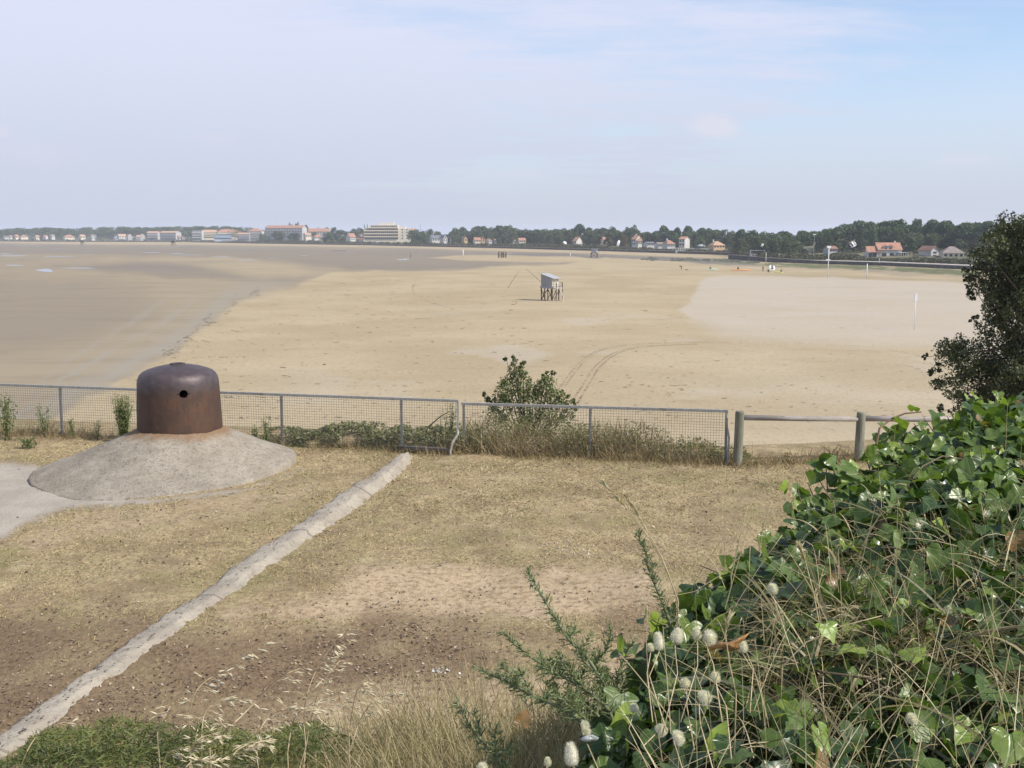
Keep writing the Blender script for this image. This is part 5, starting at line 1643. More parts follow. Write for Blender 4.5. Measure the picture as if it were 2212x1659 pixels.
def col_x(xd_, A_, B_):                            # where the ray column crosses the fence line
    k_ = (xd_ - CX) / F * 1.035
    m_ = (B_[1] - A_[1]) / (B_[0] - A_[0])
    x_q = k_ * (A_[1] - m_ * A_[0]) / (1 - k_ * m_)
    return x_q
zl = fz(0, 830, yat(col_x(0, A, B))); zr = fz(990, 866, B[1])
x0_ = col_x(0, A, B)
slope = (zr - zl) / (B[0] - x0_)
hA_, hB_ = zl + slope * (A[0] - x0_), zr
ps = [(col_x(c_, A, B) - A[0]) / u_.x for c_ in (-170, 153, 330, 619, 872)]
f1, P1, L1 = mesh_fence('longer wire mesh fence on the left, passing behind the rusty cupola', A, B, hA_, hB_, ps)
b = MB()
Ln = L1
b.bar(P1(Ln, .98, 0), P1(Ln, .42, 0), .042); b.build('post', galv, f1)
b = MB(); b.tube([P1(Ln, .44, .0), P1(Ln, .36, .02), P1(Ln - .07, .24, .12), P1(Ln - .10, .08, .20), P1(Ln - .10, -.2, .24)], .026, 8)
b.build('bent_stay', galv, f1, smooth=True)
b = MB(); b.bar(P1(Ln - 1.15, .10, .10), P1(Ln - .08, .09, .14), .09, .05); b.build('bottom_bar', wallm, f1)
A2, B2 = (-.93, 19.50, 0), (3.84, 18.50, 0)
f2, P2, L2 = mesh_fence('shorter wire mesh fence panel in front of the green shrub', A2, B2, fz(1001, 872, 19.5), fz(1567, 888, 18.5), [.02, L2 if False else 2.42, ])
b = MB(); zt = fz(1567, 888, 18.5)
b.bar(P2(L2, zt - .03), P2(L2, -.3), .04); b.build('post', galv, f2)
b = MB(); b.tube([P2(L2, zt - .06, .02), P2(L2 + .01, zt - .28, .03), P2(L2 + .05, zt - .45, .10), P2(L2 + .03, -.2, .14)], .018, 6); b.build('bent_stay', galv, f2)

# ------------------------------------------------------------------ round timber post and rail fence
t = NT('weathered_round_timber')
o3 = t.xyz()
n1, n2 = t.noise(5, 6, .65, (1, 1, .25)), t.noise(30, 5, .65, (1, 1, .12))
c = t.mix(t.ramp(n1, .34, .66), (.17, .175, .125), (.27, .255, .20))
c = t.mix(t.math('MULTIPLY', t.ramp(n2, .52, .68), .6), c, (.09, .085, .065))
t.bump(n2, .5, .01)
postm = t.done(c, .88, 0, .2)
t = NT('weathered_rail_timber')
n1, n2 = t.noise(5, 6, .65, (.25, 1, 1)), t.noise(26, 5, .65, (.12, 1, 1))
c = t.mix(t.ramp(n1, .34, .66), (.26, .235, .20), (.40, .36, .32))
c = t.mix(t.math('MULTIPLY', t.ramp(n2, .54, .7), .5), c, (.15, .125, .10))
t.bump(n2, .5, .01)
railm = t.done(c, .88, 0, .2)
PX = []
for xt, ytop, Y in ((1599, 888, 18.35), (1861.5, 890, 18.7), (2102, 892, 19.0), (2370, 896, 19.4)):
    q = at(xt, ytop, Y); PX.append((q.x, Y, q.z))
wf = thing('rail_fence', 'weathered round timber post and rail fence beside the end of the mesh fence', 'fence', (PX[0][0], PX[0][1], 0))
O = Vector(wf.location)
for x, y, z in PX:
    zb = float(terrain(x, y)) - .4
    b = MB(); x0_, y0_ = x - O.x, y - O.y
    lean = -.018
    b.tube([(x0_ + lean * (z - zb), y0_, zb), (x0_ + lean * .3, y0_, z - .03), (x0_, y0_, z - .012), (x0_, y0_, z)], [.083, .080, .078, .066], 18)
    b.build('post', postm, wf, smooth=False)
for i in range(3):
    a, c_ = Vector(PX[i]) - O, Vector(PX[i + 1]) - O
    a.z -= (.115, .12, .12)[i]; c_.z -= (.13, .125, .13)[i]
    d = (c_ - a).normalized()
    b = MB(); b.tube([a + d * .07, a.lerp(c_, .5) + Vector((0, 0, -.006)), c_ - d * .07], [.050, .047, .046], 12); b.build('rail', railm, wf, smooth=True)

# ------------------------------------------------------------------ dark tree on the bluff at the right
R = rng_of(501)
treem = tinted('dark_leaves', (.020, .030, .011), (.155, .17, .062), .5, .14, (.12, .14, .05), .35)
def plant_crown(blobs, per, size, rng, mat, parent, name='crown', up=.2, inner=.5, jit=.8):
    C, Nn, Tt = [], [], []
    for (cx, cy, cz, r) in blobs:
        n = max(26, int(per * r ** 2 * rng.uniform(.8, 1.2)))
        d = unit(rng.normal(size=(n, 3)) + np.array([0, 0, up]))
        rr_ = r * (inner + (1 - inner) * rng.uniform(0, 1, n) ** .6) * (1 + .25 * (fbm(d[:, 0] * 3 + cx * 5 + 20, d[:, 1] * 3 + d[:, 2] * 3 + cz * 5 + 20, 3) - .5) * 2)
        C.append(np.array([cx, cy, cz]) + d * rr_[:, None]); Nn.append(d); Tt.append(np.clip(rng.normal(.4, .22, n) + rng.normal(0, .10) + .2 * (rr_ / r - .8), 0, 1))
    C, Nn, Tt = np.concatenate(C), np.concatenate(Nn), np.concatenate(Tt)
    V, Q = leaf_quads(C, size, rng, Nn, jit, .55)
    return mesh_np(name, V, Q, mat, parent, dict(tint=rep(Tt, 4)))
TD = 26.5
tb_ = at(2290, 1010, TD)
tree = thing('dark_evergreen_tree', 'big dark evergreen tree standing on the bluff at the right edge', 'tree', (tb_.x, TD, float(terrain(tb_.x, TD)) if False else -4.2))
O = Vector(tree.location)
outline = [(2205, 528, 58), (2145, 540, 40), (2250, 540, 90), (2140, 580, 52), (2200, 620, 80), (2112, 612, 28), (2150, 670, 46), (2240, 690, 90), (2150, 730, 50), (2190, 780, 80), (2085, 770, 50), (2045, 765, 36), (2110, 820, 62), (2055, 830, 36), (2180, 860, 70), (2280, 830, 100), (2330, 640, 120), (2360, 760, 120), (2300, 545, 80), (2120, 880, 40), (2250, 930, 80), (2080, 868, 26), (2026, 795, 18), (2096, 600, 16), (2160, 492, 20), (2200, 478, 12), (2030, 830, 14), (2058, 742, 16), (2010, 808, 10), (2085, 585, 10), (2098, 640, 12), (2092, 605, 14), (2120, 545, 14), (2128, 508, 10), (2000, 770, 8), (2030, 880, 12), (2060, 895, 16), (2105, 690, 12)]
blobs = []
for x, y, r in outline:
    for k_ in range(2 if r > 40 else 1):
        q = at(x + R.normal(0, r * .15), y + R.normal(0, r * .15), TD + R.normal(0, .45)); rr_ = r / F * TD * R.uniform(.72, .92)
        blobs.append((q.x - O.x, q.y - O.y, q.z - O.z, rr_))
        for j in range(int(4 + 10 * min(rr_, 1))):
            d = unit(R.normal(size=3)); rs = rr_ * R.uniform(.16, .40); ro = rr_ * R.uniform(.75, 1.18)
            blobs.append((q.x - O.x + d[0] * ro, q.y - O.y + d[1] * ro, q.z - O.z + d[2] * ro, rs))
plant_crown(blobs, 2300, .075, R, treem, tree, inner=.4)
b = MB()
b.tube([(0, 0, -2.5), (.05, 0, 1.5), (-.1, .1, 4), (-.2, .1, 7.5)], [.28, .22, .16, .05], 10)
for bl in blobs[::9]:
    st = Vector((-.05, .05, R.uniform(1.5, 6)))
    e = Vector(bl[:3]); b.tube([st, st.lerp(e, .5) + Vector((0, 0, -.1)), e], [.040, .022, .005], 6)
b.build('trunk', barkm, tree, smooth=True)

# green shrub behind the second panel
shrubm = tinted('shrub_leaves', (.075, .10, .036), (.25, .275, .12), .5, .3, (.20, .21, .09), .4)
SD = 22.3
sb = at(1140, 950, SD)
shrub = thing('green_shrub', 'leafy green shrub with two upright peaks growing behind the mesh fence', 'shrub', (sb.x, SD, float(terrain(sb.x, SD))))
O = Vector(shrub.location)
blobs = []
for x, y, r in ((1110, 800, 17), (1112, 782, 9), (1125, 805, 15), (1100, 830, 24), (1130, 838, 26), (1090, 850, 26), (1115, 862, 32), (1150, 850, 26), (1185, 828, 19), (1180, 812, 9), (1175, 846, 26), (1200, 858, 22), (1212, 870, 16), (1145, 885, 36), (1190, 890, 30), (1090, 885, 28), (1066, 868, 12), (1052, 862, 7), (1046, 852, 4), (1108, 772, 4), (1236, 868, 7), (1228, 856, 5), (1225, 895, 18), (1245, 880, 8), (1065, 900, 24), (1140, 930, 40), (1200, 930, 34), (1092, 776, 4), (1130, 786, 6), (1195, 806, 5)):
    q = at(x, y, SD + R.normal(0, .15)); rr_ = r / F * SD
    blobs.append((q.x - O.x, q.y - O.y, q.z - O.z, rr_))
    for j in range(3):
        d = unit(R.normal(size=3)); blobs.append((q.x - O.x + d[0] * rr_ * .9, q.y - O.y + d[1] * rr_ * .9, q.z - O.z + d[2] * rr_ * .9, rr_ * .4))
plant_crown(blobs, 3600, .060, R, shrubm, shrub, 'foliage', .3, .35)
b = MB()
for bl in blobs[::4]:
    e = Vector(bl[:3]); st = Vector((R.uniform(-.15, .15), R.uniform(-.1, .1), -.2)); b.tube([st, st.lerp(e, .55) + Vector((e.x * .1, 0, 0)), e + Vector((0, 0, .08))], [.022, .014, .004], 5)
b.build('stem', barkm, shrub)

# ------------------------------------------------------------------ weeds along the fence
strawm = tinted('dry_stalk', (.22, .165, .09), (.50, .39, .22), .8, .15, (.56, .47, .30))
weedm = tinted('weed_leaf', (.085, .115, .04), (.26, .29, .12), .6, .3, (.36, .35, .16))
ivysm = tinted('creeper_leaf', (.085, .09, .036), (.27, .265, .11), .55, .25, (.20, .22, .07), .5)
def along_fence(n, xa, xb, off0, off1, rng):
    x = rng.uniform(xa, xb, n); y = fence_y(x) + rng.uniform(off0, off1, n)
    return x, y
# creeping ivy mat behind and through the longer fence
x, y = along_fence(10500, -5.1, -.6, -.12, 1.5, R)
kp = fbm(x * 3.1, y * 3.1, 291) > .43; x, y = x[kp], y[kp]
hgt = .06 + .19 * sstep(fbm(x * 1.4, y * 1.4, 90), .35, .75) * sstep(x, -5.2, -3.4) + .06 * sstep(x, -3, -1)
hgt *= sstep(y - fence_y(x), -.2, .35)
z = terrain(x, y) + hgt * R.uniform(.05, 1.0, len(x)) ** .6
V, Q = leaf_quads(np.stack([x, y, z], 1), .055, R, np.tile([[0, -.3, 1.0]], (len(x), 1)), .6, .85)
o = mesh_np('ground_cover', V, Q, ivysm, None, dict(tint=rep(np.clip(R.normal(.38, .25, len(x)), 0, 1), 4)))
tag(o, 'dark creeper sprawling along the foot of the longer mesh fence', 'creeper', kind='stuff')
# dead stalks and dry undergrowth behind the shorter panel
n = 6200
x, y = along_fence(n, -1.3, 4.3, -.15, 1.5, R)
kp = fbm(x * 2.2, y * 2.2, 191) > .40; x, y = x[kp], y[kp]; n = len(x)
env = np.interp(x, [-1.3, -.7, .2, 1.2, 2.2, 3.0, 3.8, 4.3], [.30, .50, .56, .58, .50, .36, .18, .10])
L = env * R.uniform(.25, 1.3, n) * (.5 + fbm(x * 1.5, y * 1.5, 192))
d0 = unit(np.stack([R.normal(0, .55, n), R.normal(-.05, .4, n), np.ones(n)], 1))
V, Q = ribbons(np.stack([x, y, terrain(x, y) - .02], 1), d0, L, R.uniform(0, .35, n), R.uniform(.006, .013, n), 3, None, R, .8)
tin = np.clip(R.normal(.35, .25, n), 0, 1)
o = mesh_np('undergrowth', V, Q, strawm, None, dict(tint=rep(tin, 8)))
tag(o, 'tangle of dry brown stalks behind the shorter mesh panel', 'undergrowth', kind='stuff')
n = 9500
x, y = along_fence(n, -1.3, 4.4, -.1, 1.5, R)
kp = fbm(x * 2.2, y * 2.2, 193) > .44; x, y = x[kp], y[kp]; n = len(x)
env = np.interp(x, [-1.3, -.7, .2, 1.2, 2.2, 3.0, 3.8, 4.4], [.3, .45, .5, .55, .50, .35, .16, .08])
z = terrain(x, y) + env * R.uniform(.0, 1.0, n) ** 1.1 * (.4 + 1.1 * fbm(x * 1.5, y * 1.5, 194))
V, Q = leaf_quads(np.stack([x, y, z], 1), .06, R, None, .8, .4)
o = mesh_np('undergrowth', V, Q, tinted('olive_weed', (.11, .115, .045), (.33, .31, .15), .7, .3), None, dict(tint=rep(R.uniform(0, 1, n), 4)))
tag(o, 'olive leafy weeds mixed among the stalks behind the shorter mesh panel', 'weeds', kind='stuff')
# long fallen dead branch leaning in the creeper
q0, q1 = at(925, 922, 20.3), at(972, 888, 20.3)
b = MB(); b.tube([q0, q0.lerp(q1, .6) + Vector((0, 0, .03)), q1], [.016, .011, .005], 6)
tag(b.build('dead_branch', barkm), 'bare dead branch sticking up out of the creeper by the longer fence', 'branch')
# fringe of dry grass along the whole fence foot and the bluff edge
n = 17000
x = R.uniform(-13, 9, n); y = fence_y(x) + R.normal(-.02, .22, n)
kp = fbm(x * 1.7, y * 1.7, 93) > .42
x, y = x[kp], y[kp]; n = len(x)
d0 = unit(np.stack([R.normal(0, .5, n), R.normal(-.1, .5, n), np.ones(n)], 1))
V, Q = ribbons(np.stack([x, y, terrain(x, y) - .01], 1), d0, R.uniform(.06, .32, n) * (.5 + fbm(x, y, 94)), R.uniform(0, .5, n), R.uniform(.004, .010, n), 2, None, R, .8)
o = mesh_np('dry_grass', V, Q, strawm, None, dict(tint=rep(np.clip(R.normal(.25, .3, n), 0, 1), 6)))
tag(o, 'fringe of dry tufted grass along the foot of the fences', 'grass', kind='stuff')
# single weeds: (column, foot, top, spread px, leaf size, label)
def weed(x, yb_, yt_, spread, Y, lab, nst, leaf, mat, name='weed', dens=60):
    p = at(x, yb_, Y); p.z = float(terrain(p.x, p.y))
    H = at(x, yt_, Y).z - p.z; sw = spread / F * Y
    o = thing(name, lab, 'plant', p)
    b = MB(); C, Tt = [], []
    for k_ in range(nst):
        e = Vector((R.uniform(-.5, .5) * sw, R.uniform(-.3, .3) * sw, H * R.uniform(.7, 1.0)))
        st = Vector((R.uniform(-.2, .2) * sw, R.uniform(-.1, .1) * sw, -.03)); m_ = st.lerp(e, .5) + Vector((R.normal(0, .02), 0, .03))
        b.tube([st, m_, e], [.007, .005, .002], 4)
        for j in range(dens):
            s_ = R.uniform(.2, 1.0); q_ = (st.lerp(m_, s_ * 2) if s_ < .5 else m_.lerp(e, s_ * 2 - 1))
            C.append(q_ + Vector(R.normal(0, leaf * .7, 3))); Tt.append(np.clip(R.normal(.45, .25), 0, 1))
    b.build('stem', strawm if False else weedm, o)
    V, Q = leaf_quads(np.array([tuple(c_) for c_ in C]), leaf, R, None, .8, .35)
    mesh_np('foliage', V, Q, mat, o, dict(tint=rep(Tt, 4)))
    return o
weed(268, 935, 850, 46, 20.4, 'tall pale green weed clump just left of the rusty cupola', 46, .042, tinted('pale_weed', (.15, .18, .06), (.36, .38, .17), .6, .35), dens=46)
weed(97, 938, 876, 26, 20.9, 'small upright green weed behind the left part of the mesh fence', 6, .05, weedm, dens=40)
weed(18, 935, 850, 70, 20.6, 'straggling leafy shrub at the left edge before the mesh fence', 10, .07, weedm, 'straggling_shrub', 40)
weed(160, 938, 895, 18, 20.8, 'thin green weed beside the second fence post from the left', 4, .045, weedm, dens=30)
weed(212, 938, 900, 14, 20.7, 'thin weed halfway between the post and the tall pale clump', 3, .045, weedm, dens=30)
weed(66, 968, 948, 36, 19.8, 'low green tuft on the bare ground left of the concrete cone', 9, .06, weedm, 'grass_tuft', 26)
weed(575, 940, 895, 26, 19.9, 'slender green weed in the mesh right of the rusty cupola', 5, .045, weedm, dens=40)
weed(548, 940, 915, 30, 20.0, 'low bushy weed in the mesh between the cupola and the slender weed', 6, .045, weedm, dens=36)
weed(1700, 1012, 975, 34, 18.5, 'reddish dry weed between the two timber posts', 8, .04, strawm, dens=30)
weed(1795, 1005, 960, 50, 18.8, 'tall dry seed head weed left of the second timber post', 9, .035, strawm, dens=24)
weed(970, 930, 868, 60, 19.9, 'sparse twiggy weed behind the gap between the two mesh fences', 10, .05, weedm, dens=24)
for i, (xa, ya, xb, yb_, xm_, ym_) in enumerate(((1325, 905, 1347, 925, 1335, 900), (1380, 935, 1404, 925, 1385, 900), (1404, 925, 1425, 930, 1412, 915))):
    b = MB(); a_, m_, c_ = at(xa, ya, 19.4), at(xm_, ym_, 19.4), at(xb, yb_ + 40, 19.4); a_.z = float(terrain(a_.x, a_.y))
    b.tube([a_, m_.lerp(a_, .3), m_, m_.lerp(c_, .3), c_], .006, 4)
    tag(b.build('bramble_shoot', strawm), ['thin arching shoot above the middle of the shorter mesh panel', 'higher arching shoot near the right end of the shorter mesh panel', 'shoot with a drooping tip at the right end of the shorter mesh panel'][i], 'shoot')

# ------------------------------------------------------------------ short dry turf, litter and stones on the terrace
R = rng_of(640)
def rim_r(x, y): return np.interp(np.mod(np.arctan2(y - CUP.y, x - CUP.x), 2 * math.pi), np.append(th, 2 * math.pi), np.append(Rb, Rb[0]))
def scatter(n, x0=-11.5, x1=7.5, y0=7.0, y1=20.6):
    # denser close to the camera, so that the cover holds at every distance
    y = y0 + (y1 - y0) * R.uniform(0, 1, n) ** 1.35
    x = R.uniform(-.58, .50, n) * y * 1.05
    kp = (x > x0) & (x < x1) & (y < fence_y(x) + .3)
    return x[kp], y[kp]
x, y = scatter(420000)
g = interp_grid(grassy, x, y)
pt = fbm(x * 1.1, y * 1.1, 95)
kp = R.uniform(0, 1, len(x)) < g * (.25 + 1.1 * sstep(pt, .35, .65))
d_c = np.hypot(x - CUP.x, y - CUP.y); kp &= d_c > rim_r(x, y) - .03
x, y, pt = x[kp], y[kp], pt[kp]; n = len(x)
d0 = unit(np.stack([R.normal(0, 1.0, n), R.normal(0, 1.0, n), R.uniform(.3, 1.0, n)], 1))
V, Q = ribbons(np.stack([x, y, terrain(x, y) - .002], 1), d0, R.uniform(.015, .05, n) * np.interp(y, [8, 20], [.9, 1.35]), R.uniform(0, .6, n), R.uniform(.003, .007, n) * np.interp(y, [8, 20], [1.0, 2.2]), 1, None, R, .7)
gpatch = sstep(fbm(x * .8 + 7, y * .8, 96), .48, .66) * .85
tn = np.clip(R.normal(.5, .22, n), 0, 1)
gr = R.uniform(0, 1, n) < gpatch * .55
turfm = NT('dry_turf')
a = turfm.attr('tint'); gg = turfm.attr('green')
c = turfm.mix(a, (.25, .19, .10), (.60, .49, .275))
c = turfm.mix(gg, c, turfm.mix(a, (.10, .11, .04), (.26, .26, .11)))
turfm = turfm.done(c, .85, 0, .2)
o = mesh_np('grass', V, Q, turfm, None, dict(tint=rep(tn, 4), green=rep(gr.astype(float), 4)))
tag(o, 'short parched turf in worn patches over the terrace', 'grass', kind='stuff')
# little matted tufts
nt = 900
xt, yt_2 = scatter(nt * 3)
gk = interp_grid(grassy, xt, yt_2); kp = (gk > .45) & (fbm(xt * 1.3 + 2, yt_2 * 1.3, 98) > .5) & (np.hypot(xt - CUP.x, yt_2 - CUP.y) > 2.5)
xt, yt_2 = xt[kp][:nt], yt_2[kp][:nt]
nb3 = 26
sp_ = R.uniform(.03, .09, len(xt))
x = np.repeat(xt, nb3) + R.normal(0, 1, len(xt) * nb3) * np.repeat(sp_, nb3); y = np.repeat(yt_2, nb3) + R.normal(0, 1, len(xt) * nb3) * np.repeat(sp_, nb3)
n = len(x)
d0 = unit(np.stack([R.normal(0, .9, n), R.normal(0, .9, n), R.uniform(.3, 1.2, n)], 1))
V, Q = ribbons(np.stack([x, y, terrain(x, y) - .002], 1), d0, R.uniform(.03, .085, n), R.uniform(.1, .7, n), R.uniform(.003, .007, n) * np.interp(y, [8, 20], [1, 1.8]), 2, None, R, .8)
tg = np.repeat((R.uniform(0, 1, len(xt)) < .45).astype(float), nb3) * R.uniform(.4, 1, n)
o = mesh_np('grass', V, Q, turfm, None, dict(tint=rep(np.clip(R.normal(.5, .25, n), 0, 1), 6), green=rep(tg, 6)))
tag(o, 'small matted tufts of half dry grass dotted over the terrace turf', 'grass', kind='stuff')
# bark chips, dead leaves and little stones
x, y = scatter(120000)
dk = interp_grid(dark, x, y); sn = interp_grid(sandy, x, y); cn = interp_grid(conc, x, y)
kp = R.uniform(0, 1, len(x)) < (.04 + .42 * dk + .06 * sn) * (1 - .85 * cn) * (.35 + 1.0 * sstep(fbm(x * 2.3, y * 2.3, 97), .4, .66))
d_c = np.hypot(x - CUP.x, y - CUP.y); kp &= d_c > rim_r(x, y) + .02
x, y = x[kp], y[kp]; n = len(x)
C = np.stack([x, y, terrain(x, y) + R.uniform(.002, .016, n)], 1)
V, Q = leaf_quads(C, R.uniform(.014, .05, n) * np.interp(y, [8, 20], [.9, 1.6]), R, np.tile([[0, 0, 1.0]], (n, 1)), .45, .55)
chipm = NT('litter')
a = chipm.attr('tint')
c = chipm.mix(chipm.ramp(a, 0, .7), (.075, .052, .04), (.26, .19, .135))
c = chipm.mix(chipm.ramp(a, .84, .97), c, (.46, .38, .29))
chipm = chipm.done(c, .9, 0, .2)
o = mesh_np('litter', V, Q, chipm, None, dict(tint=rep(R.uniform(0, 1, n), 4)))
tag(o, 'dead leaves, bark chips and small stones strewn over the terrace soil', 'litter', kind='stuff')
# chips lying on the kerb
sel_ = R.integers(0, nk, 420); ss = R.uniform(.1, .75, 420)
C = Lft[sel_] * (1 - ss[:, None]) + Rgt[sel_] * ss[:, None]
C[:, 2] = hz_far[sel_] + terrain(C[:, 0], C[:, 1]) + .014
V, Q = leaf_quads(C, R.uniform(.012, .045, 420), R, np.tile([[0, 0, 1.0]], (420, 1)), .25, .5)
o = mesh_np('litter', V, Q, chipm, None, dict(tint=rep(R.uniform(0, .6, 420), 4)))
tag(o, 'dead leaf scraps lying on top of the concrete kerb', 'litter', kind='stuff')
# broken shell bits: two small white heaps
for (hx, hy, n_, sp, lab) in ((1215, 1185, 60, .22, 'patch of small white stones on the turf in the middle of the terrace'), (955, 1455, 26, .07, 'small heap of white fragments on the bare soil')):
    q = gnd(hx, hy, 0)
    C = np.stack([q.x + R.normal(0, sp, n_), q.y + R.normal(0, sp * .7, n_), np.zeros(n_)], 1); C[:, 2] = terrain(C[:, 0], C[:, 1]) + .01
    V, Q = leaf_quads(C, R.uniform(.012, .035, n_), R, np.tile([[0, 0, 1.0]], (n_, 1)), .6, .8)
    o = mesh_np('pebbles', V, Q, whitew, None, dict(tint=rep(np.ones(n_), 4)))
    tag(o, lab, 'pebbles', kind='stuff')
# ================================================================== FOREGROUND BANK
R = rng_of(7001)
EDGE = [(1.0, -.35), (1.4, -.12), (1.9, .11), (2.1, .18), (2.4, .33), (2.8, .47), (2.95, .53), (3.1, .70), (3.4, .91), (3.6, 1.01), (3.9, 1.33), (4.1, 1.42), (4.3, 1.72), (4.5, 2.0), (4.62, 2.3), (4.7, 2.8)]
BP = [(x, y) for y, x in EDGE] + [(3.6, 4.7), (3.6, .4), (-.35, .4)]
def bank(x, y):
    x, y = np.asarray(x, float), np.asarray(y, float)
    sd = poly_sd(x, y, BP)
    top = 3.085 + .09 * x + .03 * (y - 2.5) + .12 * (fbm(x * 2.3 + 9, y * 2.3, 701) - .5)
    ins = np.clip(-sd, 0, 1)
    top = top - .16 * (1 - sstep(ins, 0, .35)) 
    return np.where(sd < 0, top, top - np.maximum(sd, 0) * 1.9), sd
bx_ = np.arange(-1.4, 3.6, .05); by2 = np.arange(.4, 6.2, .05)
GX2, GY2 = np.meshgrid(bx_, by2)
zb, sdb = bank(GX2.ravel(), GY2.ravel())
zb = np.maximum(zb - .07, .3)
nr2, nc2 = GX2.shape
k = np.arange(nr2 * nc2).reshape(nr2, nc2)
Fc = np.stack([k[:-1, :-1], k[:-1, 1:], k[1:, 1:], k[1:, :-1]], -1).reshape(-1, 4)
o = mesh_np('bank', np.stack([GX2.ravel(), GY2.ravel(), zb], 1), Fc, speckle('dark_soil', (.030, .024, .016), (.075, .055, .035), 9, .95, .6, 30), smooth=True)
tag(o, kind='structure')

# ---- ivy leaf: five lobes, folded along the midrib
half = [(.18, -.14), (.38, -.10), (.53, .09), (.45, .27), (.45, .46), (.31, .60), (.16, .82)]
hp_ = [(0.0, .04)] + half + [(0.0, 1.04)]
fine = []
for i in range(1, len(hp_) - 1):
    fine.append(hp_[i])
    if i < len(hp_) - 2:
        p0, p1, p2, p3 = hp_[i - 1], hp_[i], hp_[i + 1], hp_[i + 2]
        fine.append(tuple((-p0[k_] + 9 * p1[k_] + 9 * p2[k_] - p3[k_]) / 16 for k_ in (0, 1)))
half = fine
spine = [(0, .04), (0, .28), (0, .52), (0, .76), (0, 1.04)]
LV = np.array(spine + half + [(-x, y) for x, y in half])
NL = len(LV)
def side_tris(off, flip):
    m = len(half)
    sp = []
    for x, y in half:
        k_ = int(np.argmin([abs(y - q_[1]) for q_ in spine])); k_ = min(max(k_, 1), 3)
        sp.append(max(k_, sp[-1] if sp else 1))
    out = [(0, off, sp[0])]
    for i in range(m - 1):
        out.append((off + i, off + i + 1, sp[i]))
        if sp[i + 1] != sp[i]: out.append((sp[i], off + i + 1, sp[i + 1]))
    if sp[-1] != 3: out.append((sp[-1], off + m - 1, 3))
    out.append((3, off + m - 1, 4))
    return [t_[::-1] for t_ in out] if flip else out
LT = np.array(side_tris(5, False) + side_tris(5 + len(half), True))
def ivy_leaves(P, nrm, size, rng, roll=None):
    N = len(P)
    n = unit(nrm)
    ref = np.where(np.abs(n[:, 2:3]) < .95, np.array([[0, 0, 1.0]]), np.array([[1.0, 0, 0]]))
    # tips hang downhill, with scatter
    tip = unit(np.stack([rng.normal(-.5, .8, N), rng.normal(-.6, .8, N), rng.normal(-.3, .5, N)], 1))
    tip = unit(tip - n * np.sum(tip * n, 1, keepdims=True))
    rgt = np.cross(tip, n)
    uu, vv = LV[:, 0][None], LV[:, 1][None]
    fold = rng.uniform(-.15, .62, N)[:, None]; curl = rng.uniform(-.12, .35, N)[:, None]
    wav = rng.uniform(0, 6.28, N)[:, None]
    wid = rng.uniform(.85, 1.15, N)[:, None]
    zz = fold * np.abs(uu) - curl * (vv - .35) ** 2 + .05 * np.sin(vv * 7 + wav) * np.abs(uu) * 2 + .04 * np.sin(uu * 9 + wav)
    s = size[:, None]
    uu = uu * (1 + rng.uniform(-.38, .38, N)[:, None] * (vv - .4) * 1.6) + rng.normal(0, .10, N)[:, None] * (vv - .3) ** 2
    V = P[:, None, :] + rgt[:, None, :] * (uu * wid * s)[..., None] + tip[:, None, :] * ((vv - .35) * s)[..., None] + n[:, None, :] * (zz * s)[..., None]
    Q = (LT[None] + (np.arange(N) * NL)[:, None, None]).reshape(-1, 3)
    return V.reshape(-1, 3), Q, np.tile(LV[:, 0], N), np.tile(LV[:, 1], N)
t = NT('ivy_leaf')
a = t.attr('tint'); lu, lv = t.attr('lu'), t.attr('lv')
c = t.mix(t.ramp(a, 0, .72), (.026, .060, .010), (.125, .19, .036))
c = t.mix(t.ramp(a, .70, .92), c, (.27, .36, .06))
c = t.mix(t.ramp(a, .965, .99), c, (.26, .15, .06))
c = t.mix(t.math('MULTIPLY', t.ramp(t.noise(60, 4, .6), .45, .7), .35), c, (.03, .05, .018))
v2_ = t.math('SUBTRACT', lv, .03)
ang = t.math('ABSOLUTE', t.math('ARCTAN2', lu, v2_))
rr_ = t.math('SQRT', t.math('ADD', t.math('MULTIPLY', lu, lu), t.math('MULTIPLY', v2_, v2_)))
pp = t.math('MULTIPLY', t.math('PINGPONG', t.math('DIVIDE', ang, .78), .5), rr_)
c = t.mix(t.math('MULTIPLY', t.ramp(pp, .012, .034, 1.0, 0.0), .55), c, t.mix(a, (.10, .14, .06), (.22, .27, .11)))
t.bump(t.math('ADD', t.noise(45, 3), t.math('MULTIPLY', t.ramp(pp, .0, .05), .8)), .3, .003)
ivym = t.done(c, t.ramp(t.noise(14, 3), .35, .65, .27, .46), 0, .5, .28)

def normal_bank(x, y):
    e = .06
    z0, _ = bank(x, y); z1, _ = bank(x + e, y); z2, _ = bank(x, y + e)
    return unit(np.stack([-(z1 - z0) / e * .6, -(z2 - z0) / e * .6, np.ones_like(z0)], 1))
ivy = thing('ivy_bush', 'big glossy ivy mass covering the bank on the right', 'ivy', (1.2, 3.0, 2.2))
O = np.array(ivy.location)
n = 11500
x = R.uniform(-.3, 3.1, n * 3); y = R.uniform(.9, 5.3, n * 3)
z, sd = bank(x, y)
dist_cam = np.hypot(x, y)
kp = (sd < .30) & (np.abs(x) < y * .62 + .35) & (y > 1.15)
kp &= ~((x < .12) & (y < 2.0))
dens = np.where(y > 2.6, 1.0, .70)
kp &= R.uniform(0, 1, n * 3) < dens
x, y, z, sd = x[kp], y[kp], z[kp], sd[kp]; n = len(x)
nb = normal_bank(x, y)
lift = -.17 + .23 * R.uniform(0, 1, n) ** .75 + np.where(sd > -.12, .02, 0)
young = sstep(y, 3.9, 4.5) * sstep(x, 1.3, 1.9)
lift += young * R.uniform(0, .12, n)
P = np.stack([x, y, z + lift], 1) + nb * .02
P = P - O
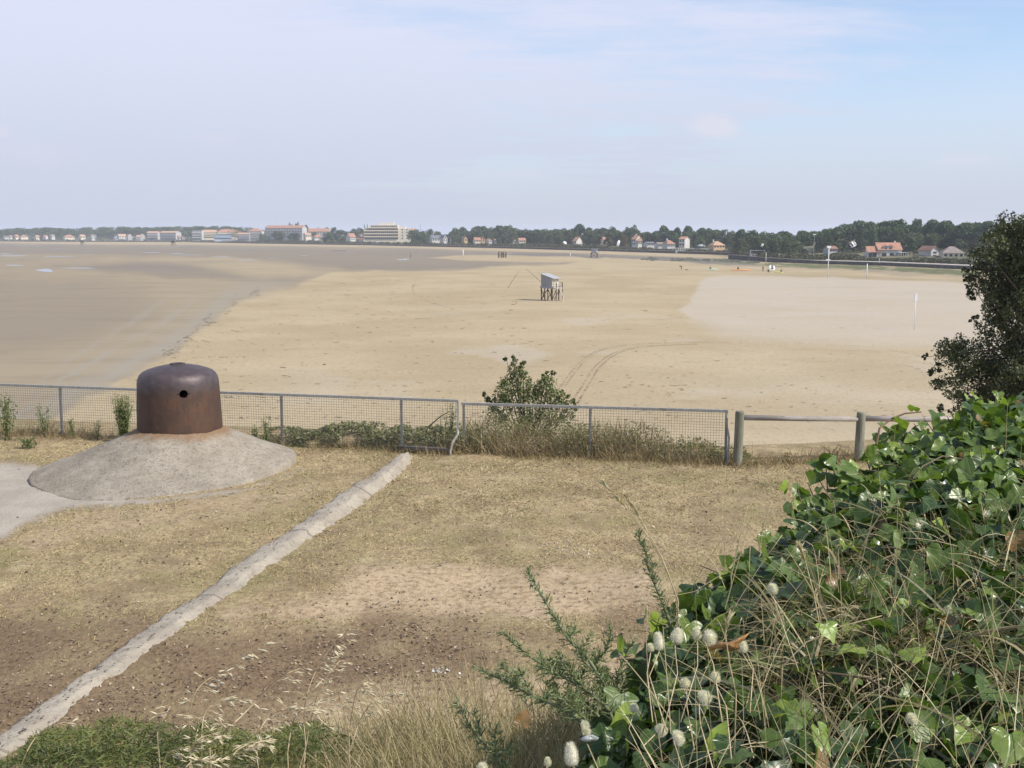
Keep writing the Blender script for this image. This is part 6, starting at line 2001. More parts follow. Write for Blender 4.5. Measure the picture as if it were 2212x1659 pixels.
nrm = unit(nb + R.normal(0, .62, (n, 3)) + np.array([.22, -.34, 0.0]) + np.where(sd[:, None] > 0, np.array([[-.6, -.5, 0]]), 0))
sz = R.uniform(.036, .078, n) * np.where(y < 3.0, .95, 1.0) * np.where((R.uniform(0, 1, n) < .12) & (y > 2.4), 1.3, 1.0) * (1 - .15 * young)
V, Q, lu_, lv_ = ivy_leaves(P, nrm, sz, R)
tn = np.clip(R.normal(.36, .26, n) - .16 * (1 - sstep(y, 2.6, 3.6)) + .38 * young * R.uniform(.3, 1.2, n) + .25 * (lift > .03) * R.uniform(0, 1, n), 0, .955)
tn = np.where(R.uniform(0, 1, n) < .022, .995, tn)
mesh_np('foliage', V, Q, ivym, ivy, dict(tint=rep(tn, NL), lu=lu_, lv=lv_), smooth=True)
# upright leafy tips along the crest of the ivy
C, Nn, Sz, Tn = [], [], [], []
sm = MB()
for i in range(64):
    s_ = R.uniform(0, 1)
    yy = 2.5 + 2.2 * s_; xe = float(np.interp(yy, [e_[0] for e_ in EDGE], [e_[1] for e_ in EDGE])) + R.uniform(-.02, .5 if yy > 3.5 else .12)
    b0 = Vector((xe, yy, float(bank(np.array([xe]), np.array([yy]))[0][0]) - .03))
    e = b0 + Vector((R.normal(-.06, .08), R.normal(-.02, .08), R.uniform(.04, .11 if yy < 4 else .17)))
    m_ = b0.lerp(e, .5) + Vector((R.normal(0, .02), 0, .02))
    sm.tube([b0, m_, e], [.0035, .0028, .0015], 5)
    for k_ in range(int(R.uniform(3, 7))):
        u2 = R.uniform(.2, 1.0); q = b0.lerp(e, u2) + Vector(R.normal(0, .018, 3))
        C.append(tuple(q)); Nn.append(R.normal(0, .55, 3) + np.array([.1, -.45, .75])); Sz.append(R.uniform(.03, .062)); Tn.append(np.clip(R.normal(.66, .2), 0, .955))
for (tx, ty, Yt) in ((1900, 945, 4.05), (1915, 930, 4.1), (1935, 922, 4.1), (1955, 912, 4.15), (1975, 915, 4.15), (1995, 902, 4.2), (2015, 906, 4.25), (2045, 898, 4.3), (2065, 900, 4.35), (2090, 886, 4.4), (2110, 870, 4.45), (2122, 858, 4.45), (2150, 872, 4.5), (2180, 885, 4.5), (2205, 876, 4.5), (2240, 880, 4.6), (1800, 1012, 3.75), (1745, 1042, 3.65), (1722, 1048, 3.6), (1765, 1030, 3.7), (1840, 1000, 3.85), (1870, 985, 3.95), (1885, 965, 4.0)):
    e = at(tx, ty, Yt); b0 = e + Vector((R.uniform(.0, .12), R.uniform(-.05, .05), -.24)); m_ = b0.lerp(e, .55) + Vector((R.normal(0, .02), 0, .02))
    sm.tube([b0, m_, e], [.0035, .0028, .0015], 5)
    for k_ in range(15):
        u2 = R.uniform(.05, 1.0); q = b0.lerp(e, u2) + Vector(R.normal(0, .035, 3))
        C.append(tuple(q)); Nn.append(R.normal(0, .55, 3) + np.array([.1, -.5, .7])); Sz.append(R.uniform(.035, .068)); Tn.append(np.clip(R.normal(.66, .2), 0, .955))
V, Q, lu_, lv_ = ivy_leaves(np.array(C) - O, np.array(Nn), np.array(Sz), R)
mesh_np('foliage', V, Q, ivym, ivy, dict(tint=rep(Tn, NL), lu=lu_, lv=lv_), smooth=True)
# trailing woody stems
for i in range(9):
    yy = R.uniform(2.0, 4.5); xx = float(np.interp(yy, [e_[0] for e_ in EDGE], [e_[1] for e_ in EDGE])) + R.uniform(.02, 1.2)
    p0 = np.array([xx, yy]); d = R.normal(0, 1, 2); d /= np.linalg.norm(d); L = R.uniform(.2, .6); pts3 = []
    for s_ in np.linspace(0, 1, 6):
        q = p0 + d * L * s_ + R.normal(0, .012, 2); zz_ = float(bank(np.array([q[0]]), np.array([q[1]]))[0][0]) + .03 + .06 * math.sin(s_ * 3.14)
        pts3.append((q[0], q[1], zz_))
    sm.tube(pts3, [.003] * 5 + [.002], 5)
sm.v = [(a_[0] - O[0], a_[1] - O[1], a_[2] - O[2]) for a_ in sm.v]
sm.build('vines', speckle('ivy_stem', (.07, .05, .03), (.16, .12, .07), 8, .8), ivy, smooth=True)
# one long bare arching runner at the crest
A_, M_, B_ = at(1893, 960, 4.0), at(1925, 905, 4.05), at(1990, 890, 4.1)
b = MB(); b.tube([A_, at(1900, 925, 4.02), M_, at(1955, 893, 4.08), B_], [.0045, .0045, .004, .0035, .003], 6)
tag(b.build('ivy_runner', speckle('runner_bark', (.10, .06, .035), (.20, .13, .075), 8, .8)), 'bare brown ivy runner arching over the crest of the ivy', 'ivy')

# ---- dry grass lying over the ivy
grassm = NT('straw')
a = grassm.attr('tint')
c = grassm.mix(grassm.ramp(a, 0, .5), (.14, .11, .055), (.40, .325, .185))
c = grassm.mix(grassm.ramp(a, .5, 1.0), c, (.55, .475, .315))
c = grassm.mix(grassm.attr('green'), c, (.13, .15, .055))
strawb = grassm.done(c, .7, 0, .3, .2)
n = 21000
x = R.uniform(.15, 2.6, n * 3); y = R.uniform(1.15, 3.7, n * 3)
z, sd = bank(x, y)
pxx, pyy = project(x, y, z)
dens = sstep(poly_sd(pxx, pyy, [(1560, 1700), (1600, 1480), (1700, 1310), (1800, 1210), (1960, 1150), (2212, 1120), (2500, 1120), (2500, 1750)]), 60, -110) * (.25 + 1.1 * sstep(fbm(x * 2.6, y * 2.6, 711), .38, .62)) + .05 * (pxx > 1400)
dens *= .3 + .7 * sstep(pxx, 1550, 1850) 
kp = (sd < .02) & (R.uniform(0, 1, n * 3) < dens)
x, y, z = x[kp][:n], y[kp][:n], z[kp][:n]; n = len(x)
lean = unit(np.stack([R.normal(-.25, .8, n), R.normal(-.15, .8, n), R.uniform(.25, 1.25, n)], 1))
L = R.uniform(.08, .32, n)
V, Q = ribbons(np.stack([x, y, z + R.uniform(-.03, .05, n)], 1), lean, L, R.uniform(.15, 1.15, n), np.where(R.uniform(0, 1, n) < .14, R.uniform(.004, .0075, n), R.uniform(.0011, .0036, n)), 6, None, R, .75)
gr = np.where(R.uniform(0, 1, n) < .22, R.uniform(.4, .9, n), 0)
o = mesh_np('dry_grass', V, Q, strawb, None, dict(tint=rep(np.clip(R.normal(.34, .27, n), 0, 1), 14), green=rep(gr, 14)))
tag(o, 'tangled dry grass lying over the ivy on the right', 'grass', kind='stuff')
# thin upright stems crossing the view
n = 240
xq = R.uniform(1420, 2212, n); yq = R.uniform(1250, 1900, n); dq = np.interp(yq, [1000, 1250, 1659, 1900], [3.4, 2.5, 1.55, 1.2]) * R.uniform(.86, .97, n)
B0 = np.array([tuple(at(a_, b_, c_)) for a_, b_, c_ in zip(xq, yq, dq)])
lean = unit(np.stack([R.normal(.05, .42, n), R.normal(.1, .35, n), np.ones(n)], 1))
V, Q = ribbons(B0, lean, R.uniform(.08, .26, n), R.uniform(0, .5, n), R.uniform(.0010, .0022, n), 5, None, R, .5)
o = mesh_np('dry_grass', V, Q, strawb, None, dict(tint=rep(np.clip(R.normal(.55, .22, n), 0, 1), 12), green=rep(np.where(R.uniform(0, 1, n) < .15, .6, 0), 12)))
tag(o, 'thin pale grass stems standing up out of the ivy', 'grass', kind='stuff')

# ---- straw coloured grass along the brow, bottom middle
n = 9500
xq = R.uniform(560, 1420, n); yq = R.uniform(1610, 1900, n)
hp = np.interp(xq, [560, 700, 800, 900, 1000, 1150, 1300, 1420], [20, 60, 130, 185, 190, 210, 210, 120])
dq = np.interp(yq, [1610, 1900], [4.1, 2.6])
B0 = np.array([tuple(at(a_, b_, c_)) for a_, b_, c_ in zip(xq, yq, dq)])
B0[:, 2] = np.minimum(B0[:, 2], terrain(B0[:, 0], B0[:, 1]) + .05)
L = hp / F * dq * R.uniform(.4, 1.35, n) + .12
lean = unit(np.stack([R.normal(-.05, .38, n), R.normal(0, .3, n), np.ones(n)], 1))
V, Q = ribbons(B0, lean, L, R.uniform(0, .55, n), R.uniform(.0016, .0036, n), 4, None, R, .7)
o = mesh_np('dry_grass', V, Q, strawb, None, dict(tint=rep(np.clip(R.normal(.52, .22, n), 0, 1), 10), green=rep(np.where(R.uniform(0, 1, n) < .2, R.uniform(.2, .7, n), 0), 10)))
tag(o, 'fine straw coloured grass along the brow of the slope', 'grass', kind='stuff')
# green low growth at the lower left
greenm = NT('fresh_green')
a = greenm.attr('tint')
c = greenm.mix(greenm.ramp(a, 0, .7), (.07, .09, .03), (.19, .21, .07))
c = greenm.mix(greenm.ramp(a, .8, .97), c, (.24, .16, .06))
greenm = greenm.done(c, .55, 0, .3, .25)
n = 64000
xw = R.uniform(-2.9, .35, n); yw = R.uniform(3.35, 5.0, n)
hh_ = .03 + .17 * sstep(fbm(xw * 2.4, yw * 2.4, 719), .3, .7)
B0 = np.stack([xw, yw, terrain(xw, yw) + hh_ * R.uniform(0, 1, n) ** .7], 1)
xq, yq = project(B0[:, 0], B0[:, 1], B0[:, 2])
top_ = np.interp(xq, [-120, 20, 60, 150, 300, 420, 560, 620, 700, 780, 900, 1000], [1660, 1640, 1600, 1568, 1556, 1575, 1590, 1556, 1570, 1615, 1655, 1690]) + (fbm(xq / 40, xq * 0, 720) - .5) * 46
kp = (yq > top_) & (yq < 1730) & (R.uniform(0, 1, n) < np.where(xq > 700, .35, 1))
xq, yq, B0 = xq[kp], yq[kp], B0[kp]; n = len(xq)
lean = unit(np.stack([R.normal(0, .8, n), R.normal(-.2, .8, n), R.uniform(.1, 1, n)], 1))
V, Q = ribbons(B0, lean, R.uniform(.018, .05, n), R.uniform(0, .4, n), R.uniform(.003, .007, n), 2, None, R, .8)
pat = fbm(xq / 60, yq / 40, 722)
o = mesh_np('ground_cover', V, Q, greenm, None, dict(tint=rep(np.clip(R.normal(.4, .2, n) + (pat - .5) * .9, 0, 1), 6)))
tag(o, 'fresh green feathery ground cover at the lower left on the brow of the slope', 'ground cover', kind='stuff')
# earth shoulder under that growth so that nothing floats
# (the ground sheet's brow carries it)

# ---- gorse: spiny sprigs
gorsem = tinted('gorse_spine', (.115, .15, .055), (.32, .37, .18), .55, .2, (.27, .21, .10))
gstem = speckle('gorse_stem', (.10, .12, .055), (.20, .21, .11), 14, .7)
def z2(p): return (864 + p[0] * .2969, 1192 + p[1] * .2969)
def gorse(name, lab, lines, side=1.0, seed=0, extra=0):
    rg = rng_of(seed)
    lines = list(lines)
    for k_ in range(extra):                     # short side shoots low on the bush
        l_ = lines[int(rg.integers(0, 3))]; P_ = l_[0]
        i = int(rg.integers(len(P_) // 2 - 1, len(P_) - 1)); f = rg.uniform(0, 1)
        bx0, by0 = P_[i][0] * (1 - f) + P_[i + 1][0] * f, P_[i][1] * (1 - f) + P_[i + 1][1] * f
        an = rg.uniform(-2.6, -.5); ln = rg.uniform(70, 210)
        Y_ = l_[2] + rg.normal(0, .05)
        lines.append(([(bx0 + math.cos(an) * ln, by0 + math.sin(an) * ln), (bx0 + math.cos(an + .15) * ln * .5, by0 + math.sin(an + .15) * ln * .5), (bx0, by0)], Y_ - .02, Y_, .0022))
    c0 = at(*z2(lines[0][0][-1]), lines[0][1])
    o = thing(name, lab, 'gorse', c0)
    O = Vector(c0)
    Bs, Ds, Ls, Ts = [], [], [], []
    for pts_, Y0, Y1, r0 in [(l[0], l[1], l[2], l[3]) for l in lines]:
        b = MB()
        P3 = [at(*z2(p_), Y0 + (Y1 - Y0) * (1 - i / (len(pts_) - 1))) - O for i, p_ in enumerate(pts_)]
        # smooth
        Q3 = []
        for i in range(len(P3) - 1):
            for s_ in (0, .25, .5, .75): Q3.append(P3[i].lerp(P3[i + 1], s_))
        Q3.append(P3[-1])
        rs = [r0 * (.35 + .65 * i / (len(Q3) - 1)) for i in range(len(Q3))]
        b.tube(Q3, rs, 6); b.build('stem', gstem, o, smooth=True)
        Ltot = sum((Q3[i + 1] - Q3[i]).length for i in range(len(Q3) - 1))
        nsp = int(Ltot / .0015)
        for k_ in range(nsp):
            s_ = rg.uniform(0, 1); f = s_ * (len(Q3) - 1); i = min(int(f), len(Q3) - 2)
            q = Q3[i].lerp(Q3[i + 1], f - i); ax = (Q3[i] - Q3[i + 1]).normalized()
            d = Vector(rg.normal(size=3)); d = (d - ax * d.dot(ax)).normalized() + ax * rg.uniform(.35, 1.3)
            d.normalize()
            l_ = rg.uniform(.012, .042) * (.55 + .6 * s_)
            Bs.append(q); Ds.append(d); Ls.append(l_); Ts.append(np.clip(rg.normal(.55 - .15 * s_, .2), 0, .9))
            if l_ > .02 and rg.uniform() < .7:
                for w_ in range(3):
                    u2 = rg.uniform(.25, .8); d2 = (d + Vector(rg.normal(0, .6, 3))).normalized()
                    Bs.append(q + d * l_ * u2); Ds.append(d2); Ls.append(rg.uniform(.006, .014)); Ts.append(np.clip(rg.normal(.55, .2), 0, .9))
    N = len(Bs)
    V, Q = ribbons(np.array([tuple(b_) for b_ in Bs]), np.array([tuple(d_) for d_ in Ds]), np.array(Ls), np.full(N, .02), np.full(N, .0030), 2, None, rg, 1.0)
    V2, Q2 = ribbons(np.array([tuple(b_) for b_ in Bs]), np.array([tuple(d_) for d_ in Ds]), np.array(Ls), np.full(N, .02), np.full(N, .0024), 2, None, rg, 1.0)
    mesh_np('spines', np.concatenate([V, V2]), np.concatenate([Q, Q2 + len(V)]), gorsem, o, dict(tint=np.concatenate([rep(Ts, 6)] * 2)))
    return o
gl = [([(930, 130), (960, 195), (1000, 260), (1080, 400), (1150, 520), (1230, 640), (1370, 780), (1480, 950), (1560, 1100), (1600, 1300)], 2.25, 2.45, .0050),
      ([(750, 580), (830, 670), (960, 770), (1100, 870), (1250, 940), (1400, 1040), (1520, 1150), (1580, 1300)], 2.2, 2.35, .0050),
      ([(530, 830), (640, 890), (750, 930), (850, 980), (960, 1050), (1100, 1100), (1250, 1180), (1400, 1300)], 2.15, 2.3, .0048),
      ([(1520, 500), (1530, 620), (1500, 720), (1420, 800), (1440, 930), (1520, 1080)], 2.35, 2.4, .0035),
      ([(1700, 640), (1650, 740), (1600, 850), (1570, 1000), (1570, 1150)], 2.35, 2.4, .0038),
      ([(1400, 590), (1340, 680), (1310, 760), (1390, 850)], 2.3, 2.35, .0025),
      ([(1160, 730), (1180, 800), (1260, 900), (1350, 1000)], 2.25, 2.3, .0025),
      ([(1020, 740), (1040, 830), (1110, 880)], 2.22, 2.28, .0022),
      ([(870, 860), (900, 920), (960, 1040)], 2.2, 2.22, .0022),
      ([(1640, 900), (1600, 1000), (1560, 1120), (1540, 1250)], 2.3, 2.35, .0035),
      ([(1240, 1010), (1330, 1100), (1450, 1200)], 2.2, 2.25, .003),
      ([(1120, 1010), (1220, 1110), (1360, 1230)], 2.15, 2.2, .003)]
gorse('gorse_bush', 'spiny grey green gorse with several sprigs reaching left over the bare terrace', gl, seed=31, extra=34)
gorse('gorse_bush', 'small low gorse sprig among the straw grass at the bottom edge', [([(400, 1090), (470, 1190), (530, 1300), (600, 1390), (680, 1470), (760, 1560), (820, 1650)], 2.3, 2.45, .004), ([(540, 1160), (560, 1240), (590, 1340)], 2.35, 2.4, .0025), ([(700, 1260), (690, 1350), (700, 1460), (760, 1600)], 2.3, 2.35, .003), ([(840, 1420), (760, 1440), (700, 1480)], 2.3, 2.32, .0025)], seed=32)
gorse('gorse_bush', 'single upright gorse sprig with dry brown base beside the ivy edge', [([(1735, -150), (1750, -80), (1790, 0), (1800, 100), (1860, 250), (1920, 390), (1960, 500), (2000, 640), (2030, 800)], 2.55, 2.65, .0050), ([(1840, 80), (1815, 150), (1850, 230)], 2.6, 2.6, .0025), ([(2010, 420), (1960, 480), (1960, 540)], 2.6, 2.6, .0025)], seed=33)

# ---- wild oats: stalk, branches and hanging spikelets
oatm = NT('oat_husk')
a = oatm.attr('tint')
oatm = oatm.done(oatm.mix(a, (.44, .35, .20), (.80, .71, .50)), .6, 0, .3, .2)
stalkm = speckle('oat_stalk', (.34, .26, .14), (.54, .44, .27), 20, .7)
def z3(p): return (p[0] * .3906, 1279 + p[1] * .3906)
def spikelets(P, D, rng, L=(.014, .024)):
    """pairs of narrow pointed husks"""
    N = len(P); Vs, Qs, Ts = [], [], []
    nb_ = 0
    for p_, d_ in zip(P, D):
        l_ = rng.uniform(*L)
        for sgn in (-1, 1):
            dd = unit(np.array(d_) + rng.normal(0, .12, 3) + sgn * .12 * np.array([0, 0, 1.0]))
            x_ = unit(np.cross(dd, rng.normal(size=3))); y_ = np.cross(dd, x_)
            w_ = l_ * .11
            ring = [(0, .25), (.25, 1.0), (.6, .75), (1.0, .04)]
            vs = []
            for f, r_ in ring:
                for k_ in range(4):
                    q = k_ * 1.5708; vs.append(np.array(p_) + dd * l_ * f + (x_ * math.cos(q) * 1.0 + y_ * math.sin(q) * .7) * w_ * r_)
            Vs += vs
            for i in range(3):
                for k_ in range(4): Qs.append((nb_ + i * 4 + k_, nb_ + i * 4 + (k_ + 1) % 4, nb_ + i * 4 + 4 + (k_ + 1) % 4, nb_ + i * 4 + 4 + k_))
            nb_ += 16
            Ts += [rng.uniform(.3, 1)] * 16
    return np.array(Vs), np.array(Qs), Ts
def oat(lab, pts_, Y, n, span, seed, drop=(0.9, .25), name='wild_oat', group=None):
    rg = rng_of(seed)
    P3 = [at(*z3(p_), Y + rg.normal(0, .02)) for p_ in pts_]
    foot = P3[-1]; zt = float(terrain(foot.x, foot.y))
    O = Vector((foot.x, foot.y, foot.z))
    o = thing(name, lab, 'wild oat', O, 0, group)
    Q3 = []
    for i in range(len(P3) - 1):
        p0, p1, p2, p3 = P3[max(i - 1, 0)], P3[i], P3[i + 1], P3[min(i + 2, len(P3) - 1)]
        for s_ in (0, .33, .67): Q3.append(.5 * ((2 * p1) + (p2 - p0) * s_ + (2 * p0 - 5 * p1 + 4 * p2 - p3) * s_ * s_ + (3 * p1 - p0 - 3 * p2 + p3) * s_ ** 3) - O)
    Q3.append(P3[-1] - O); Q3.append(P3[-1] - O + Vector((0, .02, -.35)))
    b = MB(); b.tube(Q3, [.0007 + .0011 * i / len(Q3) for i in range(len(Q3))], 5)
    S, D = [], []
    for k_ in range(n):
        f = (k_ + .5) / n * span * (len(Q3) - 2); i = int(f); q = Q3[i].lerp(Q3[i + 1], f - i)
        d = Vector((drop[0] * (1 if rg.uniform() < .85 else -.5) + rg.normal(0, .25), rg.normal(0, .35), drop[1] * rg.normal(0, 1) + .1)).normalized()
        l_ = rg.uniform(.012, .05) * (.4 + .8 * (k_ / n))
        e = q + d * l_ + Vector((0, 0, -.004))
        b.tube([q, q.lerp(e, .5) + Vector((0, 0, .005)), e], [.0006, .0005, .0004], 4)
        S.append(tuple(e)); D.append((d.x, d.y, d.z - rg.uniform(.1, .55)))
        if rg.uniform() < .45:
            S.append(tuple(q.lerp(e, .5))); D.append((d.x, d.y + .3, d.z - .3))
    b.build('stalk', stalkm, o)
    V, Q, Ts = spikelets(S, D, rg)
    mesh_np('oat_spikelets', V, Q, oatm, o, dict(tint=Ts))  # all hanging spikelets of one stalk in a single mesh
    return o
OG = 'wild oats at the lower left'
oats = [([(1475, 275), (1360, 335), (1270, 420), (1170, 470), (1090, 540), (1055, 640), (1045, 760), (1050, 880), (1060, 960)], 2.45, 26, .8, 'wild oat whose long nodding panicle arches highest to the left'),
        ([(1930, 205), (1860, 275), (1790, 360), (1745, 440), (1700, 560), (1680, 700), (1690, 850), (1680, 960)], 2.5, 22, .7, 'wild oat reaching farthest up the right side of the clump'),
        ([(1665, 420), (1590, 450), (1490, 520), (1400, 620), (1300, 720), (1230, 780), (1160, 860)], 2.5, 8, .35, 'nearly bare straight oat stalk slanting through the clump'),
        ([(1340, 600), (1250, 590), (1180, 620), (1130, 680), (1115, 800), (1115, 960)], 2.4, 20, .75, 'wild oat drooping just right of the leftmost stalk'),
        ([(1880, 380), (1820, 450), (1760, 560), (1720, 700), (1690, 860), (1660, 960)], 2.45, 16, .6, 'wild oat leaning right with pale wide open husks'),
        ([(2010, 490), (1975, 540), (1950, 640), (1935, 760), (1930, 880)], 2.6, 12, .5, 'upright slim oat standing alone at the right of the clump'),
        ([(2180, 560), (2110, 580), (2060, 610), (2000, 690), (1960, 800), (1930, 900)], 2.55, 12, .6, 'oat stalk arching right over the sandy soil'),
        ([(1010, 570), (960, 610), (915, 680), (890, 730), (870, 770)], 2.5, 6, .6, 'short oat stalk bending left above the green growth'),
        ([(1240, 800), (1160, 790), (1090, 820), (1060, 880), (1050, 970)], 2.3, 18, .8, 'low oat with crowded husks in front of the green growth, left of two'),
        ([(1490, 860), (1420, 830), (1350, 850), (1290, 900), (1260, 980)], 2.3, 18, .8, 'low oat with crowded husks in front of the green growth, right of two'),
        ([(1640, 640), (1560, 650), (1490, 690), (1440, 760), (1420, 880), (1430, 980)], 2.4, 20, .75, 'wild oat in the middle of the clump with a dense drooping head'),
        ([(1770, 640), (1700, 640), (1640, 680), (1610, 760), (1590, 900)], 2.4, 12, .7, 'smaller oat just right of the dense drooping head'),
        ([(1860, 540), (1900, 640), (1920, 720), (1930, 800)], 2.6, 8, .5, 'thin oat stalk nodding left beside the upright slim one'),
        ([(1200, 940), (1130, 930), (1060, 940), (1010, 990)], 2.2, 14, .8, 'lowest oat head cut by the bottom edge of the view'),
        ([(1030, 860), (980, 870), (930, 890), (900, 960)], 2.35, 9, .8, 'small oat head at the left foot of the clump'),
        ([(400, 722), (330, 725), (260, 750), (200, 800), (150, 880), (110, 980)], 2.7, 3, .2, 'long bare bent straw arching at the far lower left')]
for i, (pp_, Y, n, sp, lab) in enumerate(oats): oat(lab, pp_, Y, n, sp, 40 + i, group=OG)

# ---- hare's-tail grass: fuzzy white ovals on thin stems
hairm2 = NT('soft_white_hair')
hairm2 = hairm2.done((.78, .73, .67), .9, 0, .1, .3)
corem = speckle('seed_core', (.62, .57, .51), (.74, .69, .62), 60, .9)
def hare(lab, xd_, yd_, w, h, Y, tilt, foot, seed):
    rg = rng_of(seed)
    c0 = at(xd_, yd_, Y); q = Y / F
    hw, hh = w / 2 * q, h / 2 * q
    o = thing('hares_tail_grass', lab, 'grass', c0, 0, 'fuzzy white grass heads on the bank')
    M = Matrix.Rotation(rad(tilt), 3, 'Y') @ Matrix.Rotation(rg.uniform(-.25, .1), 3, 'X')
    prof = []
    for i in range(11):
        t_ = i / 10; a_ = math.pi * t_
        r_ = math.sin(a_) ** .85 * (1.08 - .38 * t_)
        prof.append((max(r_, .02), -math.cos(a_)))
    b = MB(); b.lathe([(r_ * hw * .80, z_ * hh * .86) for r_, z_ in prof], 14)
    b.v = [tuple(M @ Vector(v_)) for v_ in b.v]
    head = b.build('seed_head', corem, o, smooth=True)
    n = 2400
    d = unit(rg.normal(size=(n, 3)))
    tz = d[:, 2]
    rr__ = np.sqrt(1 - tz ** 2) ** .85 * (1.08 - .38 * (tz + 1) / 2)
    ph = np.arctan2(d[:, 1], d[:, 0])
    P = np.stack([np.cos(ph) * rr__ * hw * .74, np.sin(ph) * rr__ * hw * .74, tz * hh * .80], 1)
    D = unit(np.stack([np.cos(ph) * .7, np.sin(ph) * .7, tz * .5 + .55], 1) + rg.normal(0, .22, (n, 3)))
    Mn = np.array(M)
    P, D = P @ Mn.T, D @ Mn.T
    V, Q = ribbons(P, D, rg.uniform(.22, .55, n) * hw * 1.15, np.full(n, .05), np.full(n, .00032), 2, None, rg, .9)
    mesh_np('hair', V, Q, hairm2, head)
    base = M @ Vector((0, 0, -hh * .85))
    f = at(foot[0], foot[1], Y - .12) - c0
    m_ = base.lerp(f, .4) + Vector((rg.normal(0, .012), 0, .01))
    b = MB(); b.tube([base, base.lerp(m_, .5) + (M @ Vector((0, 0, -hh * .2))) * .3, m_, m_.lerp(f, .5), f], [.0008, .0009, .001, .0011, .0012], 5)
    b.build('stem', stalkm, o, smooth=True)
    return o
hares = [('tall oval fluffy head, leftmost of the row of four on the bank', 1423, 1386, 25, 46, 1.75, -6, (1440, 1580)),
         ('broad fluffy head leaning right, second of the row of four', 1463, 1374, 29, 36, 1.75, 22, (1430, 1590)),
         ('small round fluffy head, third of the row of four', 1505, 1369, 22, 29, 1.8, -10, (1470, 1560)),
         ('fluffy head lying sideways above the curled brown leaf, last of the row of four', 1531, 1377, 35, 28, 1.8, 100, (1560, 1560)),
         ('spiky round white head highest among the ivy leaves', 1669, 1273, 24, 25, 2.0, 0, (1725, 1450)),
         ('small round white head alone above the pale clump', 1545, 1464, 24, 24, 1.75, 5, (1580, 1640)),
         ('plump white head half way down the bank', 1521, 1507, 33, 28, 1.65, 65, (1545, 1680)),
         ('dim fluffy head half hidden behind thin stems', 1480, 1477, 24, 22, 1.8, -20, (1500, 1620)),
         ('fluffy head tucked in beside the curled brown leaf', 1604, 1398, 24, 26, 1.9, 10, (1620, 1540)),
         ('pale head far to the right in the dark of the ivy', 1969, 1553, 26, 22, 1.6, 0, (1975, 1680)),
         ('fluffy head lying low at the bottom, right of two', 1464, 1594, 34, 24, 1.6, 75, (1480, 1680)),
         ('fluffy head lying low at the bottom, left of two', 1428, 1577, 28, 26, 1.65, 60, (1440, 1690)),
         ('small fluffy head half hidden at the left end of the row', 1405, 1399, 17, 19, 1.85, -10, (1410, 1560)),
         ('largest pointed fluffy head standing at the bottom edge', 1234, 1630, 33, 60, 1.45, -5, (1250, 1740)),
         ('fluffy head cut off by the bottom edge', 1042, 1662, 27, 30, 1.6, 0, (1050, 1760)),
         ('little round fluffy head beside the gorse', 1369, 1530, 21, 20, 1.9, 0, (1400, 1660)),
         ('small brownish fluffy head low in the straw grass', 1183, 1646, 17, 22, 1.7, 0, (1185, 1740)),
         ('slim pale head lying flat above the shiny leaf', 1263, 1574, 36, 16, 1.75, 78, (1300, 1680))]
for i, a in enumerate(hares): hare('fuzzy white hare tail grass: ' + a[0], *a[1:], seed=60 + i)

# ---- single leaves
def big_leaf(name, lab, poly, Y, bulge, mat, cat='leaf'):
    """a curled leaf: an outline filled round its middle, bent by bulge"""
    cx_ = sum(p_[0] for p_ in poly) / len(poly); cy_2 = sum(p_[1] for p_ in poly) / len(poly)
    vs = [at(cx_, cy_2, Y - bulge)]
    n = len(poly)
    for r_, dy in ((.55, -bulge * .55), (1.0, bulge * .6)):
        for i, (x, y) in enumerate(poly): vs.append(at(cx_ + (x - cx_) * r_, cy_2 + (y - cy_2) * r_, Y + dy + (.006 * math.sin(i * 2.1) if r_ == 1 else 0)))
    th_ = Vector((0, .0015, 0))
    m = len(vs); vs = vs + [v_ + th_ for v_ in vs]
    fs = []
    for o_, fl in ((0, False), (m, True)):
        for i in range(n):
            j = (i + 1) % n
            t1, t2 = [o_, o_ + 1 + i, o_ + 1 + j], [o_ + 1 + i, o_ + 1 + n + i, o_ + 1 + n + j, o_ + 1 + j]
            fs += [t1[::-1], t2[::-1]] if not fl else [t1, t2]
    for i in range(n):
        j = (i + 1) % n; fs.append((1 + n + i, 1 + n + j, m + 1 + n + j, m + 1 + n + i))
    b = MB(); b.add(vs, fs); o = b.build(name, mat, None, smooth=True)
    return tag(o, lab, cat)
deadm = speckle('dead_leaf', (.24, .115, .035), (.44, .25, .09), 30, .6, .4, 60)
big_leaf('dead_leaf', 'curled brown dead leaf lying beside the white grass heads', [(1525, 1397), (1548, 1386), (1572, 1388), (1600, 1376), (1620, 1366), (1606, 1384), (1596, 1392), (1600, 1402), (1578, 1408), (1556, 1400), (1540, 1404)], 1.82, .02, deadm)
shinym = NT('silvery_leaf'); shinym = shinym.done(shinym.mix(shinym.ramp(shinym.noise(50, 4), .4, .6), (.07, .09, .06), (.42, .42, .40)), .22, 0, .7)
big_leaf('shiny_leaf', 'shiny silvery leaf at the bottom beside the largest fluffy head', [(1249, 1596), (1262, 1588), (1280, 1587), (1294, 1594), (1288, 1602), (1268, 1606), (1254, 1604)], 1.7, .012, shinym)
def one_leaf(name, lab, px_, py_, Y, size, tint, nrm):
    c_ = at(px_, py_, Y)
    V, Q, lu_, lv_ = ivy_leaves(np.zeros((1, 3)), np.array([nrm]), np.array([size]), R)
    o = mesh_np(name, V, Q, ivym, None, dict(tint=rep([tint], NL), lu=lu_, lv=lv_), smooth=True)
    o.location = c_
    return tag(o, lab, 'leaf')
one_leaf('dead_leaf', 'reddish brown dead leaf caught in the straw grass by the small gorse', 1130, 1554, 2.05, .032, .995, (.1, -.9, .3))
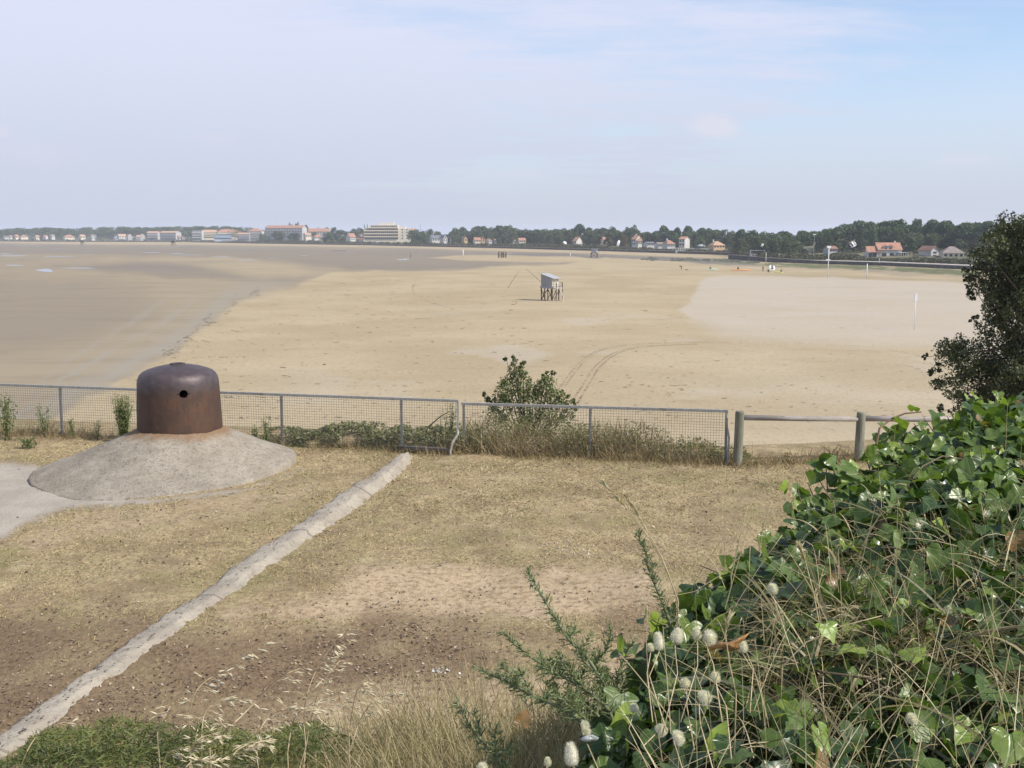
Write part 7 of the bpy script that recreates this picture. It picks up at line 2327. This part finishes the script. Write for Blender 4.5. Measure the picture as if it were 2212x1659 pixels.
one_leaf('ivy_leaf', 'bright yellow green folded leaf low in the middle of the ivy', 1775, 1592, 1.5, .045, .80, (.5, -.6, .5))
one_leaf('ivy_leaf', 'yellow green young leaf above the middle of the dry grass', 1790, 1362, 1.9, .04, .84, (.3, -.6, .7))
one_leaf('ivy_leaf', 'pale green leaf catching the light at the lower right corner', 2182, 1610, 1.36, .05, .78, (-.1, -.6, .75))
# bramble sprig standing out beyond the ivy edge
b0 = at(1795, 1035, 3.75)
br = thing('bramble_sprig', 'green bramble sprig rising above the ivy edge below the timber posts', 'bramble', b0)
b = MB(); b.tube([(0, 0, -.25), (-.01, 0, -.05), (-.02, 0, .05)], [.004, .003, .002], 5); b.build('stem', gstem, br)
C = [(-.06, -.02, .055), (-.01, -.03, .075), (.05, -.02, .05), (.03, -.02, .0), (-.05, -.01, .01), (.075, -.01, .02)]
for c_ in C:
    V, Q, lu_, lv_ = ivy_leaves(np.array([c_]), np.array([[R.normal(0, .3), -.5, .8]]), np.array([.065]), R)
    mesh_np('leaf', V, Q, ivym, br, dict(tint=rep([.7], NL), lu=lu_, lv=lv_), smooth=True)
# tall single grass stems with a seed head
def stem(lab, pts_, Y, seedy, r=.0019):
    P3 = [at(x, y, Y) for x, y in pts_]
    O = P3[-1]
    o = thing('tall_grass', lab, 'grass', O)
    P3 = [p_ - O for p_ in P3]; Q3 = []
    for i in range(len(P3) - 1):
        for s_ in (0, .5): Q3.append(P3[i].lerp(P3[i + 1], s_))
    Q3.append(P3[-1]); Q3.append(P3[-1] + Vector((0, .0, -.15)))
    b = MB(); b.tube(Q3, [r * (.5 + .6 * i / len(Q3)) for i in range(len(Q3))], 5); b.build('stalk', stalkm, o, smooth=True)
    if seedy:
        n = seedy; s_ = R.uniform(0, .32, n); L_ = len(P3) - 1
        B0 = np.array([tuple(P3[min(int(a_ * L_), L_ - 1)].lerp(P3[min(int(a_ * L_), L_ - 1) + 1], a_ * L_ - int(a_ * L_))) for a_ in s_])
        ax = np.array(tuple((P3[0] - P3[1]).normalized()))
        V, Q = ribbons(B0, unit(ax[None] + R.normal(0, .28, (n, 3))), R.uniform(.008, .02, n), np.full(n, .05), np.full(n, .0042), 2, None, R, .9)
        mesh_np('seed_head', V, Q, oatm, o, dict(tint=rep(R.uniform(.1, .7, n), 6)))
stem('tall straw stem with a narrow seed head leaning left over the terrace, upper of two', [(1302, 1040), (1340, 1082), (1372, 1120), (1405, 1165), (1440, 1230), (1465, 1300)], 2.6, 90)
stem('second straw stem with a narrow seed head leaning left over the terrace', [(1348, 1066), (1372, 1100), (1400, 1150), (1430, 1205), (1462, 1290)], 2.6, 90)
stem('very thin upright green stem rising past the end of the mesh fence', [(1567, 1005), (1566, 1080), (1565, 1150), (1566, 1230)], 2.9, 0, .0012)
stem('thin stem leaning right above the ivy edge below the timber post', [(1612, 1105), (1596, 1170), (1580, 1240)], 2.8, 0)
stem('dark slim stem with a drooping leaf above the ivy edge', [(1668, 1085), (1650, 1130), (1640, 1190)], 3.2, 0)
stem('pale stem with a fuzzy narrow seed head above the ivy in the middle', [(1727, 1180), (1740, 1215), (1757, 1280), (1770, 1350)], 2.2, 110)
stem('long pale stem crossing the ivy from lower left to upper right, lower one', [(1905, 1330), (1820, 1352), (1740, 1388), (1690, 1440)], 1.95, 0, .0016)
stem('long straw stem slanting across the ivy edge in the middle', [(1690, 1155), (1640, 1225), (1600, 1290), (1575, 1330)], 2.6, 0, .0016)
stem('crossing straw stem reaching left over the soil beside the ivy', [(1372, 1300), (1450, 1288), (1500, 1278), (1560, 1240), (1620, 1180)], 2.55, 0, .0013)
stem('straight pale stalk leaning left among the thin stems by the gorse', [(1398, 1308), (1396, 1390), (1400, 1470), (1418, 1560), (1430, 1640)], 1.9, 0, .0012)
stem('thin dry stalk standing over the dark soil left of the gorse', [(1040, 1360), (1042, 1390), (1040, 1420), (1042, 1470)], 2.9, 0, .001)
stem('forked pale twig rising beside the dead leaf', [(1574, 1330), (1567, 1370), (1575, 1430), (1590, 1500)], 1.75, 30, .0014)

# ================================================================== AIR
hz = NT('haze_air')
hz.n.remove(hz.p)
pv = hz.n.new('ShaderNodeVolumePrincipled')
pv.inputs['Color'].default_value = (.80, .86, 1.0, 1)
pv.inputs['Density'].default_value = 0.00019
pv.inputs['Anisotropy'].default_value = 0.15
hz.l.new(pv.outputs[0], hz.out.inputs['Volume'])
b = MB(); b.box((0, 1300, (-9 + 34) / 2), (7200, 7000, 43))
hzo = b.build('haze', hz.m)
tag(hzo, 'thin pale sea haze over the bay', 'haze', kind='stuff')
